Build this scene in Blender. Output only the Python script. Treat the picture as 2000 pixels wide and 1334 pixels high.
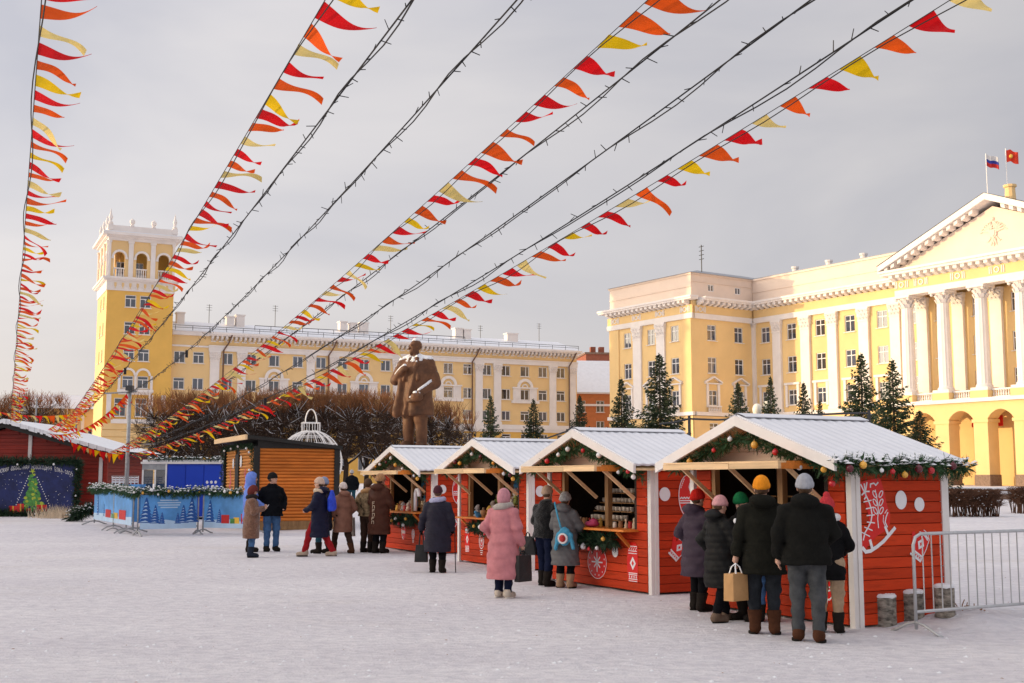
import bpy, math, random
import numpy as np
from mathutils import Vector, Matrix, noise as mnoise
R = math.radians
random.seed(7)
for o in list(bpy.data.objects): bpy.data.objects.remove(o)
SC = bpy.context.scene
COL = SC.collection

# ---------------------------------------------------------------- camera
FPX, CH = 2350.0, 1.70                      # focal length in photo pixels (2000 wide), eye height
PITCH = math.atan(271 / FPX)
cam_d = bpy.data.cameras.new('camera'); cam = bpy.data.objects.new('camera', cam_d); COL.objects.link(cam)
cam.location = (0, 0, CH); cam.rotation_euler = (R(90) + PITCH, 0, 0)
cam_d.sensor_width = 36; cam_d.lens = FPX / 2000 * 36; cam_d.clip_start = 0.1; cam_d.clip_end = 6000
SC.camera = cam
# ---------------------------------------------------------------- world: thin high cloud over a low winter sun
SUN_EL = R(5.0)
TO_SUN = Vector((-math.cos(SUN_EL), 0.0, math.sin(SUN_EL)))
world = bpy.data.worlds.new('World'); SC.world = world; world.use_nodes = True
wn, wl = world.node_tree.nodes, world.node_tree.links
wn.clear()
w_out = wn.new('ShaderNodeOutputWorld'); w_bg = wn.new('ShaderNodeBackground'); w_bg2 = wn.new('ShaderNodeBackground'); w_mix = wn.new('ShaderNodeMixShader')
sky = wn.new('ShaderNodeTexSky'); sky.sky_type = 'NISHITA'; sky.sun_disc = False
sky.sun_elevation = SUN_EL; sky.sun_rotation = R(270); sky.air_density = 1.2; sky.dust_density = 2.0
wl.new(sky.outputs[0], w_bg.inputs[0]); w_bg.inputs[1].default_value = 0.12
tc = wn.new('ShaderNodeTexCoord')
mp = wn.new('ShaderNodeMapping'); mp.inputs['Scale'].default_value = (1.0, 1.0, 2.6); wl.new(tc.outputs['Generated'], mp.inputs[0])
nz = wn.new('ShaderNodeTexNoise'); nz.inputs['Scale'].default_value = 2.1; nz.inputs['Detail'].default_value = 5; nz.inputs['Roughness'].default_value = 0.5; nz.inputs['Distortion'].default_value = 0.4
wl.new(mp.outputs[0], nz.inputs[0])
cr = wn.new('ShaderNodeValToRGB'); wl.new(nz.outputs[0], cr.inputs[0])
CLOUD_A, CLOUD_B = (0.385, 0.385, 0.43, 1), (0.53, 0.51, 0.52, 1)
cr.color_ramp.elements[0].position = 0.36; cr.color_ramp.elements[0].color = CLOUD_A
cr.color_ramp.elements[1].position = 0.66; cr.color_ramp.elements[1].color = CLOUD_B
sx = wn.new('ShaderNodeSeparateXYZ'); wl.new(tc.outputs['Generated'], sx.inputs[0])
# warm glow of the low sun behind the cloud: grows towards the sun's side and towards the horizon
hz = wn.new('ShaderNodeMapRange'); hz.inputs['From Min'].default_value = 0.0; hz.inputs['From Max'].default_value = 0.22; hz.inputs['To Min'].default_value = 1; hz.inputs['To Max'].default_value = 0; hz.interpolation_type = 'SMOOTHSTEP'
wl.new(sx.outputs[2], hz.inputs[0])
az = wn.new('ShaderNodeMapRange'); az.inputs['From Min'].default_value = 0.35; az.inputs['From Max'].default_value = -0.9; az.inputs['To Min'].default_value = 0.12; az.inputs['To Max'].default_value = 1
wl.new(sx.outputs[0], az.inputs[0])
mu = wn.new('ShaderNodeMath'); mu.operation = 'MULTIPLY'; wl.new(hz.outputs[0], mu.inputs[0]); wl.new(az.outputs[0], mu.inputs[1])
wm = wn.new('ShaderNodeMix'); wm.data_type = 'RGBA'; wm.inputs[7].default_value = (0.60, 0.535, 0.47, 1)
wl.new(mu.outputs[0], wm.inputs[0]); wl.new(cr.outputs[0], wm.inputs[6])
# aureole of the veiled sun, well outside the frame on the left
vd = wn.new('ShaderNodeVectorMath'); vd.operation = 'DOT_PRODUCT'; vd.inputs[1].default_value = TO_SUN; wl.new(tc.outputs['Generated'], vd.inputs[0])
au = wn.new('ShaderNodeMapRange'); au.inputs['From Min'].default_value = 0.72; au.inputs['From Max'].default_value = 1.0; au.inputs['To Min'].default_value = 0; au.inputs['To Max'].default_value = 1; wl.new(vd.outputs['Value'], au.inputs[0])
ap_ = wn.new('ShaderNodeMath'); ap_.operation = 'POWER'; ap_.inputs[1].default_value = 2.0; wl.new(au.outputs[0], ap_.inputs[0])
ac = wn.new('ShaderNodeMix'); ac.data_type = 'RGBA'; ac.blend_type = 'ADD'; ac.inputs[7].default_value = (2.6, 2.2, 1.6, 1); ac.clamp_result = False
wl.new(ap_.outputs[0], ac.inputs[0]); wl.new(wm.outputs[2], ac.inputs[6])
wl.new(ac.outputs[2], w_bg2.inputs[0])
# the cloud deck is brighter overhead and towards the sun
b1 = wn.new('ShaderNodeMapRange'); b1.inputs['From Min'].default_value = 0.4; b1.inputs['From Max'].default_value = -1; b1.inputs['To Min'].default_value = 1.0; b1.inputs['To Max'].default_value = 1.5
wl.new(sx.outputs[0], b1.inputs[0])
b2 = wn.new('ShaderNodeMapRange'); b2.inputs['From Min'].default_value = 0.35; b2.inputs['From Max'].default_value = 1; b2.inputs['To Min'].default_value = 1.0; b2.inputs['To Max'].default_value = 1.6
wl.new(sx.outputs[2], b2.inputs[0])
bm_ = wn.new('ShaderNodeMath'); bm_.operation = 'MULTIPLY'; wl.new(b1.outputs[0], bm_.inputs[0]); wl.new(b2.outputs[0], bm_.inputs[1])
wl.new(bm_.outputs[0], w_bg2.inputs[1])
w_mix.inputs[0].default_value = 0.9
wl.new(w_bg.outputs[0], w_mix.inputs[1]); wl.new(w_bg2.outputs[0], w_mix.inputs[2]); wl.new(w_mix.outputs[0], w_out.inputs[0])
# ---------------------------------------------------------------- sun
sun_d = bpy.data.lights.new('sun', 'SUN'); sun_d.energy = 2.5; sun_d.angle = R(0.6); sun_d.color = (1.0, 0.73, 0.40)
sun = bpy.data.objects.new('sun', sun_d); COL.objects.link(sun); sun.location = TO_SUN * 200
sun.rotation_euler = (-TO_SUN).to_track_quat('-Z', 'Y').to_euler()
# ---------------------------------------------------------------- exposure
SC.view_settings.view_transform = 'Standard'; SC.view_settings.look = 'None'
SC.view_settings.exposure = 0.36; SC.view_settings.gamma = 1; SC.view_settings.use_curve_mapping = False
SC.cycles.max_bounces = 6; SC.cycles.diffuse_bounces = 3; SC.cycles.glossy_bounces = 3; SC.cycles.transparent_max_bounces = 6

# ---------------------------------------------------------------- pixels to directions (photo is 2000 x 1334)
CP, SP = math.cos(PITCH), math.sin(PITCH)
def ray(u, v):
    x, y = (u - 1000) / FPX, (667 - v) / FPX
    return Vector((x, CP - y * SP, SP + y * CP))
EYE = Vector((0, 0, CH))
def atY(u, v, Y):
    d = ray(u, v); return EYE + d * (Y / d.y)
def gz(Y):                                   # the square rises gently away from the camera
    t = min(max(Y - 30, 0), 90); return 0.0145 * t
def gpix(u, v):                              # point of the ground seen at a pixel
    d = ray(u, v); t = 10.0
    for _ in range(60): t = 0.5 * t + 0.5 * max((gz(t * d.y) - CH) / d.z, 1)
    return EYE + d * t

# ---------------------------------------------------------------- mesh builder
class MB:
    def __init__(s): s.v = []; s.f = []
    def add(s, vs, fs, M=None):
        b = len(s.v)
        s.v += [tuple(M @ Vector(p)) for p in vs] if M is not None else [tuple(p) for p in vs]
        s.f += [tuple(b + i for i in f) for f in fs]; return s
    def box(s, x0, x1, y0, y1, z0, z1, M=None):
        vs = [(x, y, z) for x in (x0, x1) for y in (y0, y1) for z in (z0, z1)]
        return s.add(vs, [(0,1,3,2),(4,6,7,5),(0,4,5,1),(2,3,7,6),(0,2,6,4),(1,5,7,3)], M)
    def cbox(s, x0, x1, y0, y1, z0, z1, c=0.005, M=None):     # box with a chamfered -y face
        vs = [(x0,y1,z0),(x1,y1,z0),(x1,y1,z1),(x0,y1,z1),(x0,y0+c,z0),(x1,y0+c,z0),(x1,y0+c,z1),(x0,y0+c,z1),(x0+c,y0,z0+c),(x1-c,y0,z0+c),(x1-c,y0,z1-c),(x0+c,y0,z1-c)]
        fs = [(0,3,2,1)] + [(4+i, 4+(i+1)%4, 8+(i+1)%4, 8+i) for i in range(4)] + [(8,9,10,11)] + [(i, (i+1)%4, 4+(i+1)%4, 4+i) for i in range(4)]
        return s.add(vs, fs, M)
    def tube(s, pts, r, n=6, caps=True, M=None):
        pts = [Vector(p) for p in pts]; rr = r if isinstance(r, (list, tuple)) else [r] * len(pts)
        vs, fs = [], []; prev = None
        for i, p in enumerate(pts):
            t = (pts[min(i+1, len(pts)-1)] - pts[max(i-1, 0)])
            t = t.normalized() if t.length > 1e-9 else Vector((0,0,1))
            if prev is None:
                a = t.cross(Vector((0,0,1)));
                if a.length < 1e-3: a = t.cross(Vector((1,0,0)))
            else: a = prev - t * prev.dot(t)
            a.normalize(); prev = a; b = t.cross(a)
            for k in range(n):
                w = 2*math.pi*k/n; vs.append(p + (a*math.cos(w) + b*math.sin(w)) * rr[i])
        for i in range(len(pts)-1):
            for k in range(n): fs.append((i*n+k, i*n+(k+1)%n, (i+1)*n+(k+1)%n, (i+1)*n+k))
        if caps: fs.append(tuple(range(n-1,-1,-1))); fs.append(tuple((len(pts)-1)*n+k for k in range(n)))
        return s.add(vs, fs, M)
    def bar(s, p, q, w, h=None, M=None):                       # rectangular bar from p to q
        p, q = Vector(p), Vector(q); h = h or w; t = (q-p).normalized()
        a = t.cross(Vector((0,0,1)))
        if a.length < 1e-3: a = Vector((1,0,0))
        a.normalize(); b = a.cross(t)
        vs = [c + a*sx*w/2 + b*sy*h/2 for c in (p, q) for sx, sy in ((-1,-1),(1,-1),(1,1),(-1,1))]
        return s.add(vs, [(3,2,1,0),(4,5,6,7)] + [(i,(i+1)%4,4+(i+1)%4,4+i) for i in range(4)], M)
    def lathe(s, prof, n=16, M=None, a0=0, a1=2*math.pi):
        full = abs(a1-a0-2*math.pi) < 1e-6; m = n if full else n+1
        vs = [(r*math.cos(a0+(a1-a0)*k/n), r*math.sin(a0+(a1-a0)*k/n), z) for r, z in prof for k in range(m)]
        fs = []
        for i in range(len(prof)-1):
            for k in range(n):
                k2 = (k+1) % m; fs.append((i*m+k, i*m+k2, (i+1)*m+k2, (i+1)*m+k))
        if full and prof[0][0] > 1e-6: fs.append(tuple(range(n-1,-1,-1)))
        if full and prof[-1][0] > 1e-6: fs.append(tuple((len(prof)-1)*m+k for k in range(n)))
        return s.add(vs, fs, M)
    def ball(s, c, r, n=10, k=6, sz=1.0):
        prof = [(max(r*math.sin(math.pi*i/k), 1e-4), -r*sz*math.cos(math.pi*i/k)) for i in range(k+1)]
        return s.lathe(prof, n, Matrix.Translation(Vector(c)))
    def poly(s, pts2, d0, d1, to3):                            # extruded polygon; to3(u, v, d)
        n = len(pts2)
        vs = [to3(u, v, d0) for u, v in pts2] + [to3(u, v, d1) for u, v in pts2]
        return s.add(vs, [tuple(range(n)), tuple(range(2*n-1, n-1, -1))] + [(i, n+i, n+(i+1)%n, (i+1)%n) for i in range(n)])
    def mesh(s, name, mat=None, smooth=False):
        me = bpy.data.meshes.new(name); me.from_pydata(s.v, [], s.f); me.update()
        if mat: me.materials.append(M_(mat))
        if smooth: me.shade_smooth()
        return me
def M_(m): return MATS[m] if isinstance(m, str) else m
def fixn(me):                                                  # consistent outward normals
    import bmesh
    b = bmesh.new(); b.from_mesh(me); bmesh.ops.recalc_face_normals(b, faces=b.faces); b.to_mesh(me); b.free(); return me

def obj(name, me, mat=None, parent=None, loc=None, rot=None, smooth=False, fix=True, kind=None):
    if isinstance(me, MB):
        me = me.mesh(name, mat, False)
        if fix and len(me.polygons) < 60000: fixn(me)
        if smooth: me.shade_smooth()
    o = bpy.data.objects.new(name, me); COL.objects.link(o)
    if parent: o.parent = parent
    if loc is not None: o.location = loc
    if rot is not None: o.rotation_euler = rot
    if kind: o['kind'] = kind
    return o
def tag(o, label, cat, group=None, kind=None):
    o['label'] = label; o['category'] = cat
    if group: o['group'] = group
    if kind: o['kind'] = kind
    return o
def thing(name, label, cat, loc=(0,0,0), rz=0.0, group=None):
    o = bpy.data.objects.new(name, None); COL.objects.link(o); o.location = loc; o.rotation_euler = (0,0,rz); o.empty_display_size = 0.2
    return tag(o, label, cat, group)
def struct(name, me, mat, label=None, **k):
    o = obj(name, me, mat, **k); o['kind'] = 'structure'
    if label: o['label'] = label
    return o
KIDS = {}
def copy_thing(root, loc, rz, label, group=None):
    kids = [c for c in bpy.data.objects if c.parent == root]
    r = root.copy(); COL.objects.link(r); r.location = loc; r.rotation_euler = (0,0,rz); r['label'] = label
    if group: r['group'] = group
    for c in kids:
        d = c.copy(); COL.objects.link(d); d.parent = r
        for g in [g for g in bpy.data.objects if g.parent == c]:
            e = g.copy(); COL.objects.link(e); e.parent = d
    return r

# ---------------------------------------------------------------- materials
MATS = {}
def pm(name, col, rough=0.6, var=0.14, scale=6.0, bump=0.15, bscale=None, stretch=(1,1,1), metal=0.0, detail=5, rnd=0.06, spec=0.35, dirt=None, sheen=0.0, trans=0.0):
    """Principled material: noise-varied colour (object space, shifted per object), fine bump, optional dirt patches."""
    m = bpy.data.materials.new(name); m.use_nodes = True; n, l = m.node_tree.nodes, m.node_tree.links
    b = n['Principled BSDF']; b.inputs['Roughness'].default_value = rough; b.inputs['Metallic'].default_value = metal
    b.inputs['Specular IOR Level'].default_value = spec
    if sheen: b.inputs['Sheen Weight'].default_value = sheen
    t = n.new('ShaderNodeTexCoord'); oi = n.new('ShaderNodeObjectInfo')
    k = n.new('ShaderNodeVectorMath'); k.operation = 'MULTIPLY_ADD'; k.inputs[1].default_value = stretch
    r3 = n.new('ShaderNodeMath'); r3.operation = 'MULTIPLY'; r3.inputs[1].default_value = 37.0; l.new(oi.outputs['Random'], r3.inputs[0])
    l.new(t.outputs['Object'], k.inputs[0]); l.new(r3.outputs[0], k.inputs[2])
    nz = n.new('ShaderNodeTexNoise'); nz.inputs['Scale'].default_value = scale; nz.inputs['Detail'].default_value = detail; nz.inputs['Roughness'].default_value = 0.6
    l.new(k.outputs[0], nz.inputs['Vector'])
    rp = n.new('ShaderNodeValToRGB'); l.new(nz.outputs[0], rp.inputs[0])
    c0 = tuple(max(c*(1-var), 0) for c in col); c1 = tuple(min(c*(1+var), 1) for c in col)
    rp.color_ramp.elements[0].position = 0.3; rp.color_ramp.elements[0].color = (*c0, 1)
    rp.color_ramp.elements[1].position = 0.7; rp.color_ramp.elements[1].color = (*c1, 1)
    colout = rp.outputs[0]
    if dirt:
        dc, damt, dsc = dirt
        dn = n.new('ShaderNodeTexNoise'); dn.inputs['Scale'].default_value = dsc; dn.inputs['Detail'].default_value = 6; l.new(k.outputs[0], dn.inputs['Vector'])
        dr = n.new('ShaderNodeMapRange'); dr.inputs['From Min'].default_value = 0.52; dr.inputs['From Max'].default_value = 0.75; dr.inputs['To Max'].default_value = damt; l.new(dn.outputs[0], dr.inputs[0])
        mx = n.new('ShaderNodeMix'); mx.data_type = 'RGBA'; mx.inputs[7].default_value = (*dc, 1); l.new(dr.outputs[0], mx.inputs[0]); l.new(colout, mx.inputs[6]); colout = mx.outputs[2]
    if rnd:
        hs = n.new('ShaderNodeHueSaturation'); mr = n.new('ShaderNodeMapRange'); mr.inputs['To Min'].default_value = 1-rnd*2; mr.inputs['To Max'].default_value = 1+rnd*2
        l.new(oi.outputs['Random'], mr.inputs[0]); l.new(mr.outputs[0], hs.inputs['Value']); l.new(colout, hs.inputs['Color']); colout = hs.outputs[0]
    l.new(colout, b.inputs['Base Color'])
    if bump:
        nb = n.new('ShaderNodeTexNoise'); nb.inputs['Scale'].default_value = bscale or scale*4; nb.inputs['Detail'].default_value = 4; l.new(k.outputs[0], nb.inputs['Vector'])
        bp = n.new('ShaderNodeBump'); bp.inputs['Strength'].default_value = bump; bp.inputs['Distance'].default_value = 0.02; l.new(nb.outputs[0], bp.inputs['Height']); l.new(bp.outputs[0], b.inputs['Normal'])
    if trans:
        tr = n.new('ShaderNodeBsdfTranslucent'); l.new(colout, tr.inputs[0]); ms = n.new('ShaderNodeMixShader'); ms.inputs[0].default_value = trans
        out = n['Material Output']; l.new(b.outputs[0], ms.inputs[1]); l.new(tr.outputs[0], ms.inputs[2]); l.new(ms.outputs[0], out.inputs[0])
    MATS[name] = m; return m

# snow: packed and trampled on the square, soft elsewhere
def snow_ground():
    m = bpy.data.materials.new('packed_snow'); m.use_nodes = True; n, l = m.node_tree.nodes, m.node_tree.links
    b = n['Principled BSDF']; b.inputs['Roughness'].default_value = 0.75; b.inputs['Specular IOR Level'].default_value = 0.25
    t = n.new('ShaderNodeTexCoord')
    def noise(sc, det, st=(1,1,1), dist=0):
        k = n.new('ShaderNodeMapping'); k.inputs['Scale'].default_value = st; l.new(t.outputs['Object'], k.inputs[0])
        z = n.new('ShaderNodeTexNoise'); z.inputs['Scale'].default_value = sc; z.inputs['Detail'].default_value = det; z.inputs['Roughness'].default_value = 0.62; z.inputs['Distortion'].default_value = dist; l.new(k.outputs[0], z.inputs['Vector']); return z
    a = noise(0.35, 6, (0.5, 1.0, 1)); f = noise(7.5, 9, (0.7, 1, 1)); g = noise(38, 6); s = noise(16, 2)
    r1 = n.new('ShaderNodeValToRGB'); l.new(a.outputs[0], r1.inputs[0])
    r1.color_ramp.elements[0].position = 0.33; r1.color_ramp.elements[0].color = (0.78, 0.755, 0.79, 1)
    r1.color_ramp.elements[1].position = 0.68; r1.color_ramp.elements[1].color = (0.90, 0.88, 0.90, 1)
    r2 = n.new('ShaderNodeValToRGB'); l.new(f.outputs[0], r2.inputs[0])
    r2.color_ramp.elements[0].position = 0.34; r2.color_ramp.elements[0].color = (0.76, 0.76, 0.79, 1)
    r2.color_ramp.elements[1].position = 0.6; r2.color_ramp.elements[1].color = (1, 1, 1, 1)
    mx = n.new('ShaderNodeMix'); mx.data_type = 'RGBA'; mx.blend_type = 'MULTIPLY'; mx.inputs[0].default_value = 0.75
    l.new(r1.outputs[0], mx.inputs[6]); l.new(r2.outputs[0], mx.inputs[7])
    sp = n.new('ShaderNodeMapRange'); sp.inputs['From Min'].default_value = 0.74; sp.inputs['From Max'].default_value = 0.80; sp.inputs['To Max'].default_value = 0.5; l.new(s.outputs[0], sp.inputs[0])
    m2 = n.new('ShaderNodeMix'); m2.data_type = 'RGBA'; m2.inputs[7].default_value = (0.30, 0.25, 0.20, 1); l.new(sp.outputs[0], m2.inputs[0]); l.new(mx.outputs[2], m2.inputs[6])
    dz = noise(0.22, 5, (0.35, 1, 1), 0.6); dm = n.new('ShaderNodeMapRange'); dm.inputs['From Min'].default_value = 0.56; dm.inputs['From Max'].default_value = 0.72; dm.inputs['To Max'].default_value = 0.28; l.new(dz.outputs[0], dm.inputs[0])
    m3 = n.new('ShaderNodeMix'); m3.data_type = 'RGBA'; m3.inputs[7].default_value = (0.62, 0.55, 0.46, 1); l.new(dm.outputs[0], m3.inputs[0]); l.new(m2.outputs[2], m3.inputs[6])
    l.new(m3.outputs[2], b.inputs['Base Color'])
    ad = n.new('ShaderNodeMath'); ad.operation = 'MULTIPLY_ADD'; ad.inputs[1].default_value = 0.35; l.new(g.outputs[0], ad.inputs[0]); l.new(f.outputs[0], ad.inputs[2])
    bp = n.new('ShaderNodeBump'); bp.inputs['Strength'].default_value = 0.95; bp.inputs['Distance'].default_value = 0.08; l.new(ad.outputs[0], bp.inputs['Height']); l.new(bp.outputs[0], b.inputs['Normal'])
    MATS['packed_snow'] = m
snow_ground()
pm('snow', (0.84, 0.85, 0.88), 0.7, 0.05, 3, 0.35, 9, rnd=0)
pm('roof_snow', (0.80, 0.81, 0.85), 0.6, 0.05, 2, 0.25, 12, rnd=0.02)
pm('wall_yellow', (0.86, 0.60, 0.29), 0.85, 0.07, 0.5, 0.08, 9, rnd=0, dirt=((0.62, 0.46, 0.22), 0.25, 0.25))
pm('wall_ochre', (0.82, 0.49, 0.12), 0.85, 0.06, 0.5, 0.08, 9, rnd=0, dirt=((0.60, 0.38, 0.10), 0.25, 0.3))
pm('wall_cream', (0.86, 0.60, 0.28), 0.85, 0.05, 0.5, 0.08, 9, rnd=0, dirt=((0.66, 0.48, 0.24), 0.2, 0.3))
pm('attic_pink', (0.84, 0.68, 0.56), 0.85, 0.05, 0.5, 0.08, 9, rnd=0)
pm('plaster_white', (0.86, 0.80, 0.76), 0.8, 0.05, 1.0, 0.1, 9, rnd=0.01, dirt=((0.62, 0.55, 0.50), 0.2, 0.6))
pm('trim_white', (0.86, 0.84, 0.82), 0.6, 0.03, 3, 0.05, rnd=0.01)
pm('granite', (0.22, 0.14, 0.10), 0.6, 0.3, 6, 0.1)
pm('roof_metal', (0.30, 0.31, 0.34), 0.5, 0.1, 3, 0.1)
pm('dark_metal', (0.05, 0.05, 0.055), 0.45, 0.2, 8, 0.1)
pm('pipe_brown', (0.16, 0.08, 0.05), 0.5, 0.2, 4, 0.05)
pm('brick_orange', (0.60, 0.20, 0.07), 0.85, 0.12, 1.2, 0.2, 14)
pm('brick_red', (0.30, 0.10, 0.06), 0.85, 0.2, 2, 0.2, 14)
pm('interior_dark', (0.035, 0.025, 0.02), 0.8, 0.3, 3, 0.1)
pm('curtain', (0.55, 0.50, 0.44), 0.9, 0.2, 4, 0.1, stretch=(6, 1, 0.3))
def glass(name, col, rough=0.03):
    m = bpy.data.materials.new(name); m.use_nodes = True; n, l = m.node_tree.nodes, m.node_tree.links
    b = n['Principled BSDF']; b.inputs['Roughness'].default_value = rough; b.inputs['IOR'].default_value = 2.0
    b.inputs['Coat Weight'].default_value = 0.6; b.inputs['Coat Roughness'].default_value = 0.02
    oi = n.new('ShaderNodeObjectInfo'); r = n.new('ShaderNodeValToRGB'); l.new(oi.outputs['Random'], r.inputs[0])
    e = r.color_ramp.elements; e[0].color = (*[c*0.6 for c in col], 1); e[1].color = (*[min(1, c*2.2) for c in col], 1)
    q = e.new(0.78); q.color = (*[c*1.2 for c in col], 1)
    l.new(r.outputs[0], b.inputs['Base Color'])
    t = n.new('ShaderNodeTexCoord'); z = n.new('ShaderNodeTexNoise'); z.inputs['Scale'].default_value = 1.3; z.inputs['Detail'].default_value = 1; l.new(t.outputs['Object'], z.inputs[0])
    bp = n.new('ShaderNodeBump'); bp.inputs['Strength'].default_value = 0.06; bp.inputs['Distance'].default_value = 0.1; l.new(z.outputs[0], bp.inputs['Height']); l.new(bp.outputs[0], b.inputs['Coat Normal']); l.new(bp.outputs[0], b.inputs['Normal'])
    MATS[name] = m
glass('window_glass', (0.035, 0.045, 0.07))

# ---------------------------------------------------------------- the ground sheet: one piece from the square to the horizon
def axis(dense_lo, dense_hi, step, far):
    a = list(np.arange(dense_lo, dense_hi + 1e-6, step)); s = step; x = dense_hi
    while x < far: s *= 1.35; x += s; a.append(x)
    s = step; x = dense_lo; pre = []
    while x > -far: s *= 1.35; x -= s; pre.append(x)
    return pre[::-1] + a
MOUNDS = [(gpix(1885, 1224), 0.21, 0.55), (gpix(1950, 1215), 0.10, 0.6), (gpix(2040, 1205), 0.12, 0.8), (gpix(1720, 1240), 0.03, 0.5)]
def gsnow(x, y):                              # ground with footprints, ruts and a shovelled mound
    z = gz(y)
    if abs(x) < 60 and -5 < y < 120:
        z += 0.012 * mnoise.noise((x*1.1, y*1.1, 0)) + 0.010 * mnoise.noise((x*3.1, y*3.1, 4)) - 0.012
        for c, h, r in MOUNDS:
            d2 = (x-c.x)**2 + (y-c.y)**2
            if d2 < 9*r*r: z += h * math.exp(-d2/(r*r)) * (0.85 + 0.4*mnoise.noise((x*2.5, y*2.5, 9)))
    return z
def build_ground():
    xs = axis(-26, 26, 0.22, 3000); ys = axis(4, 62, 0.22, 3000)
    nx, ny = len(xs), len(ys)
    vs = [(x, y, gsnow(x, y)) for y in ys for x in xs]
    fs = [(j*nx+i, j*nx+i+1, (j+1)*nx+i+1, (j+1)*nx+i) for j in range(ny-1) for i in range(nx-1)]
    me = bpy.data.meshes.new('snow_ground'); me.from_pydata(vs, [], fs); me.materials.append(MATS['packed_snow']); me.shade_smooth()
    struct('snow_ground', me, None, 'trampled snow covering the town square')
build_ground()
# ================================================================ buildings
def apply(mb, M): mb.v = [tuple(M @ Vector(p)) for p in mb.v]; return mb
def wall_holes(x0, x1, z0, z1, holes, depth=0.25, y=0.0, mb=None, arch=None):
    """A wall in the plane y with real openings (x0,x1,z0,z1) and reveals; outside is -y."""
    mb = mb or MB()
    cx = sorted({x0, x1, *[h[0] for h in holes], *[h[1] for h in holes]}); cz = sorted({z0, z1, *[h[2] for h in holes], *[h[3] for h in holes]})
    for i in range(len(cx)-1):
        for j in range(len(cz)-1):
            mx, mz = (cx[i]+cx[i+1])/2, (cz[j]+cz[j+1])/2
            if any(h[0] < mx < h[1] and h[2] < mz < h[3] for h in holes): continue
            mb.add([(cx[i],y,cz[j]),(cx[i+1],y,cz[j]),(cx[i+1],y,cz[j+1]),(cx[i],y,cz[j+1])], [(0,1,2,3)])
    for a, b, c, d in holes:
        e = y + depth
        mb.add([(a,y,c),(a,e,c),(a,e,d),(a,y,d)], [(0,1,2,3)]); mb.add([(b,y,c),(b,y,d),(b,e,d),(b,e,c)], [(0,1,2,3)])
        mb.add([(a,y,d),(a,e,d),(b,e,d),(b,y,d)], [(0,1,2,3)]); mb.add([(a,y,c),(b,y,c),(b,e,c),(a,e,c)], [(0,1,2,3)])
    return mb
WCACHE = {}
def win_meshes(w, h, style):
    key = (round(w,2), round(h,2), style)
    if key in WCACHE: return WCACHE[key]
    t = 0.085; m = MB()
    m.box(-w/2, -w/2+t, -0.05, 0.05, 0, h); m.box(w/2-t, w/2, -0.05, 0.05, 0, h); m.box(-w/2+t, w/2-t, -0.05, 0.05, 0, t); m.box(-w/2+t, w/2-t, -0.05, 0.05, h-t, h)
    if style == 'cross':
        m.box(-t/2, t/2, -0.04, 0.04, t, h-t); m.box(-w/2+t, -t/2, -0.04, 0.04, h*0.66-t/2, h*0.66+t/2); m.box(t/2, w/2-t, -0.04, 0.04, h*0.66-t/2, h*0.66+t/2)
    elif style == 'two':
        m.box(-t*0.6, t*0.6, -0.04, 0.04, t, h-t)
    elif style == 'tee':
        m.box(-t/2, t/2, -0.04, 0.04, t, h*0.68); m.box(-w/2+t, w/2-t, -0.04, 0.04, h*0.68, h*0.68+t)
    else:
        m.box(w*0.1, w*0.1+t, -0.04, 0.04, t, h-t)
    fm = fixn(m.mesh('window_frame', 'trim_white'))
    p = MB().box(-w/2+0.02, w/2-0.02, 0.0, 0.015, 0.02, h-0.02); pmesh = fixn(p.mesh('pane', 'window_glass'))
    s = MB().box(-w/2-0.1, w/2+0.1, -0.32, 0.0, -0.07, -0.005); sm = fixn(s.mesh('sill', 'plaster_white'))
    c = MB()
    n = 10
    for q in (-1, 1):
        vs = []
        for i in range(n+1):
            x = q*(w/2-0.06 - i/n*w*0.26); y = 0.12 + 0.03*math.sin(i*2.2)
            vs += [(x, y, 0.05), (x, y, h-0.05)]
        c.add(vs, [(2*i, 2*i+2, 2*i+3, 2*i+1) for i in range(n)])
    WCACHE[key] = (fm, pmesh, sm); return WCACHE[key]
def place_window(parent, M, x, y, z, w, h, style='cross', sill=True):
    fm, pmesh, sm = win_meshes(w, h, style)
    rz = M.to_euler().z
    o = obj('window', fm, None, parent, M @ Vector((x, y, z)), (0, 0, rz))
    obj('pane', pmesh, None, o)
    if sill: obj('sill', sm, None, o)
    return o
def pilaster(parent, M, x0, x1, z0, z1, mat='plaster_white', d=0.22, y=0.0, cap=True, name='pilaster'):
    w = x1 - x0; m = MB(); zc = z1 - w*1.15 if cap else z1
    m.box(x0, x1, y-d, y+0.02, z0, zc); m.box(x0-0.08, x1+0.08, y-d-0.08, y+0.02, z0, z0+0.35)
    if cap: capital(m, (x0+x1)/2, y - d*0.5, zc, w, z1-zc, d)
    apply(m, M); return obj(name, m, mat, parent)
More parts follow.
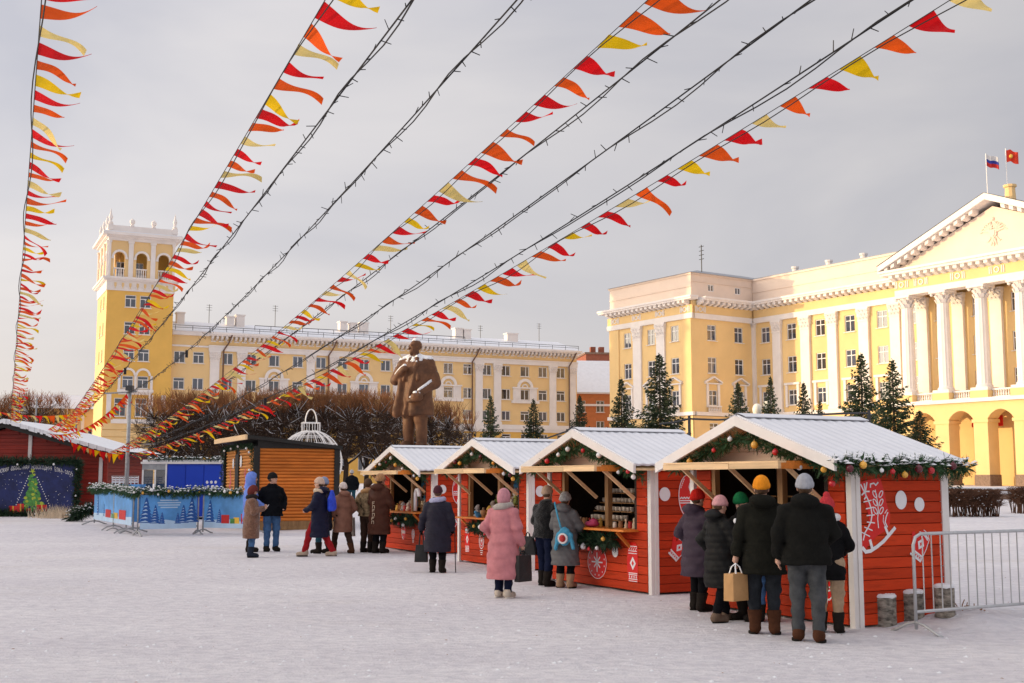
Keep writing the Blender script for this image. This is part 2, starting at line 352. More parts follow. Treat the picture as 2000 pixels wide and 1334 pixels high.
def capital(m, xc, yc, z, w, h, d):
    m.box(xc-w/2-0.05, xc+w/2+0.05, yc-d/2-0.05, yc+d/2, z, z+h*0.08)
    for i in range(3):
        g = 0.03 + 0.05*i
        m.box(xc-w/2-g, xc+w/2+g, yc-d/2-g, yc+d/2, z+h*(0.08+0.26*i), z+h*(0.08+0.26*(i+1)))
        nleaf = 3
        for k in range(nleaf):
            xx = xc - w/2 + w*(k+0.5+(0.5 if i % 2 else 0))/nleaf
            if xx > xc + w/2: continue
            m.add([(xx-w*0.13, yc-d/2-g, z+h*(0.10+0.26*i)), (xx+w*0.13, yc-d/2-g, z+h*(0.10+0.26*i)), (xx+w*0.10, yc-d/2-g-0.14, z+h*(0.27+0.26*i)), (xx-w*0.10, yc-d/2-g-0.14, z+h*(0.27+0.26*i)), (xx, yc-d/2-g, z+h*(0.31+0.26*i))], [(0,1,2,3),(3,2,4),(0,3,4),(1,4,2)])
    for q in (-1, 1): m.ball((xc+q*w*0.5, yc-d/2-0.1, z+h*0.78), w*0.13, 8, 5)
    m.box(xc-w/2-0.16, xc+w/2+0.16, yc-d/2-0.16, yc+d/2, z+h*0.86, z+h)
def brackets(m, x0, x1, y, z0, z1, step, w, d):
    n = max(1, int((x1-x0)/step)); st = (x1-x0)/n
    for i in range(n):
        x = x0 + st*(i+0.5)
        m.add([(x-w/2,y,z0),(x+w/2,y,z0),(x+w/2,y,z1),(x-w/2,y,z1),(x-w/2,y-d,z0+(z1-z0)*0.45),(x+w/2,y-d,z0+(z1-z0)*0.45),(x+w/2,y-d,z1),(x-w/2,y-d,z1)], [(0,1,5,4),(4,5,6,7),(0,4,7,3),(1,2,6,5),(3,7,6,2)])
def arc_ring(m, xc, zc, r0, r1, y0, y1, a0=0.0, a1=math.pi, n=14):
    for i in range(n):
        a, b = a0+(a1-a0)*i/n, a0+(a1-a0)*(i+1)/n
        p = [(xc+r*math.cos(t), zc+r*math.sin(t)) for t in (a, b) for r in (r0, r1)]
        vs = [(x, y, z) for y in (y0, y1) for x, z in p]
        m.add(vs, [(0,1,3,2),(4,6,7,5),(1,5,7,3),(0,2,6,4)])
I4 = Matrix.Identity(4)

# ---------------------------------------------------------------- long yellow apartment house with its corner tower
LX = Vector((0.90393686, 0.42766593, 0)); L0 = Vector((-39.5614, 140.0, 0)); LROT = math.atan2(LX.y, LX.x)
L_XS = [0.66, 2.86, 6.27, 9.09, 11.91, 14.83, 17.74, 20.49, 23.29, 26.14, 29.1, 31.9, 34.67, 37.41, 40.12, 42.87, 45.65, 48.33, 51.04]
L_ROWS = [(15.38, 1.38), (12.27, 1.38), (9.52, 1.25), (6.45, 1.3), (2.9, 1.9)]
L_PIL = [(4.2, 5.28), (7.46, 8.44), (15.9, 16.9), (18.85, 19.8), (27.1, 28.05), (30.05, 31.0), (38.45, 39.45), (41.1, 42.1), (49.3, 50.25), (52.3, 53.25)]
L_ARCH = (4, 8, 12, 16)
def build_left():
    b = thing('apartment_building', 'long pale yellow building with white pilasters and snowy roof behind the bare trees', 'building', (L0.x, L0.y, 0), LROT)
    holes = [(x-0.65, x+0.65, z, z+h) for z, h in L_ROWS for x in L_XS]
    xe = 53.5
    obj('wall', wall_holes(-0.3, xe, 7.95+0.95, 19.0, [h for h in holes if h[2] > 9]), 'wall_yellow', b)
    obj('ground_floor_wall', wall_holes(-0.3, xe, 0.6, 8.9, [h for h in holes if h[2] < 9], y=-0.12), 'wall_ochre', b)
    m = MB().box(-0.3, xe, 0.4, 13.0, 0.6, 18.9); obj('core', m, 'wall_yellow', b)
    m = MB(); m.box(-0.3, xe+0.1, -0.35, 0.0, 8.35, 8.95); m.box(-0.3, xe+0.1, -0.22, 0.0, 8.0, 8.35); obj('belt_course', m, 'plaster_white', b)
    m = MB(); m.box(4.0, xe, -0.26, 0.0, 16.95, 17.45); m.box(4.0, xe+0.05, -0.34, 0.0, 17.45, 17.6); obj('architrave', m, 'plaster_white', b)
    m = MB(); m.box(4.0, xe+0.4, -0.95, 0.0, 18.85, 19.1); m.box(4.0, xe+0.3, -0.8, 0.0, 18.7, 18.85); m.box(-0.3, 4.0, -0.5, 0.0, 18.65, 19.1); m.box(-0.3, 4.0, -0.12, 0.0, 17.3, 17.5); obj('cornice', m, 'plaster_white', b)
    m = MB(); brackets(m, 4.1, xe, 0.0, 18.2, 18.7, 0.55, 0.26, 0.6); obj('cornice_brackets', m, 'plaster_white', b, kind='stuff')
    m = MB(); brackets(m, 4.1, xe, 0.0, 18.02, 18.16, 0.9, 0.6, 0.12); obj('cornice_dentils', m, 'plaster_white', b, kind='stuff')
    for k, (a, c) in enumerate(L_PIL): pilaster(b, I4, a, c, 8.95, 16.95, y=0.0)
    # roof
    m = MB(); m.add([(-0.3,-0.95,19.1),(xe+0.4,-0.95,19.1),(xe+0.4,6.5,21.1),(-0.3,6.5,21.1),(-0.3,14,19.1),(xe+0.4,14,19.1)], [(0,1,2,3),(3,2,5,4),(0,3,4),(1,5,2),(0,4,5,1)]); rf = obj('roof', m, 'roof_snow', b)
    m = MB(); m.tube([(-0.3,-0.6,19.75),(xe,-0.6,19.75)], 0.03, 4); m.tube([(-0.3,-0.6,19.5),(xe,-0.6,19.5)], 0.025, 4)
    for i in range(28): m.tube([(i*1.98, -0.6, 19.1), (i*1.98, -0.6, 19.78)], 0.03, 4)
    m.tube([(10,2.4,20.55),(38,2.4,20.55)], 0.04, 4)
    for i in range(15): m.tube([(10+i*2, 2.4, 19.9), (10+i*2, 2.4, 20.55)], 0.03, 4)
    obj('snow_guard', m, 'dark_metal', rf)
    for x, w, h in [(1.0, 0.9, 1.25), (7.0, 0.9, 1.1), (8.2, 1.0, 1.35), (21.5, 0.9, 1.3), (22.9, 0.8, 1.2), (24.2, 1.1, 1.3), (37.5, 1.1, 1.3), (38.8, 1.0, 1.2), (45.2, 1.6, 1.0)]:
        c = MB(); c.box(x, x+w, 4.5, 5.6, 20.3, 20.6+h); c.box(x-0.1, x+w+0.1, 4.4, 5.7, 20.6+h, 20.75+h); o = obj('chimney', c, 'plaster_white', rf)
    for x, h in [(5.2, 2.2), (13.5, 2.6), (29, 2.2), (42, 1.6), (51, 2.4)]:
        c = MB(); c.tube([(x,6.4,20.9),(x,6.4,21.2+h)], 0.04, 5)
        for k in range(3): c.tube([(x-0.35,6.4,21.1+h-k*0.3),(x+0.35,6.4,21.1+h-k*0.3)], 0.02, 4)
        obj('aerial', c, 'dark_metal', rf)
    for x in (5.7, 18.6, 37.9, 52.15):
        c = MB(); c.tube([(x+0.9,-0.85,18.95),(x+0.6,-0.5,18.0),(x,-0.35,17.0),(x,-0.35,2.0)], 0.09, 6); obj('drainpipe', c, 'pipe_brown', b)
    st = ['two', 'one', 'two', 'tee']
    for r, (z, h) in enumerate(L_ROWS):
        for i, x in enumerate(L_XS): place_window(b, I4, x, 0.14 if z > 9 else 0.02, z, 1.3, h, st[(i*7 + r*3 + i//3) % 4])
    for k in L_ARCH:                                            # arched surrounds on the second row
        x = L_XS[k]; m = MB(); z = 12.27
        m.box(x-1.75, x-0.66, -0.14, 0, z-0.1, z+1.5); m.box(x+0.66, x+1.75, -0.14, 0, z-0.1, z+1.5)
        m.box(x-1.85, x+1.85, -0.3, 0, z+1.5, z+1.68); m.box(x-2.0, x+2.0, -0.38, 0, z-0.45, z-0.1)
        arc_ring(m, x, z+1.68, 0.78, 1.15, -0.22, 0, n=16); arc_ring(m, x, z+1.68, 0.3, 0.45, -0.1, 0, n=10)
        m.box(x-1.55, x-0.95, -0.2, 0, z+0.2, z+1.2); m.box(x+0.95, x+1.55, -0.2, 0, z+0.2, z+1.2)
        obj('arched_surround', m, 'plaster_white', b)
    # ---- the tower at the left end
    t = thing('corner_tower', 'tall ochre tower with an arched white loggia and finials on top', 'tower', (L0.x, L0.y, 0), LROT)
    x0, x1, yf, dp = -7.83, -0.41, -1.0, 9.0
    cols = (-5.2, -3.55)
    wz = [(21.44, 1.43), (18.35, 1.43), (15.25, 1.43), (12.13, 1.42)]
    holes = [(c-0.62, c+0.62, z, z+h) for z, h in wz for c in cols] + [(-4.3, -3.0, 8.9, 11.0), (-6.6, -5.3, 8.9, 11.0)]
    obj('wall', wall_holes(x0, x1, 0.6, 23.3, holes, y=yf), 'wall_ochre', t)
    for (a, b_, c, d) in holes: place_window(t, I4, (a+b_)/2, yf+0.14, c, b_-a, d-c, 'tee')
    SM = Matrix.Translation((x0, yf+dp, 0)) @ Matrix.Rotation(R(-90), 4, 'Z')
    sh = [(c-0.5, c+0.5, z, z+h) for z, h in wz for c in (3.6, 6.4)]
    obj('side_wall', apply(wall_holes(0, dp, 0.6, 23.3, sh), SM), 'wall_cream', t)  # paler than the ochre front: sunlit look put into the colour
    for (a, b_, c, d) in sh: place_window(t, SM, (a+b_)/2, 0.14, c, b_-a, d-c, 'two')
    m = MB(); m.box(x0+0.3, x1-0.01, yf+0.3, yf+dp, 0.6, 23.3); obj('core', m, 'wall_ochre', t)
    m = MB(); m.box(x0-0.1, x1+0.1, yf-0.1, yf+dp+0.1, 23.31, 24.45); m.box(x0-0.45, x1+0.45, yf-0.45, yf+dp+0.45, 24.45, 24.62); m.box(x0-0.6, x1+0.6, yf-0.6, yf+dp+0.6, 24.62, 24.85); obj('frieze', m, 'plaster_white', t)
    m = MB()
    for i in range(9): arc_ring(m, x0+0.45+i*0.82, 23.55, 0.26, 0.38, yf-0.2, yf-0.09, n=8)
    obj('frieze_arches', m, 'plaster_white', t)
    m = MB()
    for i in range(9): m.box(x0+0.75+i*0.82, x0+1.0+i*0.82, yf-0.16, yf-0.09, 23.55, 24.2)
    obj('frieze_panels', m, 'wall_yellow', t, kind='stuff')
    # loggia storey: piers, arches, balustrades, an inner room
    bay = (x1-x0)/3; ztop = 29.1
    def loggia_face(M, width, nb):
        bw = width/nb; wm = MB(); rm = MB(); bls = []
        for i in range(nb):
            xc = bw*(i+0.5); r = 0.62; zs = 27.2
            a, c = bw*i, bw*(i+1)
            wm.add([(a,0,24.85),(xc-r,0,24.85),(xc-r,0,zs),(a,0,zs)], [(0,1,2,3)]); wm.add([(xc+r,0,24.85),(c,0,24.85),(c,0,zs),(xc+r,0,zs)], [(0,1,2,3)])
            n = 12; arc = [(xc+r*math.cos(math.pi*k/n), zs+r*math.sin(math.pi*k/n)) for k in range(n+1)]
            for k in range(n):
                (p, q), (s, u) = arc[k], arc[k+1]
                wm.add([(p,0,q),(p,0,ztop) if k else (c,0,ztop),(s,0,ztop) if k < n-1 else (a,0,ztop),(s,0,u)], [(0,1,2,3)])
                wm.add([(p,0,q),(s,0,u),(s,0.5,u),(p,0.5,q)], [(0,1,2,3)])
            wm.add([(c,0,zs),(c,0,ztop),(xc+r,0,zs)], [(0,1,2)]); wm.add([(a,0,zs),(xc-r,0,zs),(a,0,ztop)], [(0,1,2)])
            for q in (-1, 1): wm.add([(xc+q*r,0,24.85),(xc+q*r,0.5,24.85),(xc+q*r,0.5,zs),(xc+q*r,0,zs)], [(0,1,2,3)])
            arc_ring(rm, xc, zs, r, r+0.24, -0.1, 0.02); rm.box(xc-r-0.3, xc-r, -0.12, 0.02, zs-0.22, zs); rm.box(xc+r, xc+r+0.3, -0.12, 0.02, zs-0.22, zs)
            bl = MB(); bls.append(bl); bl.box(xc-r, xc+r, 0.08, 0.28, 25.85, 25.98)
            for k in range(5): bl.lathe([(0.06,24.85),(0.1,25.1),(0.05,25.4),(0.07,25.6),(0.05,25.85)], 6, Matrix.Translation((xc-r+0.12+k*0.25, 0.18, 0)))
        for i in range(nb+1):
            xp = bw*i; rm.box(max(xp-0.26,0.0), min(xp+0.26,width), -0.2, 0.02, 24.86, ztop-0.25); rm.box(max(xp-0.34,0), min(xp+0.34,width), -0.28, 0.02, ztop-0.25, ztop)
        obj('loggia_wall', apply(wm, M), 'wall_yellow', t); obj('loggia_trim', apply(rm, M), 'plaster_white', t)
        for bl in bls: obj('balustrade', apply(bl, M), 'plaster_white', t)
    loggia_face(Matrix.Translation((x0, yf, 0)), x1-x0, 3)
    loggia_face(Matrix.Translation((x0, yf+dp, 0)) @ Matrix.Rotation(R(-90), 4, 'Z'), dp, 3)
    m = MB(); m.box(x0+1.7, x1-0.02, yf+2.2, yf+dp-0.3, 24.85, ztop); obj('loggia_room', m, 'wall_ochre', t)
    m = MB(); m.box(x1-0.5, x1-0.03, yf+0.5, yf+2.2, 24.85, ztop); obj('loggia_end_wall', m, 'wall_ochre', t)
    for c in (-6.2, -4.12): place_window(t, I4, c, yf+2.16, 25.0, 0.95, 2.0, 'two', sill=False)
    m = MB(); m.box(x0-0.05, x1+0.05, yf-0.22, yf+dp, ztop, 29.45); m.box(x0-0.35, x1+0.35, yf-0.5, yf+dp+0.3, 29.45, 29.65); m.box(x0-0.75, x1+0.75, yf-0.9, yf+dp+0.7, 29.65, 29.95); obj('top_cornice', m, 'plaster_white', t)
    m = MB(); m.box(x0-0.1, x1+0.1, yf-0.2, yf+0.1, 29.95, 30.85); m.box(x0-0.1, x0+0.2, yf+0.1, yf+dp, 29.95, 30.85); m.box(x1-0.2, x1+0.1, yf+0.1, yf+dp, 29.95, 30.85); m.box(x0+0.2, x1-0.2, yf+dp-0.3, yf+dp, 29.95, 30.85); obj('parapet', m, 'plaster_white', t)
    m = MB(); m.box(x0-0.7, x1+0.7, yf-0.85, yf-0.22, 29.955, 30.07); obj('snow', m, 'snow', t)
    for i in range(4):
        x = x0+0.1+(x1-x0-0.2)*i/3; M = Matrix.Translation((x, yf-0.05, 30.85)); f = MB()
        if i in (0, 3): f.box(x-0.3, x+0.3, yf-0.35, yf+0.25, 30.3, 30.95); f.lathe([(0.22,0.1),(0.28,0.3),(0.12,0.5),(0.26,0.9),(0.1,1.4),(0.03,1.9)], 8, M)
        else: f.box(x-0.2, x+0.2, yf-0.25, yf+0.15, 30.84, 31.0); f.lathe([(0.1,0.15),(0.32,0.45),(0.3,0.7),(0.05,0.95)], 8, M)
        obj('finial', f, 'plaster_white', t)
    for k in (1, 2, 3):
        f = MB(); f.lathe([(0.12,0.0),(0.24,0.3),(0.12,0.5),(0.22,0.9),(0.03,1.6)], 8, Matrix.Translation((x0+0.05, yf+dp*k/3-0.2, 30.85))); obj('finial', f, 'plaster_white', t)
    # arched pair niche on the fourth row, portal below
    m = MB(); z = 12.0
    m.box(-6.35, -2.4, yf-0.5, yf, z-0.35, z-0.02); m.box(-6.2, -2.55, yf-0.3, yf, z-0.6, z-0.36)
    for c in cols: arc_ring(m, c, z+1.6, 0.62, 0.86, yf-0.2, yf)
    for c in (-6.15, -4.375, -2.6): m.box(c-0.14, c+0.14, yf-0.2, yf, z, z+1.6)
    m.box(-6.9, -2.0, yf-0.25, yf, 8.1, 8.6)
    for c in (-7.2, -5.0, -2.6, -1.2): m.box(c-0.25, c+0.25, yf-0.22, yf, 8.6, 11.4)
    obj('arched_surround', m, 'plaster_white', t)
    m = MB()
    for k in range(9): m.box(x0-0.06, x1, yf-0.08, yf-0.02, 1.0+k*0.8, 1.74+k*0.8)
    obj('rusticated_base', m, 'wall_yellow', t)
build_left()

# ---------------------------------------------------------------- porticoed government house on the right
RX = Vector((0.55541806, -0.83157127, 0)); R0 = Vector((20.3224, 135.0, 0)); RROT = math.atan2(RX.y, RX.x)
RD = 9.63                                      # the wing stands this far in front of the main front
R_ROWS = [(17.55, 1.82), (13.8, 1.85), (10.12, 1.75), (6.75, 1.4)]
def build_right():
    b = thing('government_building', 'cream government building with a columned portico and pediment', 'building', (R0.x, R0.y, 0), RROT)
    G = 1.0
    faces = {   # name: (matrix, x0, x1, window xs, outer y)
        'wing': (I4, -14.81, 0.0, (-11.45, -7.05, -2.9)),
        'side': (Matrix.Rotation(R(90), 4, 'Z'), 0.0, RD, (3.05, 7.3)),
        'main': (Matrix.Translation((0, RD, 0)), 0.0, 21.5, (1.95, 6.0, 10.25, 14.4, 18.7)),
        'main_far': (Matrix.Translation((0, RD, 0)), 47.2, 68.0, (50, 54.2, 58.4, 62.6, 66)),
        'portico_back': (Matrix.Translation((0, RD, 0)), 21.5, 47.2, (22.9, 26.0, 30.2, 34.4, 38.6, 42.8, 45.9)),
    }
    for nm, (M, x0, x1, xs) in faces.items():
        rows = R_ROWS if nm != 'portico_back' else R_ROWS[:2] + [(10.0, 2.2)]
        holes = [(x-0.68, x+0.68, z, z+h) for z, h in rows for x in xs]
        up = [h for h in holes if h[2] > 9]; lo = [h for h in holes if h[2] < 9]
        obj('wall', apply(wall_holes(x0, x1, 9.3, 20.0, up), M), 'wall_cream', b)
        if nm == 'portico_back': pass
        else: obj('ground_floor_wall', apply(wall_holes(x0-(0.12 if nm == 'wing' else 0), x1+(0.12 if nm == 'wing' else 0), G, 8.9, lo, y=-0.12), M), 'wall_cream', b)
        for z, h in rows:
            for x in xs: place_window(b, M, x, 0.15 if z > 9 else 0.02, z, 1.36, h, 'cross', sill=True)
        if nm == 'portico_back': continue
        m = MB(); e0 = 0.3 if nm == 'wing' else 0.0; e1 = 0.3 if nm == 'wing' else (-0.3 if nm == 'side' else 0.0); s0 = 0.31 if nm == 'side' else (0.32 if nm == 'main' else -e0)
        m.box(x0+s0, x1+e1, -0.3, 0.0, 8.95, 9.35); obj('belt_course', apply(m, M), 'plaster_white', b)
        m = MB(); m.box(x0+s0, x1+e1, -0.26, 0.0, 19.95, 20.55); obj('architrave', apply(m, M), 'plaster_white', b)
        m = MB(); m.box(x0+s0, x1+e1, -0.16, 0.0, 20.56, 21.5); obj('frieze', apply(m, M), 'wall_cream', b)
        m = MB(); e = 1.05; q0 = -e if nm == 'wing' else (e if nm in ('side', 'main') else 0); q1 = e if nm == 'wing' else (-e if nm == 'side' else 0)
        m.box(x0+q0, x1+q1, -e, 0.1, 22.0, 22.2); m.box(x0+q0*1.05, x1+q1*1.05, -e*1.12, 0.1, 22.201, 22.42); obj('cornice', apply(m, M), 'plaster_white', b)
        m = MB(); brackets(m, x0+(0.5 if nm in ('side', 'main') else 0), x1, -0.1, 21.45, 22.0, 0.82, 0.42, 0.8); obj('cornice_brackets', apply(m, M), 'plaster_white', b, kind='stuff')
        m = MB(); w0 = 0 if nm != 'wing' else -0.0
        m.box(x0, x1, 0.0 + 0.002, 0.6, 20.0, 21.99); obj('frieze_core', apply(m, M), 'wall_cream', b)
        att = wall_holes(x0, x1, 22.42, 25.0, [(x-0.45, x+0.45, 23.25, 24.05) for x in (xs if nm == 'side' else ())], y=0.02)
        obj('attic_wall', apply(att, M), 'attic_pink', b)
        m = MB(); m.box(x0+0.0, x1, -0.06, 0.0, 23.6 if nm != 'side' else 24.2, 23.72 if nm != 'side' else 24.3); m.box(x0-(0.12 if nm == 'wing' else 0), x1+(0.12 if nm == 'wing' else 0), -0.12, 0.1, 25.0, 25.2); obj('attic_moulding', apply(m, M), 'attic_pink', b)
        if nm == 'side':
            for x in xs: place_window(b, M, x, 0.12, 23.25, 0.9, 0.8, 'two', sill=False)
    # wreath reliefs on the frieze
    def wreath(M, x, y):
        m = MB(); arc_ring(m, x, 21.02, 0.2, 0.3, y-0.07, y, 0, 2*math.pi, 12)
        for d in (-0.75, -0.55, 0.55, 0.75): m.box(x+d-0.05, x+d+0.05, y-0.06, y, 20.7, 21.36)
        for d in (-0.4, 0.4): m.box(x+d-0.05, x+d+0.05, y-0.06, y, 20.85, 21.2)
        obj('wreath_relief', apply(m, M), 'plaster_white', b)
    for x in (-13.6, -9.5, -5.25, -0.9): wreath(I4, x, -0.16)
    wreath(faces['side'][0], 1.2, -0.16)
    # pilasters
    for a, c in ((-14.8, -13.0), (-1.4, -0.005)): pilaster(b, I4, a, c, 9.35, 19.95, 'wall_cream', 0.14, cap=False, name='corner_pier')
    for a, c in ((-10.2, -8.75), (-5.95, -4.5)): pilaster(b, I4, a, c, 9.35, 19.95)
    MM = faces['main'][0]
    for a, c in ((0.01, 0.45), (3.3, 4.55), (7.55, 8.85), (11.45, 12.7), (15.75, 17.05), (19.85, 21.1)): pilaster(b, MM, a, c, 9.35, 19.95, d=0.3)
    # pediments and balustrades on the third row
    def hood(M, x):
        m = MB(); z = 12.55
        m.box(x-1.25, x+1.25, -0.28, 0, z, z+0.14)
        for q in (-1, 1): m.bar((x+q*1.3, -0.17, z+0.2), (x, -0.17, z+0.85), 0.34, 0.16)
        m.box(x-1.0, x-0.7, -0.14, 0, 9.9, z); m.box(x+0.7, x+1.0, -0.14, 0, 9.9, z); obj('window_hood', apply(m, M), 'plaster_white', b)
        m = MB(); m.box(x-1.0, x+1.0, -0.42, -0.22, 9.98, 10.1); m.box(x-1.0, x+1.0, -0.42, -0.3, 9.36, 9.45)
        for k in range(8): m.lathe([(0.05,9.45),(0.09,9.6),(0.05,9.85),(0.07,9.98)], 6, Matrix.Translation((x-0.9+k*0.257, -0.32, 0)))
        obj('balustrade', apply(m, M), 'plaster_white', b)
    for x in (-11.45, -7.05, -2.9): hood(I4, x)
    for x in (3.05, 7.3): hood(faces['side'][0], x)
    for x in (1.95, 6.0, 10.25, 14.4, 18.7): 
        m = MB(); m.box(x-1.0, x-0.7, -0.16, 0, 9.9, 12.4); m.box(x+0.7, x+1.0, -0.16, 0, 9.9, 12.4); m.box(x-1.15, x+1.15, -0.25, 0, 12.4, 12.65); obj('window_hood', apply(m, MM), 'plaster_white', b)
    # roofs
    m = MB(); m.add([(-15.0,-0.3,25.2),(0.3,-0.3,25.2),(0.3,RD+8,25.2),(-15,RD+8,25.2),(-9,6,26.8),(-5.5,6,26.8),(-5.5,RD+4,26.8),(-9,RD+4,26.8)], [(0,1,5,4),(1,2,6,5),(2,3,7,6),(3,0,4,7),(4,5,6,7),(3,2,1,0)]); rf = obj('roof', m, 'roof_metal', b)
    m = MB(); m.box(0.3, 68, RD-0.05, RD+12, 25.19, 25.3); obj('roof', m, 'roof_metal', b)
    for x in (4.5, 9.6, 14.5):
        m = MB(); m.lathe([(0.35,25.2),(0.35,26.1),(0.45,26.15),(0.45,26.35),(0.1,26.4)], 10, Matrix.Translation((x, RD+2.5, 0))); obj('roof_vent', m, 'plaster_white', rf)
    m = MB(); m.tube([(-2.5,4,26),(-2.5,4,29.2)], 0.06, 5)
    for k in range(4): m.tube([(-2.9,4,29-k*0.5),(-2.1,4,29-k*0.5)], 0.04, 4)
    obj('aerial', m, 'dark_metal', rf)
    m = MB(); m.box(-14.81+0.4, -0.4, 0.4, RD+10, G, 24.9); m.box(-0.4, 68, RD+0.4, RD+12, G, 24.9); obj('core', m, 'wall_cream', b)
    # ---- the portico
    PD = 2.5; yP = RD - PD; cxs = [23.85 + 4.2*i for i in range(6)]; pc = (cxs[0]+cxs[-1])/2
    p = thing('portico', 'sunlit portico of tall white columns under a triangular pediment with a relief emblem', 'portico', (R0.x, R0.y, 0), RROT)
    for x in cxs:
        m = MB(); n = 28; prof = [(0.78,10.3),(0.78,10.5),(0.7,10.55),(0.66,10.7),(0.655,13.0),(0.63,15.5),(0.56,18.7),(0.62,18.75)]
        vs = []
        for r_, z in prof:
            for k in range(n):
                rr = r_*(0.955 if (k % 2 and 10.6 < z < 18.72) else 1.0); w = 2*math.pi*k/n; vs.append((x+rr*math.cos(w), yP+rr*math.sin(w), z))
        m.add(vs, [(i*n+k, i*n+(k+1)%n, (i+1)*n+(k+1)%n, (i+1)*n+k) for i in range(len(prof)-1) for k in range(n)])
        m.box(x-0.9, x+0.9, yP-0.9, yP+0.9, 10.0, 10.3); obj('column', m, 'plaster_white', p)
        m = MB()
        for i in range(3):
            zr = 18.75 + i*0.38
            for k in range(8):
                w = 2*math.pi*(k+0.5*i)/8; ux, uy = math.cos(w), math.sin(w); r0, r1 = 0.58, 0.78+0.07*i
                m.add([(x+ux*r0-uy*0.2, yP+uy*r0+ux*0.2, zr), (x+ux*r0+uy*0.2, yP+uy*r0-ux*0.2, zr), (x+ux*r1+uy*0.14, yP+uy*r1-ux*0.14, zr+0.36), (x+ux*r1-uy*0.14, yP+uy*r1+ux*0.14, zr+0.36), (x+ux*r0, yP+uy*r0, zr+0.45)], [(0,1,2,3),(3,2,4),(0,3,4),(1,4,2)])
        m.lathe([(0.57,18.75),(0.6,19.5),(0.75,19.72)], 14, Matrix.Translation((x, yP, 0)))
        for q in (-1, 1):
            for s in (-1, 1): m.ball((x+q*0.72, yP+s*0.72, 19.6), 0.17, 8, 5)
        m.box(x-0.92, x+0.92, yP-0.92, yP+0.92, 19.72, 19.95); obj('capital', m, 'plaster_white', p)
        m = MB(); m.box(x-0.62, x+0.62, RD-0.35, RD, 9.36, 18.7); capital(m, x, RD-0.18, 18.7, 1.24, 1.25, 0.35); obj('pilaster', m, 'plaster_white', p)
    xa, xb = cxs[0]-0.85, cxs[-1]+0.85
    m = MB(); m.box(xa, xb, yP-0.75, yP+0.75, 19.96, 20.56); m.box(xa, xa+1.4, yP+0.75, RD-0.27, 19.96, 20.56); m.box(xb-1.4, xb, yP+0.75, RD-0.27, 19.96, 20.56); obj('architrave', m, 'plaster_white', p)
    m = MB(); m.box(xa+0.05, xb-0.05, yP-0.7, RD-0.18, 20.57, 21.6); obj('frieze', m, 'wall_cream', p)
    m = MB(); m.box(xa-1.0, xb+1.0, yP-1.7, RD-1.2, 22.05, 22.3); m.box(xa-1.15, xb+1.15, yP-1.85, RD-1.2, 22.31, 22.55); obj('cornice', m, 'plaster_white', p)
    m = MB(); m.box(xa, xb, yP-0.75, RD-0.2, 21.6, 22.05); obj('cornice_bed', m, 'plaster_white', p)
    m = MB(); brackets(m, xa-0.3, xb+0.3, yP-0.7, 21.5, 22.05, 0.82, 0.42, 0.8); obj('cornice_brackets', m, 'plaster_white', p, kind='stuff')
    zb, za = 22.55, 27.6; hw = (xb-xa)/2+1.15
    t3 = lambda u, v, d: (u, d, v)
    m = MB().poly([(pc-hw+0.8, zb), (pc+hw-0.8, zb), (pc, za-0.5)], yP-0.62, RD+0.5, t3); obj('tympanum', m, 'attic_pink', p)
    for q in (-1, 1):
        L = math.hypot(hw, za-zb); ux, uz = -q*hw/L, (za-zb)/L
        m = MB(); px, pz = pc+q*hw, zb
        m.poly([(px, pz), (pc, za), (pc, za+0.62), (px, pz+0.55)] if q < 0 else [(pc, za), (px, pz), (px, pz+0.55), (pc, za+0.62)], yP-1.85, RD+0.5, t3); obj('raking_cornice', m, 'plaster_white', p)
        m = MB(); nb = int(L/0.85)
        for i in range(1, nb-1):
            s = i*L/nb; cx_, cz_ = px+ux*s, pz+uz*s
            m.poly([(cx_-0.22*abs(ux), cz_-0.22*uz*1 - 0.02 if q < 0 else cz_+0.22*uz-0.02), (cx_+0.22*abs(ux), cz_+0.22*uz-0.02 if q < 0 else cz_-0.22*uz-0.02), (cx_+0.22*abs(ux)+0.12*-uz*(-q), cz_+(0.22*uz if q < 0 else -0.22*uz)-0.42), (cx_-0.22*abs(ux)+0.12*-uz*(-q), cz_-(0.22*uz if q < 0 else -0.22*uz)-0.42)], yP-1.6, yP-0.64, t3)
        obj('raking_brackets', m, 'plaster_white', p, kind='stuff')
    m = MB(); m.poly([(pc-hw-0.1, zb+0.56), (pc+hw+0.1, zb+0.56), (pc, za+0.64)], yP-1.7, RD+6, t3); m2 = MB()
    for q in (-1, 1): m2.add([(pc+q*(hw+0.15), yP-1.9, zb+0.57), (pc, yP-1.9, za+0.66), (pc, RD+8, za+0.66), (pc+q*(hw+0.15), RD+8, zb+0.57)], [(0,1,2,3)])
    obj('roof', m2, 'roof_metal', p)
    # relief emblem: crowned two-headed bird with spread wings and a shield
    m = MB(); ex, ez, ey = pc, 24.55, yP-0.62
    def stroke(pts, r): m.tube([(ex+a, ey-0.03, ez+c) for a, c in pts], r, 6)
    for q in (-1, 1):
        for k in range(6):
            a = R(15+22*k); stroke([(q*0.35, 0.15+0.06*k), (q*(0.45+0.75*math.cos(a)*0.9), 0.1+0.85*math.sin(a)), (q*(0.5+0.95*math.cos(a)), -0.1+1.0*math.sin(a))], [0.12,0.1,0.04])
        stroke([(q*0.1,0.4),(q*0.28,0.8),(q*0.24,1.05),(q*0.5,1.02)], [0.14,0.1,0.11,0.03])
        stroke([(q*0.25,-0.35),(q*0.6,-0.75),(q*0.8,-0.7)], [0.1,0.07,0.04]); stroke([(q*0.1,-0.5),(q*0.3,-1.15)], [0.14,0.04])
    stroke([(0,-0.5),(0,-1.25)], [0.16,0.06]); m.ball((ex, ey, ez+1.35), 0.2, 8, 5)
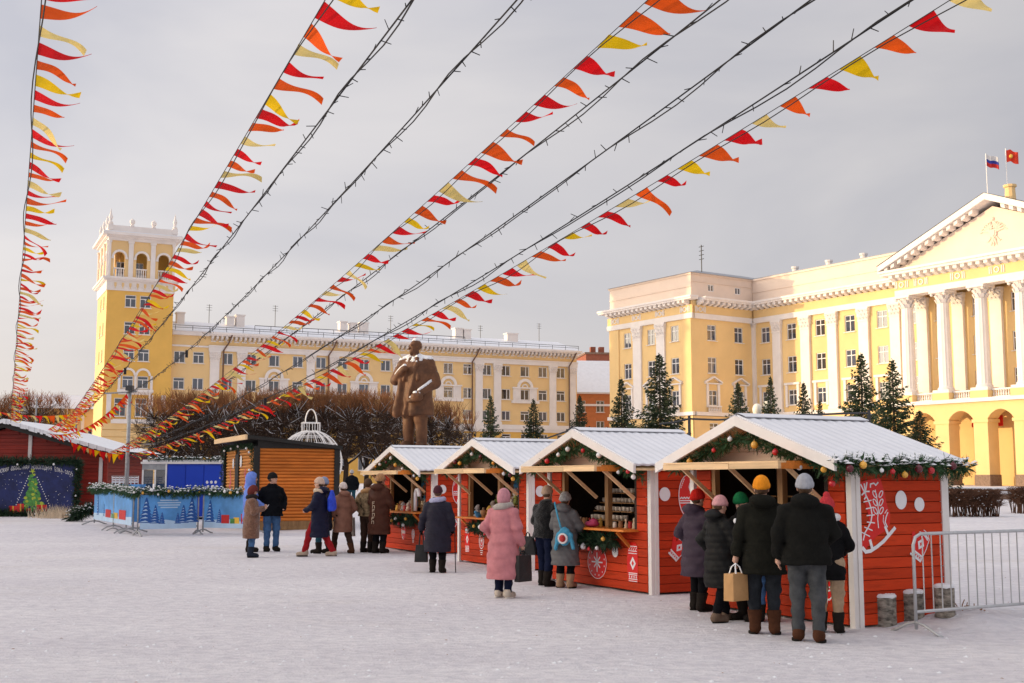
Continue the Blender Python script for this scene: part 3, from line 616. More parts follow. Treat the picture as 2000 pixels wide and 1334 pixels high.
    m.poly([(ex-0.36, ez+0.35), (ex+0.36, ez+0.35), (ex+0.36, ez-0.2), (ex, ez-0.55), (ex-0.36, ez-0.2)], ey-0.14, ey+0.05, t3)
    m.poly([(ex-0.22, ez+0.22), (ex+0.22, ez+0.22), (ex+0.22, ez-0.12), (ex, ez-0.35), (ex-0.22, ez-0.12)], ey-0.2, ey-0.1, t3)
    obj('relief_emblem', m, 'attic_pink', p)
    for x in [cxs[0]-0.2] + [c+2.1 for c in cxs[:-1:1]]:
        mm = MB(); arc_ring(mm, x+0.2, 21.08, 0.2, 0.3, yP-0.78, yP-0.7, 0, 2*math.pi, 12)
        for d in (-0.75, -0.55, 0.55, 0.75): mm.box(x+0.2+d-0.05, x+0.2+d+0.05, yP-0.77, yP-0.7, 20.75, 21.42)
        obj('wreath_relief', mm, 'plaster_white', p)
    # balcony floor, balustrade, arcade
    m = MB(); m.box(xa-0.6, xb+0.6, yP-1.3, RD, 8.95, 9.3); obj('balcony_floor', m, 'plaster_white', p)
    for i in range(5):
        a, c = cxs[i]+0.95, cxs[i+1]-0.95; m = MB()
        m.box(a, c, yP-0.35, yP-0.05, 10.0, 10.15); m.box(a, c, yP-0.35, yP-0.05, 9.31, 9.45)
        for k in range(9): m.lathe([(0.06,9.45),(0.1,9.62),(0.055,9.85),(0.08,10.0)], 6, Matrix.Translation((a+0.12+k*(c-a-0.24)/8, yP-0.2, 0)))
        obj('balustrade', m, 'plaster_white', p)
    for x in cxs:
        m = MB(); m.box(x-0.95, x+0.95, yP-0.95, yP+0.95, 9.31, 10.0); obj('pedestal', m, 'wall_cream', p)
    ar = MB(); zs, rise, zt = 7.35, 0.85, 8.95
    yo = yP - 0.9; dpt = 1.6
    edges = [cxs[0]-2.1-0.2] + [ (cxs[i]+cxs[i+1])/2 for i in range(5)] + [cxs[-1]+2.3]
    holes_ = [(c+0.75, c+4.2-0.75) for c in [cxs[0]-4.2] + cxs]
    xs0 = cxs[0]-4.6
    segs = []
    cur = xs0
    for a, c in holes_:
        segs.append((cur, a)); cur = c
    segs.append((cur, cur+1.5))
    for a, c in segs: ar.box(a, c, yo, yo+dpt, G+1.2, zs)
    for a, c in segs: ar.box(a-0.12, c+0.12, yo-0.1, yo+dpt+0.1, zs-0.32, zs-0.02)
    for a, c in holes_:
        n = 12; pts = [(a+(c-a)*k/n, zs+rise*math.sin(math.pi*k/n)**0.75) for k in range(n+1)]
        for k in range(n):
            (p0, q0), (p1, q1) = pts[k], pts[k+1]
            ar.add([(p0,yo,q0),(p1,yo,q1),(p1,yo,zt),(p0,yo,zt),(p0,yo+dpt,q0),(p1,yo+dpt,q1),(p1,yo+dpt,zt),(p0,yo+dpt,zt)], [(0,1,2,3),(4,7,6,5),(0,4,5,1)])
    for a, c in segs: ar.box(a, c, yo, yo+dpt, zs, zt)
    obj('arcade', ar, 'wall_cream', p)
    for a, c in segs:
        m = MB(); m.box(a-0.06, c+0.06, yo-0.08, yo+dpt+0.08, G-0.6, G+1.2); obj('pier_base', m, 'granite', p)
    bw = MB(); bw.box(xs0-1, xb+8, RD+2.4, RD+2.8, G, 8.95); obj('arcade_back_wall', bw, 'wall_ochre', p)  # ochre imitates the golden light bounced under the arches
    for k, (a, c) in enumerate(holes_):
        m = MB(); m.box((a+c)/2-0.75, (a+c)/2+0.75, RD+2.28, RD+2.42, G, 6.3); obj('entrance_door', m, 'pipe_brown', p)
        m = MB(); m.box((a+c)/2-0.9, (a+c)/2-0.77, RD+2.2, RD+2.42, G, 6.4); m.box((a+c)/2+0.77, (a+c)/2+0.9, RD+2.2, RD+2.42, G, 6.4); m.box((a+c)/2-0.9, (a+c)/2+0.9, RD+2.2, RD+2.42, 6.4, 6.6); obj('door_frame', m, 'plaster_white', p)
    m = MB(); m.box(cxs[2]-2.7, cxs[2]-0.3+0.9, yo+dpt+0.9, yo+dpt+1.0, 6.75, 7.75); obj('name_board', m, 'sign_red', p, )
    m = MB(); m.box(xs0-1, xb+8, yo-3.2, RD+2.4, G-0.9, G+0.02); m.box(xs0-1.5, xb+9, yo-4.0, yo-3.2, G-1.0, G-0.2); m.box(xs0-2.0, xb+9, yo-4.8, yo-4.0, G-1.1, G-0.42); obj('steps', m, 'plaster_white', p)
    # two flags on poles over the pediment
    ap = Vector((R0.x, R0.y, 0)) + RX*pc + Vector((0.8316, 0.5554, 0))*(yP+1.2)
    fz = za + 0.6
    m = MB(); m.lathe([(0.5,27.9),(0.45,29.0),(0.6,29.1),(0.6,29.3),(0.2,29.4)], 10, Matrix.Translation((pc+0.5, yP+1.5, 0))); obj('roof_vent', m, 'wall_yellow', p)
    return p
pm('sign_red', (0.72, 0.03, 0.02), 0.5, 0.1, 6, 0.05)
PORT = build_right()

def flag_mesh(name, w, h, z0, z1, mat, seed, thick=0.02):
    m = MB(); nx, nz = 14, 4
    def y(i): return 0.16*math.sin(i*0.75+seed)*(i/nx)
    def zz(i, v): return v - 0.25*(i/nx)**1.3*h + 0.08*math.sin(i*0.6+seed*2)
    for dy in (0, thick):
        for i in range(nx+1):
            for k in range(nz+1):
                v = z0 + (z1-z0)*k/nz; m.v.append((w*i/nx, y(i)+dy, zz(i, v*h)))
    N = (nx+1)*(nz+1)
    for s in (0, N):
        for i in range(nx):
            for k in range(nz):
                a = s+i*(nz+1)+k; q = (a, a+nz+1, a+nz+2, a+1); m.f.append(q if not s else q[::-1])
    return m
pm('flag_white', (0.85,0.83,0.82), 0.7, 0.04, 4, 0.05, trans=0.3); pm('flag_blue', (0.06,0.08,0.45), 0.7, 0.08, 4, 0.05, trans=0.3); pm('flag_redstripe', (0.75,0.05,0.04), 0.7, 0.08, 4, 0.05, trans=0.3); pm('flag_redfield', (0.78,0.07,0.03), 0.7, 0.08, 4, 0.05, trans=0.3); pm('gold', (0.75,0.45,0.08), 0.4, 0.1, 6, 0.05, metal=0.5)
def flags():
    for k, (u, vt, vb, ub) in enumerate([(1925, 302, 372, 1929), (1965, 292, 368, 1968)]):
        Yd = 116.0; base = atY(ub, vb+8, Yd); top = atY(u, vt, Yd)
        lab = ['white blue and red striped flag on a thin pole above the pediment', 'red flag with a small pale emblem on a thin pole above the pediment'][k]
        t = thing('roof_flag', lab, 'flag', (base.x, base.y, 0), 0.0)
        zb, zt = base.z-1.5, top.z
        m = MB().tube([(0,0,zb),(0,0,zt+0.1)], 0.045, 6); obj('pole', m, 'trim_white', t)
        w, h = 1.15, 1.2
        if k == 0:
            for (a, c, mt) in ((0.0,0.34,'flag_redstripe'),(0.34,0.6,'flag_blue'),(0.6,1.0,'flag_white')):
                obj('flag_stripe', flag_mesh('stripe', w, h, a, c, mt, 1.0), mt, t, (0.04,0,zt-h))
        else:
            f = obj('flag_cloth', flag_mesh('cloth', w*1.05, h, 0, 1, 'flag_redfield', 2.3), 'flag_redfield', t, (0.04,0,zt-h))
            m = MB(); m.ball((0.45,-0.03,0.5), 0.2, 8, 5, 1.2); obj('emblem', m, 'gold', f)
flags()

# ---------------------------------------------------------------- brick houses in the gap, small houses at the far left, shading row beyond the left edge
def simple_house(name, label, loc, rz, W, D, H, wall, roof_h, rows, cols, roofmat='roof_snow', win=(1.1, 1.5), z0=0.0, style='two', flat=False):
    b = thing(name, label, 'building', loc, rz)
    xs = [W*(i+0.5)/cols for i in range(cols)]; dz = (H-1.2)/rows
    holes = [(x-win[0]/2, x+win[0]/2, z0+1.3+dz*j, z0+1.3+dz*j+win[1]) for j in range(rows) for x in xs]
    obj('wall', wall_holes(0, W, z0-1, z0+H, holes), wall, b)
    m = MB(); m.box(0.0, W, 0.3, D, z0-1, z0+H-0.02); obj('core', m, wall, b)
    for a, c, d, e in holes: place_window(b, I4, (a+c)/2, 0.14, d, c-a, e-d, style)
    m = MB()
    if flat: m.box(-0.3, W+0.3, -0.4, D+0.3, z0+H, z0+H+0.35)
    else: m.add([(-0.4,-0.5,z0+H),(W+0.4,-0.5,z0+H),(W+0.4,D/2,z0+H+roof_h),(-0.4,D/2,z0+H+roof_h),(-0.4,D+0.5,z0+H),(W+0.4,D+0.5,z0+H)], [(0,1,2,3),(3,2,5,4),(0,3,4),(1,5,2),(0,4,5,1)])
    obj('roof', m, roofmat, b); return b
def small_buildings():
    g = 1.3
    p = atY(1118, 900, 176)
    b = simple_house('brick_apartment_house', 'orange brick house with snowy mansard roof between the two yellow buildings', (p.x, p.y, 0), R(8), 14, 10, 13.2, 'brick_orange', 5.2, 4, 5, z0=g, win=(1.2, 1.7))
    m = MB(); m.box(0, 14, -0.25, 0, g+11.2, g+11.5); m.box(-0.4, 14.2, -0.35, 0, g+13.0, g+13.3); obj('belt_course', m, 'plaster_white', b)
    p2 = atY(1146, 900, 190)
    c = thing('brick_penthouse_block', 'dark red brick block rising behind the snowy mansard roof', 'building', (p2.x, p2.y, 0), R(8))
    m = MB(); m.box(0, 12, 0, 8, 0, 21.6); obj('wall', m, 'brick_red', c)
    m = MB(); m.box(-0.2, 12.2, -0.2, 8.2, 21.6, 21.9); obj('coping', m, 'granite', c)
    for x in (1.2, 2.6, 6.8): obj('chimney', MB().box(x, x+0.8, 2, 3, 21.9, 23.0), 'brick_red', c)
    # far left
    q = atY(150, 900, 152)
    b = simple_house('yellow_annex', 'lower yellow house joined to the foot of the tower on its left', (q.x-6.5, q.y-1.5, 0), R(20), 9.5, 9, 9.4, 'wall_yellow', 2.0, 2, 4, z0=g)
    m = MB()
    for i in range(5): m.box(9.5*i/4-0.2, 9.5*i/4+0.2, -0.2, 0, g, g+9.3)
    obj('pilasters', m, 'plaster_white', b)
    q = atY(60, 900, 190); simple_house('small_white_house', 'small pale house with a snowy roof at far left beyond the red hut', (q.x-6, q.y, 0), R(12), 13, 8, 6.4, 'plaster_white', 3.0, 1, 4, z0=g)
    q = atY(-40, 900, 215); simple_house('small_cream_house', 'cream house half hidden by trees at the left edge', (q.x-8, q.y, 0), R(4), 13, 8, 7, 'wall_cream', 3.0, 1, 4, z0=g)
    # the row of houses that closes the square on its sunny side (left of the frame); it keeps the square in shade
    y = -70
    for k, (w, h, wall) in enumerate([(38, 13.2, 'wall_yellow'), (34, 12.6, 'wall_cream'), (40, 13.4, 'wall_ochre'), (36, 12.8, 'plaster_white'), (30, 12.4, 'wall_yellow')]):
        simple_house('square_side_house', ['yellow', 'cream', 'ochre', 'white plaster', 'pale yellow'][k] + ' house closing the left side of the square, outside the picture', (-95, y+w, 0), R(90)+math.pi, w, 12, h-2.3, wall, 1.0, 3, 7)
        y += w + 0.0
small_buildings()
# ================================================================ smooth solids: bodies and clothes are grown as smooth solids (signed distances, surface nets)
def surface_nets(f, lo, hi, h):
    lo = np.array(lo, float); n = np.maximum(((np.array(hi)-lo)/h).astype(int)+2, 3)
    ax = [lo[i]+h*np.arange(n[i]) for i in range(3)]
    X, Y, Z = np.meshgrid(*ax, indexing='ij'); V = f(X, Y, Z).astype(np.float32)
    S = V < 0; c = np.zeros(tuple(n-1), np.uint8)
    for a in (0, 1):
        for b in (0, 1):
            for d in (0, 1): c += S[a:n[0]-1+a, b:n[1]-1+b, d:n[2]-1+d]
    I = np.argwhere((c > 0) & (c < 8))
    if len(I) == 0: return [], []
    acc = np.zeros((len(I), 3)); cnt = np.zeros(len(I))
    cor = [(a, b, d) for a in (0, 1) for b in (0, 1) for d in (0, 1)]
    for p in cor:
        for k in range(3):
            if p[k]: continue
            q = list(p); q[k] = 1
            v0 = V[I[:,0]+p[0], I[:,1]+p[1], I[:,2]+p[2]]; v1 = V[I[:,0]+q[0], I[:,1]+q[1], I[:,2]+q[2]]
            m = (v0 < 0) != (v1 < 0); t = np.where(m, v0/np.where(m, v0-v1, 1), 0)
            e = np.array(p, float)[None, :].repeat(len(I), 0); e[:, k] += t; acc[m] += e[m]; cnt[m] += 1
    P = lo + h*(I + acc/cnt[:, None])
    idx = -np.ones(tuple(n-1), int); idx[I[:,0], I[:,1], I[:,2]] = np.arange(len(I)); F = []
    for k in range(3):
        a, b = (k+1) % 3, (k+2) % 3; sl0 = [slice(None)]*3; sl1 = [slice(None)]*3; sl0[k] = slice(0, -1); sl1[k] = slice(1, None)
        E = np.argwhere(S[tuple(sl0)] != S[tuple(sl1)]); E = E[(E[:, a] > 0) & (E[:, b] > 0) & (E[:, a] < n[a]-1) & (E[:, b] < n[b]-1)]
        if not len(E): continue
        fl = S[tuple(sl0)][E[:,0], E[:,1], E[:,2]]
        def cell(da, db): q = E.copy(); q[:, a] -= da; q[:, b] -= db; return idx[q[:,0], q[:,1], q[:,2]]
        Q = np.stack([cell(1,1), cell(0,1), cell(0,0), cell(1,0)], 1); Q[~fl] = Q[~fl][:, ::-1]; F.append(Q[(Q >= 0).all(1)])
    return P, np.concatenate(F)
def net(name, f, lo, hi, h, mat):
    P, F = surface_nets(f, lo, hi, h); me = bpy.data.meshes.new(name)
    me.from_pydata(P.tolist() if len(P) else [], [], F.tolist() if len(P) else []); me.materials.append(M_(mat)); me.shade_smooth(); return me
def rcone(X, Y, Z, a, b, ra, rb, sy=1.0):
    ax, ay, az = a; bx, by, bz = b; dx, dy, dz = bx-ax, by-ay, bz-az; L = dx*dx+dy*dy+dz*dz
    t = np.clip(((X-ax)*dx+(Y-ay)*dy+(Z-az)*dz)/L, 0, 1)
    return np.sqrt((X-ax-dx*t)**2+((Y-ay-dy*t)/sy)**2+(Z-az-dz*t)**2) - (ra+(rb-ra)*t)
def ell(X, Y, Z, c, r):
    k0 = np.sqrt(((X-c[0])/r[0])**2+((Y-c[1])/r[1])**2+((Z-c[2])/r[2])**2); return (k0-1)*min(r)
def smin(a, b, k):
    h = np.clip(0.5+0.5*(b-a)/k, 0, 1); return b+(a-b)*h-k*h*(1-h)
def column(X, Y, Z, prof, yc=0.0):
    zs = [p[0] for p in prof]; rx = np.interp(Z, zs, [p[1] for p in prof]); ry = np.interp(Z, zs, [p[2] for p in prof])
    yo = np.interp(Z, zs, [p[3] if len(p) > 3 else 0 for p in prof])
    k = np.sqrt((X/rx)**2+((Y-yo)/ry)**2); d = (k-1)*np.minimum(rx, ry); return np.maximum(d, np.maximum(zs[0]-Z, Z-zs[-1]))

# ================================================================ market stalls
pm('red_plank', (0.54, 0.046, 0.010), 0.62, 0.28, 5, 0.25, 22, stretch=(0.35, 3, 3), rnd=0.13, spec=0.15, dirt=((0.26, 0.016, 0.006), 0.6, 5))
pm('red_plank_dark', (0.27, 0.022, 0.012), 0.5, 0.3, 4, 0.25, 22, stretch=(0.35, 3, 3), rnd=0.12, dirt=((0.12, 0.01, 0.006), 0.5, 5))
pm('pale_wood', (0.78, 0.54, 0.30), 0.55, 0.16, 4, 0.2, 30, stretch=(0.4, 4, 4), rnd=0.06)
pm('orange_wood', (0.70, 0.22, 0.035), 0.5, 0.2, 4, 0.2, 30, stretch=(0.4, 4, 4), rnd=0.08)
pm('brown_wood', (0.34, 0.19, 0.08), 0.55, 0.25, 4, 0.2, 30, stretch=(3, 3, 0.4), rnd=0.08)
pm('gable_wood', (0.88, 0.74, 0.62), 0.6, 0.10, 4, 0.2, 30, stretch=(0.3, 4, 4), rnd=0.05, dirt=((0.55, 0.35, 0.22), 0.4, 4))
pm('white_board', (0.84, 0.80, 0.77), 0.55, 0.06, 3, 0.15, 20, rnd=0.03, dirt=((0.58, 0.52, 0.47), 0.35, 3))
pm('sticker_red', (0.72, 0.012, 0.008), 0.35, 0.05, 6, 0.03, rnd=0)
pm('sticker_white', (0.86, 0.85, 0.87), 0.4, 0.03, 6, 0.03, rnd=0)
pm('fir', (0.035, 0.090, 0.032), 0.6, 0.4, 9, 0.1, rnd=0.1)
pm('fir_dark', (0.018, 0.050, 0.022), 0.6, 0.4, 9, 0.1, rnd=0.1)
for nm, c in {'bauble_white': (0.85,0.85,0.86), 'bauble_red': (0.55,0.02,0.03), 'bauble_gold': (0.80,0.42,0.06), 'bauble_dark': (0.12,0.01,0.02)}.items(): pm(nm, c, 0.18, 0.05, 5, 0, spec=0.6)
SX = Vector((0.4672, -0.8842, 0)); SROT = math.atan2(SX.y, SX.x)
SW, SDP, PH = 3.10, 1.50, 0.1295                 # stall width, depth, plank pitch
NPL = 15
def plank_mesh(L, h=PH-0.006, t=0.028, mat='red_plank'):
    m = MB(); m.cbox(-L/2, L/2, -t, 0, 0, h, 0.006); return fixn(m.mesh('plank', mat))
PL = {}
def plank(parent, L, x, y, z, rz=0.0, mat='red_plank', h=None, name='plank'):
    k = (round(L,3), mat, h)
    if k not in PL: PL[k] = plank_mesh(L, h or PH-0.006, mat=mat)
    return obj(name, PL[k], None, parent, (x, y, z), (0,0,rz))
def ellipse(cx, cy, a, b, n=24, rot=0.0):
    c, s = math.cos(rot), math.sin(rot)
    return [(cx+a*math.cos(t)*c-b*math.sin(t)*s, cy+a*math.cos(t)*s+b*math.sin(t)*c) for t in [2*math.pi*i/n for i in range(n)]]
class Art:
    """flat cut-out stickers: red ground and white print, in the plane of a wall; to3(u, v, d) with d outward"""
    def __init__(s, to3): s.r, s.w, s.to3 = MB(), MB(), to3
    def red(s, pts): s.r.poly(pts, 0.002, 0.005, s.to3)
    def white(s, pts, lift=0): s.w.poly(pts, 0.006+lift, 0.009+lift, s.to3)
    def line(s, pts, w=0.012):
        for i in range(len(pts)-1):
            (a, b), (c, d) = pts[i], pts[i+1]; L = math.hypot(c-a, d-b) or 1e-6; nx, ny = -(d-b)/L*w/2, (c-a)/L*w/2
            ex, ey = (c-a)/L*w*0.3, (d-b)/L*w*0.3; dl = 0.0006*(i % 3)
            s.w.poly([(a-ex+nx,b-ey+ny),(a-ex-nx,b-ey-ny),(c+ex-nx,d+ey-ny),(c+ex+nx,d+ey+ny)], 0.006, 0.009+dl, s.to3)
    def ring(s, cx, cy, a, b, w=0.012, rot=0, n=28):
        p = ellipse(cx, cy, a, b, n, rot); s.line(p + [p[0]], w)
    def done(s, parent, name):
        if s.r.v:
            o = obj(name, s.r, 'sticker_red', parent)
            if s.w.v: obj('print', s.w, 'sticker_white', o)
        elif s.w.v: obj(name, s.w, 'sticker_white', parent)
def art_dot(A, cx, cy, a, b): A.white(ellipse(cx, cy, a, b))
def art_bauble(A, cx, cy, a, b):
    A.red(ellipse(cx, cy, a, b, 32)); A.ring(cx, cy, a*0.97, b*0.97, 0.009)
    for k in range(8):
        t = math.pi*k/4; q = 1.0 if k % 2 == 0 else 0.75; A.line([(cx, cy), (cx+a*0.55*q*math.sin(t), cy+b*0.55*q*math.cos(t))], 0.022)
    for k in range(12):
        t = 2*math.pi*(k+0.5)/12; A.white(ellipse(cx+a*0.78*math.cos(t), cy+b*0.78*math.sin(t), 0.011, 0.014, 8), 0.001)
    A.white([(cx-0.045, cy+b), (cx+0.045, cy+b), (cx+0.05, cy+b+0.05), (cx+0.02, cy+b+0.035), (cx, cy+b+0.06), (cx-0.02, cy+b+0.035), (cx-0.05, cy+b+0.05)])
    A.white(ellipse(cx+0.02, cy+b+0.10, 0.04, 0.05, 16))
def art_mitten(A, cx, cy, s, rot):
    c, q = math.cos(rot), math.sin(rot); T = lambda p: [(cx+s*(x*c-y*q), cy+s*(x*q+y*c)) for x, y in p]
    A.red(T([(-0.5,-0.9),(0.5,-0.9),(0.55,0.0),(0.5,0.7),(0.2,1.0),(-0.2,1.0),(-0.5,0.7),(-0.52,0.25),(-0.85,0.55),(-1.0,0.35),(-0.75,-0.1),(-0.55,-0.4)]))
    A.line(T([(-0.5,-0.92),(0.5,-0.92),(0.56,0.0),(0.5,0.7),(0.2,1.0),(-0.2,1.0)]), 0.008)
    A.white(T([(0,-0.3),(0.3,0.1),(0,0.5),(-0.3,0.1)])); A.r.poly(T([(0,-0.05),(0.11,0.1),(0,0.25),(-0.11,0.1)]), 0.0095, 0.011, A.to3)
    for yy in (-0.85, -0.55): A.line(T([(-0.5,yy),(0.5,yy)]), 0.014*s/0.15)
    for k in range(5): A.line(T([(-0.45+k*0.2,-0.82),(-0.3+k*0.2,-0.6)]), 0.008); A.line(T([(-0.3+k*0.2,-0.82),(-0.45+k*0.2,-0.6)]), 0.008)
    for k in range(3): A.line(T([(-0.45,0.72-k*0.07),(0.0,0.85-k*0.07),(0.4,0.72-k*0.07)]), 0.010)
def art_candle(A, cx, cy, w, h):
    A.red([(cx-w/2,cy),(cx+w/2,cy),(cx+w/2,cy+h*0.9),(cx+w*0.25,cy+h),(cx-w*0.25,cy+h),(cx-w/2,cy+h*0.9),(cx-w/2-0.03,cy+h*0.55),(cx-w/2-0.03,cy+h*0.4)])
    for f in (0.02, 0.07, 0.18, 0.22, 0.72, 0.78, 0.9): A.line([(cx-w*0.42, cy+h*f), (cx+w*0.42, cy+h*f)], 0.012)
    for k in range(4): A.white(ellipse(cx-w*0.35+k*w*0.23, cy+h*0.125, 0.014, 0.02, 8))
    A.white([(cx,cy+h*0.3),(cx+w*0.3,cy+h*0.47),(cx,cy+h*0.64),(cx-w*0.3,cy+h*0.47)]); A.r.poly([(cx,cy+h*0.4),(cx+w*0.12,cy+h*0.47),(cx,cy+h*0.54),(cx-w*0.12,cy+h*0.47)], 0.0095, 0.011, A.to3)
    for k in range(4): A.line([(cx-w*0.4+k*w*0.22, cy+h*0.80), (cx-w*0.25+k*w*0.22, cy+h*0.87)], 0.009)
def art_ornament(A, cx, cy, s):
    A.red(ellipse(cx, cy, s*0.55, s*0.85, 24)); A.ring(cx, cy, s*0.52, s*0.8, 0.016); A.ring(cx, cy, s*0.34, s*0.52, 0.014)
    A.white([(cx, cy+s*0.32), (cx+s*0.07, cy+s*0.07), (cx+s*0.22, cy), (cx+s*0.07, cy-s*0.07), (cx, cy-s*0.32), (cx-s*0.07, cy-s*0.07), (cx-s*0.22, cy), (cx-s*0.07, cy+s*0.07)])
    for k in range(3): A.line([(cx-s*0.3+k*s*0.08, cy-s*(1.0+0.2*k)), (cx+s*0.3-k*s*0.08, cy-s*(1.0+0.2*k))], 0.014)
def art_bell(A, cx, cy, s):
    A.red([(cx-0.15*s,cy+0.8*s),(cx+0.15*s,cy+0.8*s),(cx+0.55*s,cy+0.1*s),(cx+0.85*s,cy-0.35*s),(cx,cy-0.75*s),(cx-0.85*s,cy-0.35*s),(cx-0.55*s,cy+0.1*s)])
    for k in (0, 1): A.line([(cx-0.6*s+0.06*k*s, cy+0.02*s+0.14*k*s), (cx, cy-0.16*s+0.14*k*s), (cx+0.6*s-0.06*k*s, cy+0.02*s+0.14*k*s)], 0.018)
    pts = [(cx+s*(-0.85+1.7*k/12), cy-0.42*s-0.12*s*math.sin(k*math.pi/3)) for k in range(13)]; A.line(pts, 0.018)
    A.white([(cx-0.2*s,cy-0.45*s),(cx+0.2*s,cy-0.45*s),(cx+0.12*s,cy-0.85*s),(cx-0.12*s,cy-0.85*s)])
def art_cap_ornament(A, cx, cy, s):
    A.red(ellipse(cx, cy, s*0.75, s*1.35, 28)); p = ellipse(cx, cy, s*0.72, s*1.3, 28); A.line(p[6:22], 0.012)
    for k in range(5): A.line([(cx-0.55*s+0.05*k*s, cy+0.5*s+0.12*k*s), (cx-0.53*s+0.06*k*s, cy+0.56*s+0.12*k*s)], 0.012)
    for y in (-0.28, -0.42): A.line([(cx-0.62*s, cy+y*s), (cx+0.62*s, cy+y*s)], 0.016)
    A.line([(cx-0.62*s+k*0.1*s, cy-0.15*s+(0.07*s if k % 2 else 0)) for k in range(13)], 0.018)
    A.white([(cx+0.1*s,cy+0.3*s),(cx+0.25*s,cy+0.35*s),(cx+0.3*s,cy+0.2*s),(cx+0.45*s,cy+0.5*s),(cx+0.35*s,cy+0.75*s),(cx+0.2*s,cy+0.65*s),(cx+0.1*s,cy+0.8*s),(cx+0.02*s,cy+0.55*s)])
    A.line([(cx-0.25*s, cy-1.15*s), (cx-0.2*s, cy-1.0*s), (cx-0.18*s, cy-0.85*s)], 0.02)
def art_skate(A):
    T = lambda pts: [((x-300)/1210*1.30, 1.7-((y/7.41)-58)*0.00598) for x, y in pts]
    A.red(T([(330,470),(420,420),(640,380),(690,560),(730,780),(770,900),(765,1050),(690,1160),(560,1230),(470,1330),(400,1400),(345,1400),(330,1280),(360,1190),(430,1090),(460,960),(420,800),(375,620)]))
    lace = T([(400,590),(440,680),(470,760),(490,840),(500,920),(480,1020),(430,1110),(385,1180),(360,1280)]); A.line(lace, 0.016)
    for (x, y), d in zip([(440,720),(470,820),(480,925),(480,1030),(440,1120),(400,1200)], [12,12,5,-8,-25,-30]): A.line(T([(x-55,y+d),(x+55,y-d)]), 0.013)
    for q in [[(350,480),(400,590),(360,630)],[(440,450),(415,580),(470,580)],[(400,470),(420,660),(395,690)]]: A.line(T(q), 0.017)
    A.line(T([(490,520),(490,475),(540,460),(570,490),(605,450)]), 0.016)
    A.line(T([(590,1110),(580,980),(595,860),(590,760),(560,560)]), 0.012)
    for y in (650, 770, 890):
        for q in (-1, 1): A.ring(*T([(595+q*45, y-30)])[0], 0.022, 0.045, 0.011, rot=q*-0.6, n=14)
    A.line(T([(735,890),(705,960),(690,1030),(720,1100)]), 0.014); A.line(T([(725,850),(690,900)]), 0.010); A.line(T([(668,930),(662,1020),(690,1090)]), 0.009)
    A.line(T([(348,1395),(390,1450),(460,1440),(560,1380),(654,1310),(740,1220),(830,1120)]), 0.042); A.line(T([(460,1290),(490,1420)]), 0.038); A.line(T([(690,1100),(730,1210)]), 0.034)

def fir_garland(pts, radius, seed, n_per_m=170, snow=0.0, droop=0.3):
    """needle sprays along a polyline: returns (needles, snow tufts)"""
    rng = random.Random(seed); m, sn = MB(), MB()
    for i in range(len(pts)-1):
        a, b = Vector(pts[i]), Vector(pts[i+1]); L = (b-a).length
        for _ in range(int(L*n_per_m*1.5)):
            p = a.lerp(b, rng.random()); d = Vector((rng.gauss(0,1), rng.gauss(0,1), rng.gauss(0,1)-droop)).normalized()
            ln = radius*rng.uniform(0.55, 1.25); s = Vector((rng.gauss(0,1), rng.gauss(0,1), rng.gauss(0,1))); s = (s - d*s.dot(d)).normalized()
            w = ln*rng.uniform(0.05, 0.09); q = p + d*ln*0.1; mid = p + d*ln*0.55; tip = p + d*ln
            m.add([q, mid+s*w, tip, mid-s*w], [(0,1,2,3)])
            for f in (0.25, 0.42, 0.58, 0.74, 0.88):                                # side needles
                for e in (-1, 1):
                    r0 = p + d*ln*f; r1 = r0 + (d*0.55 + s*e*0.8)*ln*0.30; nrm = d.cross(s)*ln*0.022 + d*ln*0.018
                    m.add([r0-nrm, r0+nrm, r1], [(0,1,2)])
            if snow and d.z > -0.1 and rng.random() < snow:
                c = p + d*ln*rng.uniform(0.5, 0.9) + Vector((0,0,0.012)); r = rng.uniform(0.018, 0.035)
                sn.add([c+Vector((r*1.6*math.cos(t), r*1.6*math.sin(t), rng.uniform(-0.006,0.004))) for t in (0,1.05,2.1,3.14,4.19,5.24)] + [c+Vector((0,0,r*0.8))], [(k,(k+1)%6,6) for k in range(6)])
    return m, sn
BAUB = {}
def bauble(parent, p, r, kind):
    if kind not in BAUB:
        m = MB().ball((0,0,0), 1.0, 12, 8); m.lathe([(0.22,0.95),(0.22,1.2),(0.05,1.25)], 8); BAUB[kind] = fixn(m.mesh('bauble', kind, True)); BAUB[kind].shade_smooth()
    o = obj('bauble', BAUB[kind], None, parent, p); o.scale = (r, r, r); return o
def hang_garland(root_frame, pts, radius, seed, label, group, nb=9, snow=0.0, mat='fir', kinds=('bauble_white','bauble_white','bauble_red','bauble_gold','bauble_dark'), front=(0,-1,0), loc=None, rz=None, dens=170):
    g = thing('fir_garland', label, 'garland', loc if loc is not None else root_frame.location, rz if rz is not None else root_frame.rotation_euler.z, group)
    m, sn = fir_garland(pts, radius, seed, dens, snow); obj('needles', m, mat, g, fix=False, kind='stuff')
    if sn.v: obj('snow', sn, 'snow', g, fix=False, kind='stuff')
    rng = random.Random(seed+5); tot = len(pts)-1; fv = Vector(front)
    for k in range(nb):
        t = (k+rng.uniform(0.25,0.75))/nb*tot; i = min(int(t), tot-1); p = Vector(pts[i]).lerp(Vector(pts[i+1]), t-i)
        r = rng.uniform(0.026, 0.048); bauble(g, p + fv*(radius*0.75) + Vector((0,0,rng.uniform(-0.7,0.2)*radius)), r, kinds[k % len(kinds)])
    return g

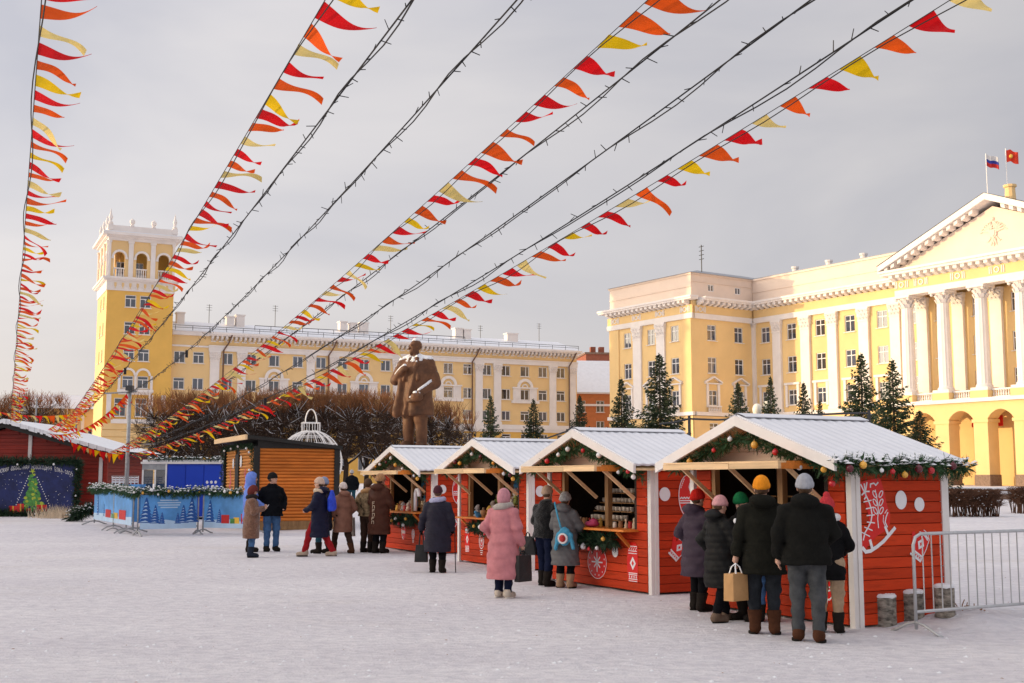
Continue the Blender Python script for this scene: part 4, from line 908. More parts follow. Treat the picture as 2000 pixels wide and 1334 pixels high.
def corrugated(mx, xa, za, xb, zb, y0, y1, pitch=0.16, amp=0.006, thick=0.03):
    """sheet from ridge (xa,za) to eave (xb,zb) running y0..y1 with waves along y"""
    ny = int((y1-y0)/pitch*6); b = len(mx.v); nx = 8
    L = math.hypot(xb-xa, zb-za); nxv, nzv = -(zb-za)/L, (xb-xa)/L
    if nzv < 0: nxv, nzv = -nxv, -nzv
    for lay in (0, 1):
        for j in range(ny+1):
            y = y0+(y1-y0)*j/ny; w = amp*math.cos(2*math.pi*(y-y0)/pitch) - (thick if lay else 0)
            for i in range(nx+1):
                t = i/nx; wob = 0 if lay else 0.006*mnoise.noise((t*3+za, y*2, xa))
                mx.v.append((xa+(xb-xa)*t+nxv*(w+wob), y, za+(zb-za)*t+nzv*(w+wob)))
    N = (ny+1)*(nx+1)
    for lay in (0, 1):
        for j in range(ny):
            for i in range(nx):
                a = b+lay*N+j*(nx+1)+i; mx.f.append((a, a+1, a+nx+2, a+nx+1))
    for j in range(ny):
        for i in (0, nx): a = b+j*(nx+1)+i; mx.f.append((a, a+nx+1, a+nx+1+N, a+N))
    for i in range(nx):
        for j in (0, ny): a = b+j*(nx+1)+i; mx.f.append((a, a+1, a+1+N, a+N))

EAV, APX = 1.93, 2.48                            # wall head and gable apex heights
def build_stall(k, loc, label, arts_front, arts_side, wall='red_plank'):
    s = thing('market_stall', label, 'market stall', loc, SROT, 'red gabled stalls in a row')
    h = SW/2; ox0, ox1 = -h+0.42, h-0.38         # the serving opening
    # corner posts
    for x, y in ((-h, 0), (h, 0), (-h, SDP), (h, SDP)):
        m = MB(); sx, sy = (1 if x > 0 else -1), (1 if y > 0 else -1)
        m.box(min(x-sx*0.055, x+sx*0.03), max(x-sx*0.055, x+sx*0.03), min(y-sy*0.02, y+sy*0.045), max(y-sy*0.02, y+sy*0.045), 0.0, EAV+0.02)
        m.box(min(x+sx*0.005, x+sx*0.045), max(x+sx*0.005, x+sx*0.045), min(y-sy*0.085, y-sy*0.021), max(y-sy*0.085, y-sy*0.021), 0.0, EAV+0.02)
        obj('corner_post', m, 'white_board', s)
    # plank walls: two ends, front below the counter and beside the opening
    for i in range(NPL):
        z = 0.03+i*PH
        plank(s, SDP-0.08, h-0.0, SDP/2, z, R(90), wall); plank(s, SDP-0.08, -h+0.0, SDP/2, z, R(-90), wall)
        if i < 7: plank(s, SW-0.2, 0, 0.0, z, 0, wall)
        else:
            plank(s, ox0-(-h+0.1), (ox0-h+0.1)/2, 0.0, z, 0, wall); plank(s, h-0.1-ox1, (h-0.1+ox1)/2, 0.0, z, 0, wall)
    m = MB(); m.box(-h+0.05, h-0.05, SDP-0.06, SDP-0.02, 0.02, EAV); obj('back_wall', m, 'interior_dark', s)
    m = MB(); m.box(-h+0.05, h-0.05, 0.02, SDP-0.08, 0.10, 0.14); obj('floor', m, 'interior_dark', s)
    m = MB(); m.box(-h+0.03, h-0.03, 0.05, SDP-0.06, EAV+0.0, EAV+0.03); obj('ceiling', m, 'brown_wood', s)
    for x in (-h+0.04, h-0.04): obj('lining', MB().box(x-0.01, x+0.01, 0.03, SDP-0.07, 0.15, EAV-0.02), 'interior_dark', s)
    # jambs and the middle post of the opening
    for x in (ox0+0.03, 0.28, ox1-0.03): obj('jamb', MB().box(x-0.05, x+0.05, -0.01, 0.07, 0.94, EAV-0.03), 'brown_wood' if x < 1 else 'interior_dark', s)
    # counter board
    m = MB(); m.box(ox0-0.04, ox1+0.04, -0.30, 0.28, 0.925, 0.958); obj('counter', m, 'orange_wood', s)
    for x in (ox0+0.2, ox1-0.2): obj('counter_bracket', MB().bar((x, -0.02, 0.68), (x, -0.26, 0.91), 0.04, 0.04), 'orange_wood', s)
    # raised hatch: frame, boards, braces
    f0, f1, py = ox0-0.02, ox1+0.02, -0.80
    m = MB(); nb = 2; m.box(f0, f0+(f1-f0)*0.6, py, py+0.045, EAV-0.085, EAV-0.015); obj('hatch_front_beam', m, 'pale_wood', s)
    m = MB(); m.box(f0+(f1-f0)*0.6+0.01, f1, py, py+0.045, EAV-0.082, EAV-0.012); obj('hatch_front_beam', m, 'pale_wood', s)
    for x in (f0, f1-0.045): obj('hatch_side_beam', MB().box(x, x+0.045, py+0.047, -0.04, EAV-0.085, EAV-0.012), 'orange_wood', s)
    nb = 6
    for j in range(nb):
        ya = py+0.005+j*0.128; obj('hatch_board', MB().box(f0+0.003, f1-0.003, ya, ya+0.122, EAV-0.011, EAV+0.010), 'orange_wood' if j else 'pale_wood', s)
    for x in (f0+0.12, -0.02, f1-0.12):
        obj('hatch_brace', MB().bar((x, py+0.22, EAV-0.05), (x+0.04, -0.03, EAV-0.50), 0.04, 0.05), 'pale_wood', s)
    # gable boards
    ov = 0.22; zs = (APX-0.12-EAV)/(h+0.0); z = EAV+0.03
    while z < APX-0.16:
        z1 = min(z+0.125, APX-0.1); w0 = h*(1-(z-EAV)/(APX-0.06-EAV)); w1 = h*(1-(z1-EAV)/(APX-0.06-EAV))
        m = MB(); m.poly([(-w0, z), (w0, z), (max(w1,0.01), z1-0.006), (-max(w1,0.01), z1-0.006)], -0.03, 0.0, lambda u, v, d: (u, d, v)); obj('gable_board', m, 'gable_wood', s); z = z1
    # roof: two corrugated snow-dusted sheets, bargeboards, ridge cap
    xe, ze = h+ov, EAV-0.03; yf, yb = -0.46, SDP+0.16
    for q in (-1, 1):
        m = MB(); corrugated(m, q*0.02, APX+0.055, q*xe, ze+0.055, yf, yb); obj('roof_sheet', m, 'roof_snow', s, smooth=False, fix=True)
        m = MB(); m.add([(0,yf-0.03,APX+0.05),(q*(xe+0.02),yf-0.03,ze+0.045),(q*(xe+0.02),yf-0.03,ze-0.085),(0,yf-0.03,APX-0.08),(0,yf+0.012,APX+0.05),(q*(xe+0.02),yf+0.012,ze+0.045),(q*(xe+0.02),yf+0.012,ze-0.085),(0,yf+0.012,APX-0.08)], [(0,1,2,3),(4,7,6,5),(0,4,5,1),(1,5,6,2),(2,6,7,3)]); obj('bargeboard', m, 'white_board', s)
        m = MB(); m.add([(q*0.01,yf+0.02,APX-0.02),(q*xe,yf+0.02,ze-0.02),(q*xe,yb,ze-0.02),(q*0.01,yb,APX-0.02),(q*0.01,yf+0.02,APX-0.045),(q*xe,yf+0.02,ze-0.045),(q*xe,yb,ze-0.045),(q*0.01,yb,APX-0.045)], [(0,1,2,3),(4,7,6,5),(1,5,6,2),(0,4,5,1),(3,2,6,7)]); obj('roof_lining', m, 'pale_wood', s)
        m = MB(); m.add([(0,yf+0.014,APX+0.087),(q*0.16,yf+0.014,APX+0.038),(q*0.16,yb,APX+0.038),(0,yb,APX+0.087)], [(0,1,2,3)]); m.add([(q*0.16,yf+0.014,APX+0.038),(q*0.16,yb,APX+0.038),(q*0.16,yb,APX+0.028),(q*0.16,yf+0.014,APX+0.028)], [(0,1,2,3)]); obj('ridge_cap', m, 'roof_snow', s)
    A = Art(lambda u, v, d: (u, -0.03-d, v)); 
    for name, fn in arts_front: A = Art(lambda u, v, d: (u, -0.0285-d, v)); fn(A); A.done(s, name)
    for name, fn in arts_side: A = Art(lambda u, v, d: (h+0.0285+d, 0.05+u, v)); fn(A); A.done(s, name)
    # gable garland
    gp = [(-h-0.05, -0.32, EAV-0.07), (-h*0.5, -0.36, EAV+0.15), (-0.03, -0.36, APX-0.215), (h*0.5, -0.36, EAV+0.15), (h-0.02, -0.32, EAV-0.07), (h+0.10, -0.26, EAV-0.17)]
    ks = [('bauble_white','bauble_gold','bauble_white','bauble_dark'), ('bauble_white','bauble_dark','bauble_gold'), ('bauble_white','bauble_red','bauble_white'), ('bauble_white','bauble_gold','bauble_red')][k]
    hang_garland(s, gp, 0.15, 30+k, 'fir garland with baubles under the gable of ' + STALL_WORD[k], 'gable garlands', 9 if k else 11, kinds=ks)
    if k < 3:
        cp = [(ox0+0.5, -0.17, 0.79), (0.2, -0.19, 0.75), (ox1-0.4, -0.17, 0.79)]
        hang_garland(s, cp, 0.19, 60+k, 'bushy fir garland hanging below the counter of ' + STALL_WORD[k], 'counter garlands', 6, kinds=('bauble_white','bauble_gold','bauble_white','bauble_red'), mat='fir_dark', dens=300)
    return s
STALL_WORD = ['the farthest red stall', 'the second stall from the log cabin side', 'the third stall with pottery shelves', 'the nearest stall']
def stall_origin(u, v): p = gpix(u, v); return p        # front right corner on the ground
corners = [(846, 1082), (1035, 1114), (1276, 1161), (1673, 1226)]
STALLS = []
def build_stalls():
    fronts = [
        [('sticker_lantern', lambda A: art_cap_ornament(A, -0.15, 0.50, 0.17)), ('sticker_star', lambda A: art_ornament(A, 0.45, 0.42, 0.14)), ('sticker_candle', lambda A: art_candle(A, 1.15, 0.18, 0.16, 0.55))],
        [('sticker_candle', lambda A: art_candle(A, -1.12, 0.22, 0.20, 0.55)), ('sticker_ornament', lambda A: art_ornament(A, -0.45, 0.48, 0.20)), ('sticker_bell', lambda A: art_bell(A, 0.32, 0.46, 0.26))],
        [('sticker_bauble', lambda A: art_bauble(A, 0.02, 0.40, 0.29, 0.27)), ('sticker_dot', lambda A: art_dot(A, 0.56, 0.59, 0.085, 0.085)), ('sticker_dot', lambda A: art_dot(A, -0.62, 0.62, 0.09, 0.09)), ('sticker_candle', lambda A: art_candle(A, 1.06, 0.16, 0.27, 0.60))],
        [('sticker_bell', lambda A: art_bell(A, 1.08, 0.42, 0.24)), ('sticker_bauble', lambda A: art_bauble(A, -0.4, 0.42, 0.26, 0.25))],
    ]
    side_plain = [('sticker_dot', lambda A: art_dot(A, 0.16, 1.50, 0.10, 0.105)), ('sticker_ornament', lambda A: art_cap_ornament(A, 0.60, 1.47, 0.25)), ('sticker_mitten', lambda A: art_mitten(A, 0.40, 0.68, 0.19, -0.75))]
    side_near = [('sticker_skate', art_skate), ('sticker_dot', lambda A: art_dot(A, 0.69, 1.475, 0.092, 0.112)), ('sticker_dot', lambda A: art_dot(A, 0.99, 1.42, 0.082, 0.085)), ('sticker_mitten', lambda A: art_mitten(A, 0.98, 0.93, 0.19, -0.55))]
    labels = ['red gabled market stall farthest from the camera, with a yellow sign', 'red gabled market stall behind the person in the pink coat', 'red gabled market stall with pottery and souvenir shelves, second nearest', 'nearest red gabled market stall with an ice skate sticker on its side']
    for k, (u, v) in enumerate(corners):
        c = gpix(u, v); o = c - SX*(SW/2)
        STALLS.append(build_stall(k, (o.x, o.y, c.z-0.01), labels[k], fronts[k], side_near if k == 3 else side_plain))
    # snow-dusted garland along the near stall's eave
    s = STALLS[3]; h = SW/2+0.20
    hang_garland(s, [(h+0.02, -0.44, 1.90), (h+0.06, 0.2, 1.87), (h+0.05, 0.8, 1.885), (h+0.05, SDP+0.14, 1.87)], 0.15, 91, 'snow-dusted fir garland along the side eave of the nearest stall', 'gable garlands', 9, snow=0.55, kinds=('bauble_dark','bauble_gold','bauble_white','bauble_red','bauble_gold','bauble_dark','bauble_red'), front=(1,0,0), dens=210)
    # hand-lettered yellow sign on the far stall's gable
    s = STALLS[0]; m = MB()
    rng = random.Random(3); A = Art(lambda u, v, d: (u, -0.06-d, v))
    for k in range(7):
        x = -0.33+k*0.1; A.line([(x, 2.10), (x+0.02, 2.24+0.05*(k in (0,5))), (x+0.06, 2.12), (x+0.09, 2.20)], 0.022)
    o = obj('sign_lettering', A.w, 'bauble_gold', s); o['label'] = 'yellow handwritten lettering on the gable'
build_stalls()

# ---------------------------------------------------------------- goods on the counters and shelves
pm('cup_white', (0.80,0.74,0.66), 0.3, 0.1, 6, 0); pm('toy_pink', (0.75,0.10,0.25), 0.6, 0.1, 8, 0.2); pm('toy_brown', (0.30,0.15,0.07), 0.8, 0.2, 9, 0.3); pm('toy_grey', (0.45,0.44,0.46), 0.8, 0.2, 9, 0.3); pm('toy_blue', (0.08,0.30,0.55), 0.7, 0.2, 9, 0.3); pm('toy_red', (0.50,0.04,0.04), 0.7, 0.2, 9, 0.3); pm('toy_cream', (0.72,0.58,0.42), 0.8, 0.2, 9, 0.3); pm('toy_green', (0.35,0.42,0.12), 0.7, 0.2, 9, 0.3); pm('toy_yellow', (0.75,0.48,0.10), 0.7, 0.2, 9, 0.3); pm('cloth_blue', (0.01,0.04,0.42), 0.7, 0.2, 6, 0.3)
GOODS = {}
def goods_mesh(kind):
    if kind in GOODS: return GOODS[kind]
    m = MB()
    if kind == 'cup': m.lathe([(0.028,0),(0.036,0.02),(0.04,0.075),(0.036,0.08),(0.03,0.03)], 12); m.tube([(0.038,0,0.06),(0.06,0,0.05),(0.058,0,0.03),(0.036,0,0.02)], 0.006, 5)
    elif kind == 'soft_toy':
        m.ball((0,0,0.07), 0.07, 10, 7, 1.1); m.ball((0,-0.01,0.175), 0.055, 10, 7)
        for q in (-1, 1): m.ball((q*0.04,0,0.225), 0.02, 7, 5); m.ball((q*0.065,-0.03,0.10), 0.024, 7, 5, 1.5); m.ball((q*0.04,-0.055,0.022), 0.03, 7, 5)
        m.ball((0,-0.06,0.165), 0.02, 7, 5)
    elif kind == 'figurine':
        m.lathe([(0.035,0),(0.04,0.01),(0.03,0.03),(0.034,0.06),(0.02,0.1),(0.012,0.115),(0.024,0.13),(0.024,0.15),(0.006,0.17)], 10)
    elif kind == 'gift_bag':
        m.box(-0.06,0.06,-0.03,0.03,0,0.14); m.tube([(-0.03,0,0.14),(-0.02,0,0.19),(0.02,0,0.19),(0.03,0,0.14)], 0.005, 5)
    elif kind == 'jar': m.lathe([(0.035,0),(0.04,0.01),(0.04,0.07),(0.03,0.085),(0.034,0.09),(0.034,0.11),(0.001,0.112)], 12)
    elif kind == 'mitten_pair':
        for q in (-0.05, 0.05): m.poly([(q-0.04,0),(q+0.04,0),(q+0.045,0.09),(q+0.02,0.14),(q-0.03,0.14),(q-0.045,0.08),(q-0.07,0.09),(q-0.075,0.06),(q-0.04,0.03)], -0.015, 0.015, lambda u, v, d: (u, d, v))
    GOODS[kind] = m; return m
GM = {}
def goods(kind, mat, p, stall, label, cat, scale=1.0, rz=0.0):
    k = (kind, mat)
    if k not in GM: GM[k] = fixn(goods_mesh(kind).mesh(kind, mat)); GM[k].shade_smooth()
    w = stall.matrix_world_() if hasattr(stall, 'matrix_world_') else (Matrix.Translation(stall.location) @ Matrix.Rotation(SROT, 4, 'Z'))
    q = w @ Vector(p); o = obj(kind, GM[k], None, None, q, (0, 0, SROT+rz)); o.scale = (scale,)*3
    return tag(o, label, cat, cat + 's on ' + label.split(' on ')[-1])
def stock():
    rng = random.Random(12); h = SW/2
    for k, s in enumerate(STALLS):
        sh = []                                     # tiered shelves inside
        for j, (y, z) in enumerate([(0.50, 1.06), (0.62, 1.20), (0.74, 1.34), (0.86, 1.50)]):
            for (a, c) in ((-h+0.55, 0.18), (0.36, h-0.45)):
                obj('shelf', MB().box(a, c, y-0.08, y+0.08, z-0.018, z), 'brown_wood', s); sh.append((a, c, y, z))
        wd = ['farthest stall', 'second stall behind the pink coat', 'third stall', 'nearest stall'][k]
        if k == 3: sh = sh[:2]
        for si, (a, c, y, z) in enumerate(sh):
            x = a+0.06; tier = ['lowest', 'second', 'third', 'top'][si//2]; half = 'left' if c < 0.3 else 'right'
            while x < c-0.05:
                if k == 2:
                    if c < 0.3: goods('cup', 'cup_white', (x, y-0.02, z), s, 'white pottery cup in the ' + tier + ' row of cups on the ' + wd, 'cup', rng.uniform(0.85, 1.0), rng.uniform(0, 6)); x += 0.115
                    else:
                        mt = rng.choice(['cup_white','toy_red','toy_brown','toy_grey','toy_cream','toy_red']); kd = rng.choice(['figurine','jar','figurine','soft_toy'])
                        goods(kd, mt, (x, y-0.02, z), s, {'cup_white':'white','toy_red':'red','toy_brown':'brown','toy_grey':'grey','toy_cream':'cream'}[mt] + ' ' + kd.replace('_',' ') + ' on the ' + tier + ' right hand shelf on the ' + wd, kd.replace('_',' '), 0.75 if kd == 'soft_toy' else 0.95, rng.uniform(-0.6, 0.6)); x += 0.13
                else:
                    mt = rng.choice(['toy_grey','toy_cream','toy_brown','toy_blue','toy_pink','toy_green','toy_red','cup_white']); kd = rng.choice(['soft_toy','soft_toy','gift_bag','figurine'])
                    goods(kd, mt, (x, y-0.02, z), s, {'cup_white':'white','toy_red':'red','toy_brown':'brown','toy_grey':'grey','toy_cream':'cream','toy_blue':'blue','toy_pink':'pink','toy_green':'green'}[mt] + ' ' + kd.replace('_',' ') + ' on the ' + tier + ' ' + half + ' shelf on the ' + wd, kd.replace('_',' '), rng.uniform(0.8, 1.1), rng.uniform(-0.5, 0.5)); x += rng.uniform(0.17, 0.24)
        x = -h+0.6
        while x < h-0.5 and k < 3:
            if abs(x-0.28) > 0.08:
                mt = rng.choice(['toy_cream','toy_brown','toy_red','cup_white','toy_grey','toy_yellow']); kd = rng.choice(['figurine','jar','mitten_pair','figurine'] if k == 2 else ['soft_toy','figurine','gift_bag','soft_toy'])
                goods(kd, mt, (x, rng.uniform(0.05, 0.2), 0.958), s, {'cup_white':'white','toy_red':'red','toy_brown':'brown','toy_grey':'grey','toy_cream':'cream','toy_yellow':'yellow'}[mt] + ' ' + kd.replace('_',' ') + ' standing on the counter on the ' + wd, kd.replace('_',' '), rng.uniform(0.8, 1.05), rng.uniform(-0.5, 0.5))
            x += rng.uniform(0.11, 0.16)
    # single pieces that stand out
    s = STALLS[2]; T = Matrix.Translation(s.location) @ Matrix.Rotation(SROT, 4, 'Z')
    m = MB(); m.ball((0,0,0.055), 0.12, 14, 8, 0.45); m.ball((0.05,0.0,0.09), 0.07, 10, 6, 0.7); o = obj('knit_hat', m, 'toy_pink', None, T @ Vector((-0.02, -0.1, 0.958)), (0,0,SROT), smooth=True); tag(o, 'bright pink knitted bundle lying on the counter of the third stall', 'knitwear')
    m = MB(); m.add([(0.36,0.98,1.92),(1.1,0.98,1.92),(1.1,0.98,1.66),(0.75,0.95,1.72),(0.36,0.98,1.64),(0.36,1.0,1.92),(1.1,1.0,1.92),(1.1,1.0,1.66),(0.75,0.97,1.72),(0.36,1.0,1.64)], [(0,1,2,3,4),(9,8,7,6,5),(0,5,6,1),(2,7,8,3),(3,8,9,4)]); o = obj('cloth_drape', m, 'cloth_blue', None, s.location, (0,0,SROT)); tag(o, 'deep blue cloth hung inside the third stall above its shelves', 'cloth')
    s = STALLS[0]; T = Matrix.Translation(s.location) @ Matrix.Rotation(SROT, 4, 'Z')
    m = MB(); m.tube([(0,0,0),(0,0,0.42),(0.06,0,0.5),(0.16,0,0.5),(0.2,0,0.40),(0.2,0,0.34)], 0.045, 8); o = obj('candy_cane', m, 'bauble_white', None, T @ Vector((0.95, -0.2, 0.99)), (0,0,SROT), smooth=True); tag(o, 'large white candy cane standing on the farthest stall counter', 'candy cane')
    s = STALLS[1]; T = Matrix.Translation(s.location) @ Matrix.Rotation(SROT, 4, 'Z')
    m = MB(); m.lathe([(0.01,0),(0.05,0.02),(0.055,0.12),(0.03,0.18),(0.028,0.22),(0.001,0.225)], 12); o = obj('bottle', m, 'toy_blue', None, T @ Vector((-0.15, -0.22, 0.97)), (R(60),0,SROT+0.6), smooth=True); tag(o, 'blue plush bottle shape leaning over the second stall counter', 'toy')
stock()
# ================================================================ the rest of the market
pm('log_wood', (0.66, 0.20, 0.035), 0.55, 0.22, 4, 0.25, 26, stretch=(0.35, 3, 3), rnd=0.10, spec=0.2, dirt=((0.40, 0.10, 0.02), 0.5, 3))
pm('log_wood_yellow', (0.62, 0.27, 0.07), 0.6, 0.22, 4, 0.25, 26, stretch=(0.35, 3, 3), rnd=0.08, spec=0.2)
pm('tar_black', (0.02, 0.018, 0.016), 0.6, 0.2, 6, 0.2); pm('blue_panel', (0.012, 0.055, 0.50), 0.4, 0.05, 2, 0.05, spec=0.3); pm('blue_dark', (0.02, 0.035, 0.12), 0.3, 0.2, 3, 0.05); pm('galvanised', (0.50, 0.51, 0.52), 0.45, 0.12, 10, 0.1, metal=0.6); pm('galv_dull', (0.36, 0.37, 0.38), 0.5, 0.2, 10, 0.1, metal=0.4)
pm('banner_blue', (0.10, 0.32, 0.68), 0.5, 0.3, 1.6, 0.02, rnd=0.02); pm('banner_deep', (0.02, 0.10, 0.36), 0.5, 0.1, 6, 0, rnd=0.02); pm('banner_mid', (0.05, 0.22, 0.55), 0.5, 0.1, 6, 0, rnd=0.02); pm('banner_pale', (0.48, 0.66, 0.85), 0.5, 0.08, 4, 0, rnd=0.02); pm('poster_night', (0.012, 0.020, 0.10), 0.5, 0.5, 2.2, 0, rnd=0); pm('poster_red', (0.55, 0.02, 0.02), 0.5, 0.1, 5, 0); pm('poster_gold', (0.75, 0.45, 0.05), 0.5, 0.1, 5, 0); pm('poster_green', (0.07, 0.24, 0.05), 0.5, 0.4, 9, 0); pm('poster_lime', (0.42, 0.50, 0.05), 0.5, 0.2, 9, 0)
pm('bark_birch', (0.28, 0.25, 0.21), 0.9, 0.75, 9, 0.6, 16, stretch=(1, 1, 2.2), dirt=((0.03, 0.025, 0.02), 0.85, 12)); pm('wood_end', (0.45, 0.30, 0.17), 0.8, 0.2, 8, 0.2)
t3f = lambda u, v, d: (u, d, v)

def crowd_barrier(label, P0, P1, h=1.08, nb=12, foot=0.32, group=None, mat='galvanised', r=0.019, name='crowd_barrier'):
    P0, P1 = Vector(P0), Vector(P1); L = (P1-P0).length; d = (P1-P0).normalized(); rz = math.atan2(d.y, d.x)
    b = thing(name, label, 'barrier', P0, rz, group); cr_ = 0.12
    fr = [(0,0,0.05),(0,0,h-cr_),(cr_*0.3,0,h-cr_*0.3),(cr_,0,h),(L-cr_,0,h),(L-cr_*0.3,0,h-cr_*0.3),(L,0,h-cr_),(L,0,0.05)]
    obj('frame', MB().tube(fr, r, 8), mat, b, smooth=True); obj('lower_rail', MB().tube([(0,0,0.24),(L,0,0.24)], r, 8), mat, b, smooth=True)
    bm = fixn(MB().tube([(0,0,0.255),(0,0,h-0.015)], 0.0075, 6).mesh('bar', mat))
    for k in range(nb): obj('bar', bm, None, b, (L*(k+1)/(nb+1), 0, 0))
    for x in (0, L):
        m = MB().tube([(x,-foot,0.0),(x,-foot*0.75,0.03),(x,-foot*0.35,0.10),(x,0,0.13),(x,foot*0.35,0.10),(x,foot*0.75,0.03),(x,foot,0.0)], r*0.95, 8); obj('foot', m, mat, b, smooth=True)
    return b
def near_barrier():
    p0 = gpix(1790, 1238); d = Vector((0.868, 0.497, 0)); p1 = p0 + d*2.5
    p0.z = gsnow(p0.x, p0.y)-0.0; p1.z = p0.z
    crowd_barrier('galvanised crowd barrier at the right edge in front of the nearest stall', p0, p1, 1.10, 16, 0.36, 'crowd barriers')
near_barrier()

def stumps():
    for k, (u, vb, vt, r, lab) in enumerate([(1729, 1224, 1165, 27, 'largest birch stump with snow on top against the nearest stall'), (1787, 1221, 1166, 23.5, 'birch stump with snow on top standing behind the barrier post'), (1851, 1226, 1169, 19, 'birch stump by the far corner of the nearest stall')]):
        p = gpix(u, vb); H = atY(u, vt, p.y).z - p.z; rr = r/FPX*p.y; p = p + Vector((0.02, rr*0.9, 0))
        s = thing('birch_stump', lab, 'stump', (p.x, p.y, gsnow(p.x, p.y)-0.02), 0.4*k, 'birch stumps beside the stall')
        rng = random.Random(k); n = 22; prof = [(1.06,0),(1.0,0.12),(0.98,0.5),(1.0,0.85),(0.99,1.0)]; m = MB()
        wob = [1+0.05*math.sin(3*2*math.pi*i/n+k)+rng.uniform(-0.02,0.02) for i in range(n)]
        m.add([(rr*q*wob[i]*math.cos(2*math.pi*i/n), rr*q*wob[i]*math.sin(2*math.pi*i/n), H*z) for q, z in prof for i in range(n)], [(a*n+i, a*n+(i+1)%n, (a+1)*n+(i+1)%n, (a+1)*n+i) for a in range(4) for i in range(n)]); obj('bark', m, 'bark_birch', s, smooth=True)
        m = MB(); m.add([(rr*0.98*wob[i]*math.cos(2*math.pi*i/n), rr*0.98*wob[i]*math.sin(2*math.pi*i/n), H) for i in range(n)], [tuple(range(n))]); obj('cut_face', m, 'wood_end', s)
        m = MB(); m.add([(rr*q*wob[i]*math.cos(2*math.pi*i/n), rr*q*wob[i]*math.sin(2*math.pi*i/n), H+z+rng.uniform(-0.006,0.006)) for q, z in [(1.0,0.004),(1.02,0.022),(0.9,0.042),(0.4,0.05)] for i in range(n)], [(a*n+i, a*n+(i+1)%n, (a+1)*n+(i+1)%n, (a+1)*n+i) for a in range(3) for i in range(n)] + [tuple(3*n+i for i in range(n))]); obj('snow_cap', m, 'snow', s, smooth=True)
stumps()
def litter():
    rng = random.Random(4); m = MB(); c = gpix(1872, 1222)
    for k in range(26):
        x, y = c.x+rng.gauss(0,0.16), c.y+rng.gauss(0,0.07); z = gsnow(x, y)+0.012; r = rng.uniform(0.006,0.022)
        m.ball((x, y, z-0.008), r, 5, 4, rng.uniform(0.3,0.6))
        if k % 4 == 0: m.tube([(x,y,z),(x+rng.uniform(-.04,.04),y,z+rng.uniform(0.03,0.07))], 0.006, 4)
    o = obj('debris_heap', m, 'toy_brown'); tag(o, 'small clump of brown litter frozen in the snow mound by the barrier', 'litter', kind='stuff')
    m = MB()
    for k in range(240):
        y = rng.uniform(9, 34); x = rng.uniform(-0.45, 0.42)*y; z = gsnow(x, y)+0.003; r = rng.uniform(0.004,0.011); a = rng.uniform(0,6)
        m.add([(x+r*2*math.cos(a),y+r*2*math.sin(a),z),(x+r*math.cos(a+1.7),y+r*math.sin(a+1.7),z),(x+r*2*math.cos(a+3),y+r*2*math.sin(a+3),z),(x,y,z+r*0.6)], [(0,1,3),(1,2,3),(2,0,3)])
    o = obj('grit', m, 'toy_brown'); tag(o, 'scattered dark specks of grit on the trampled snow', 'grit', kind='stuff')
    m = MB(); lumps = MB()
    for k in range(900):
        y = 8.6+26*rng.random()**1.6; x = rng.uniform(-0.46, 0.46)*y; z = gsnow(x, y); r = rng.uniform(0.006,0.022)
        lumps.add([(x+r*1.5*math.cos(t+k), y+r*1.5*math.sin(t+k), z-0.002) for t in (0,1.25,2.5,3.8,5.0)] + [(x+r*0.3, y, z+r*0.7)], [(i,(i+1)%5,5) for i in range(5)])
    o = obj('snow_crumbs', lumps, 'snow', fix=False); tag(o, 'loose crumbs of snow kicked across the square', 'snow', kind='stuff')
litter()

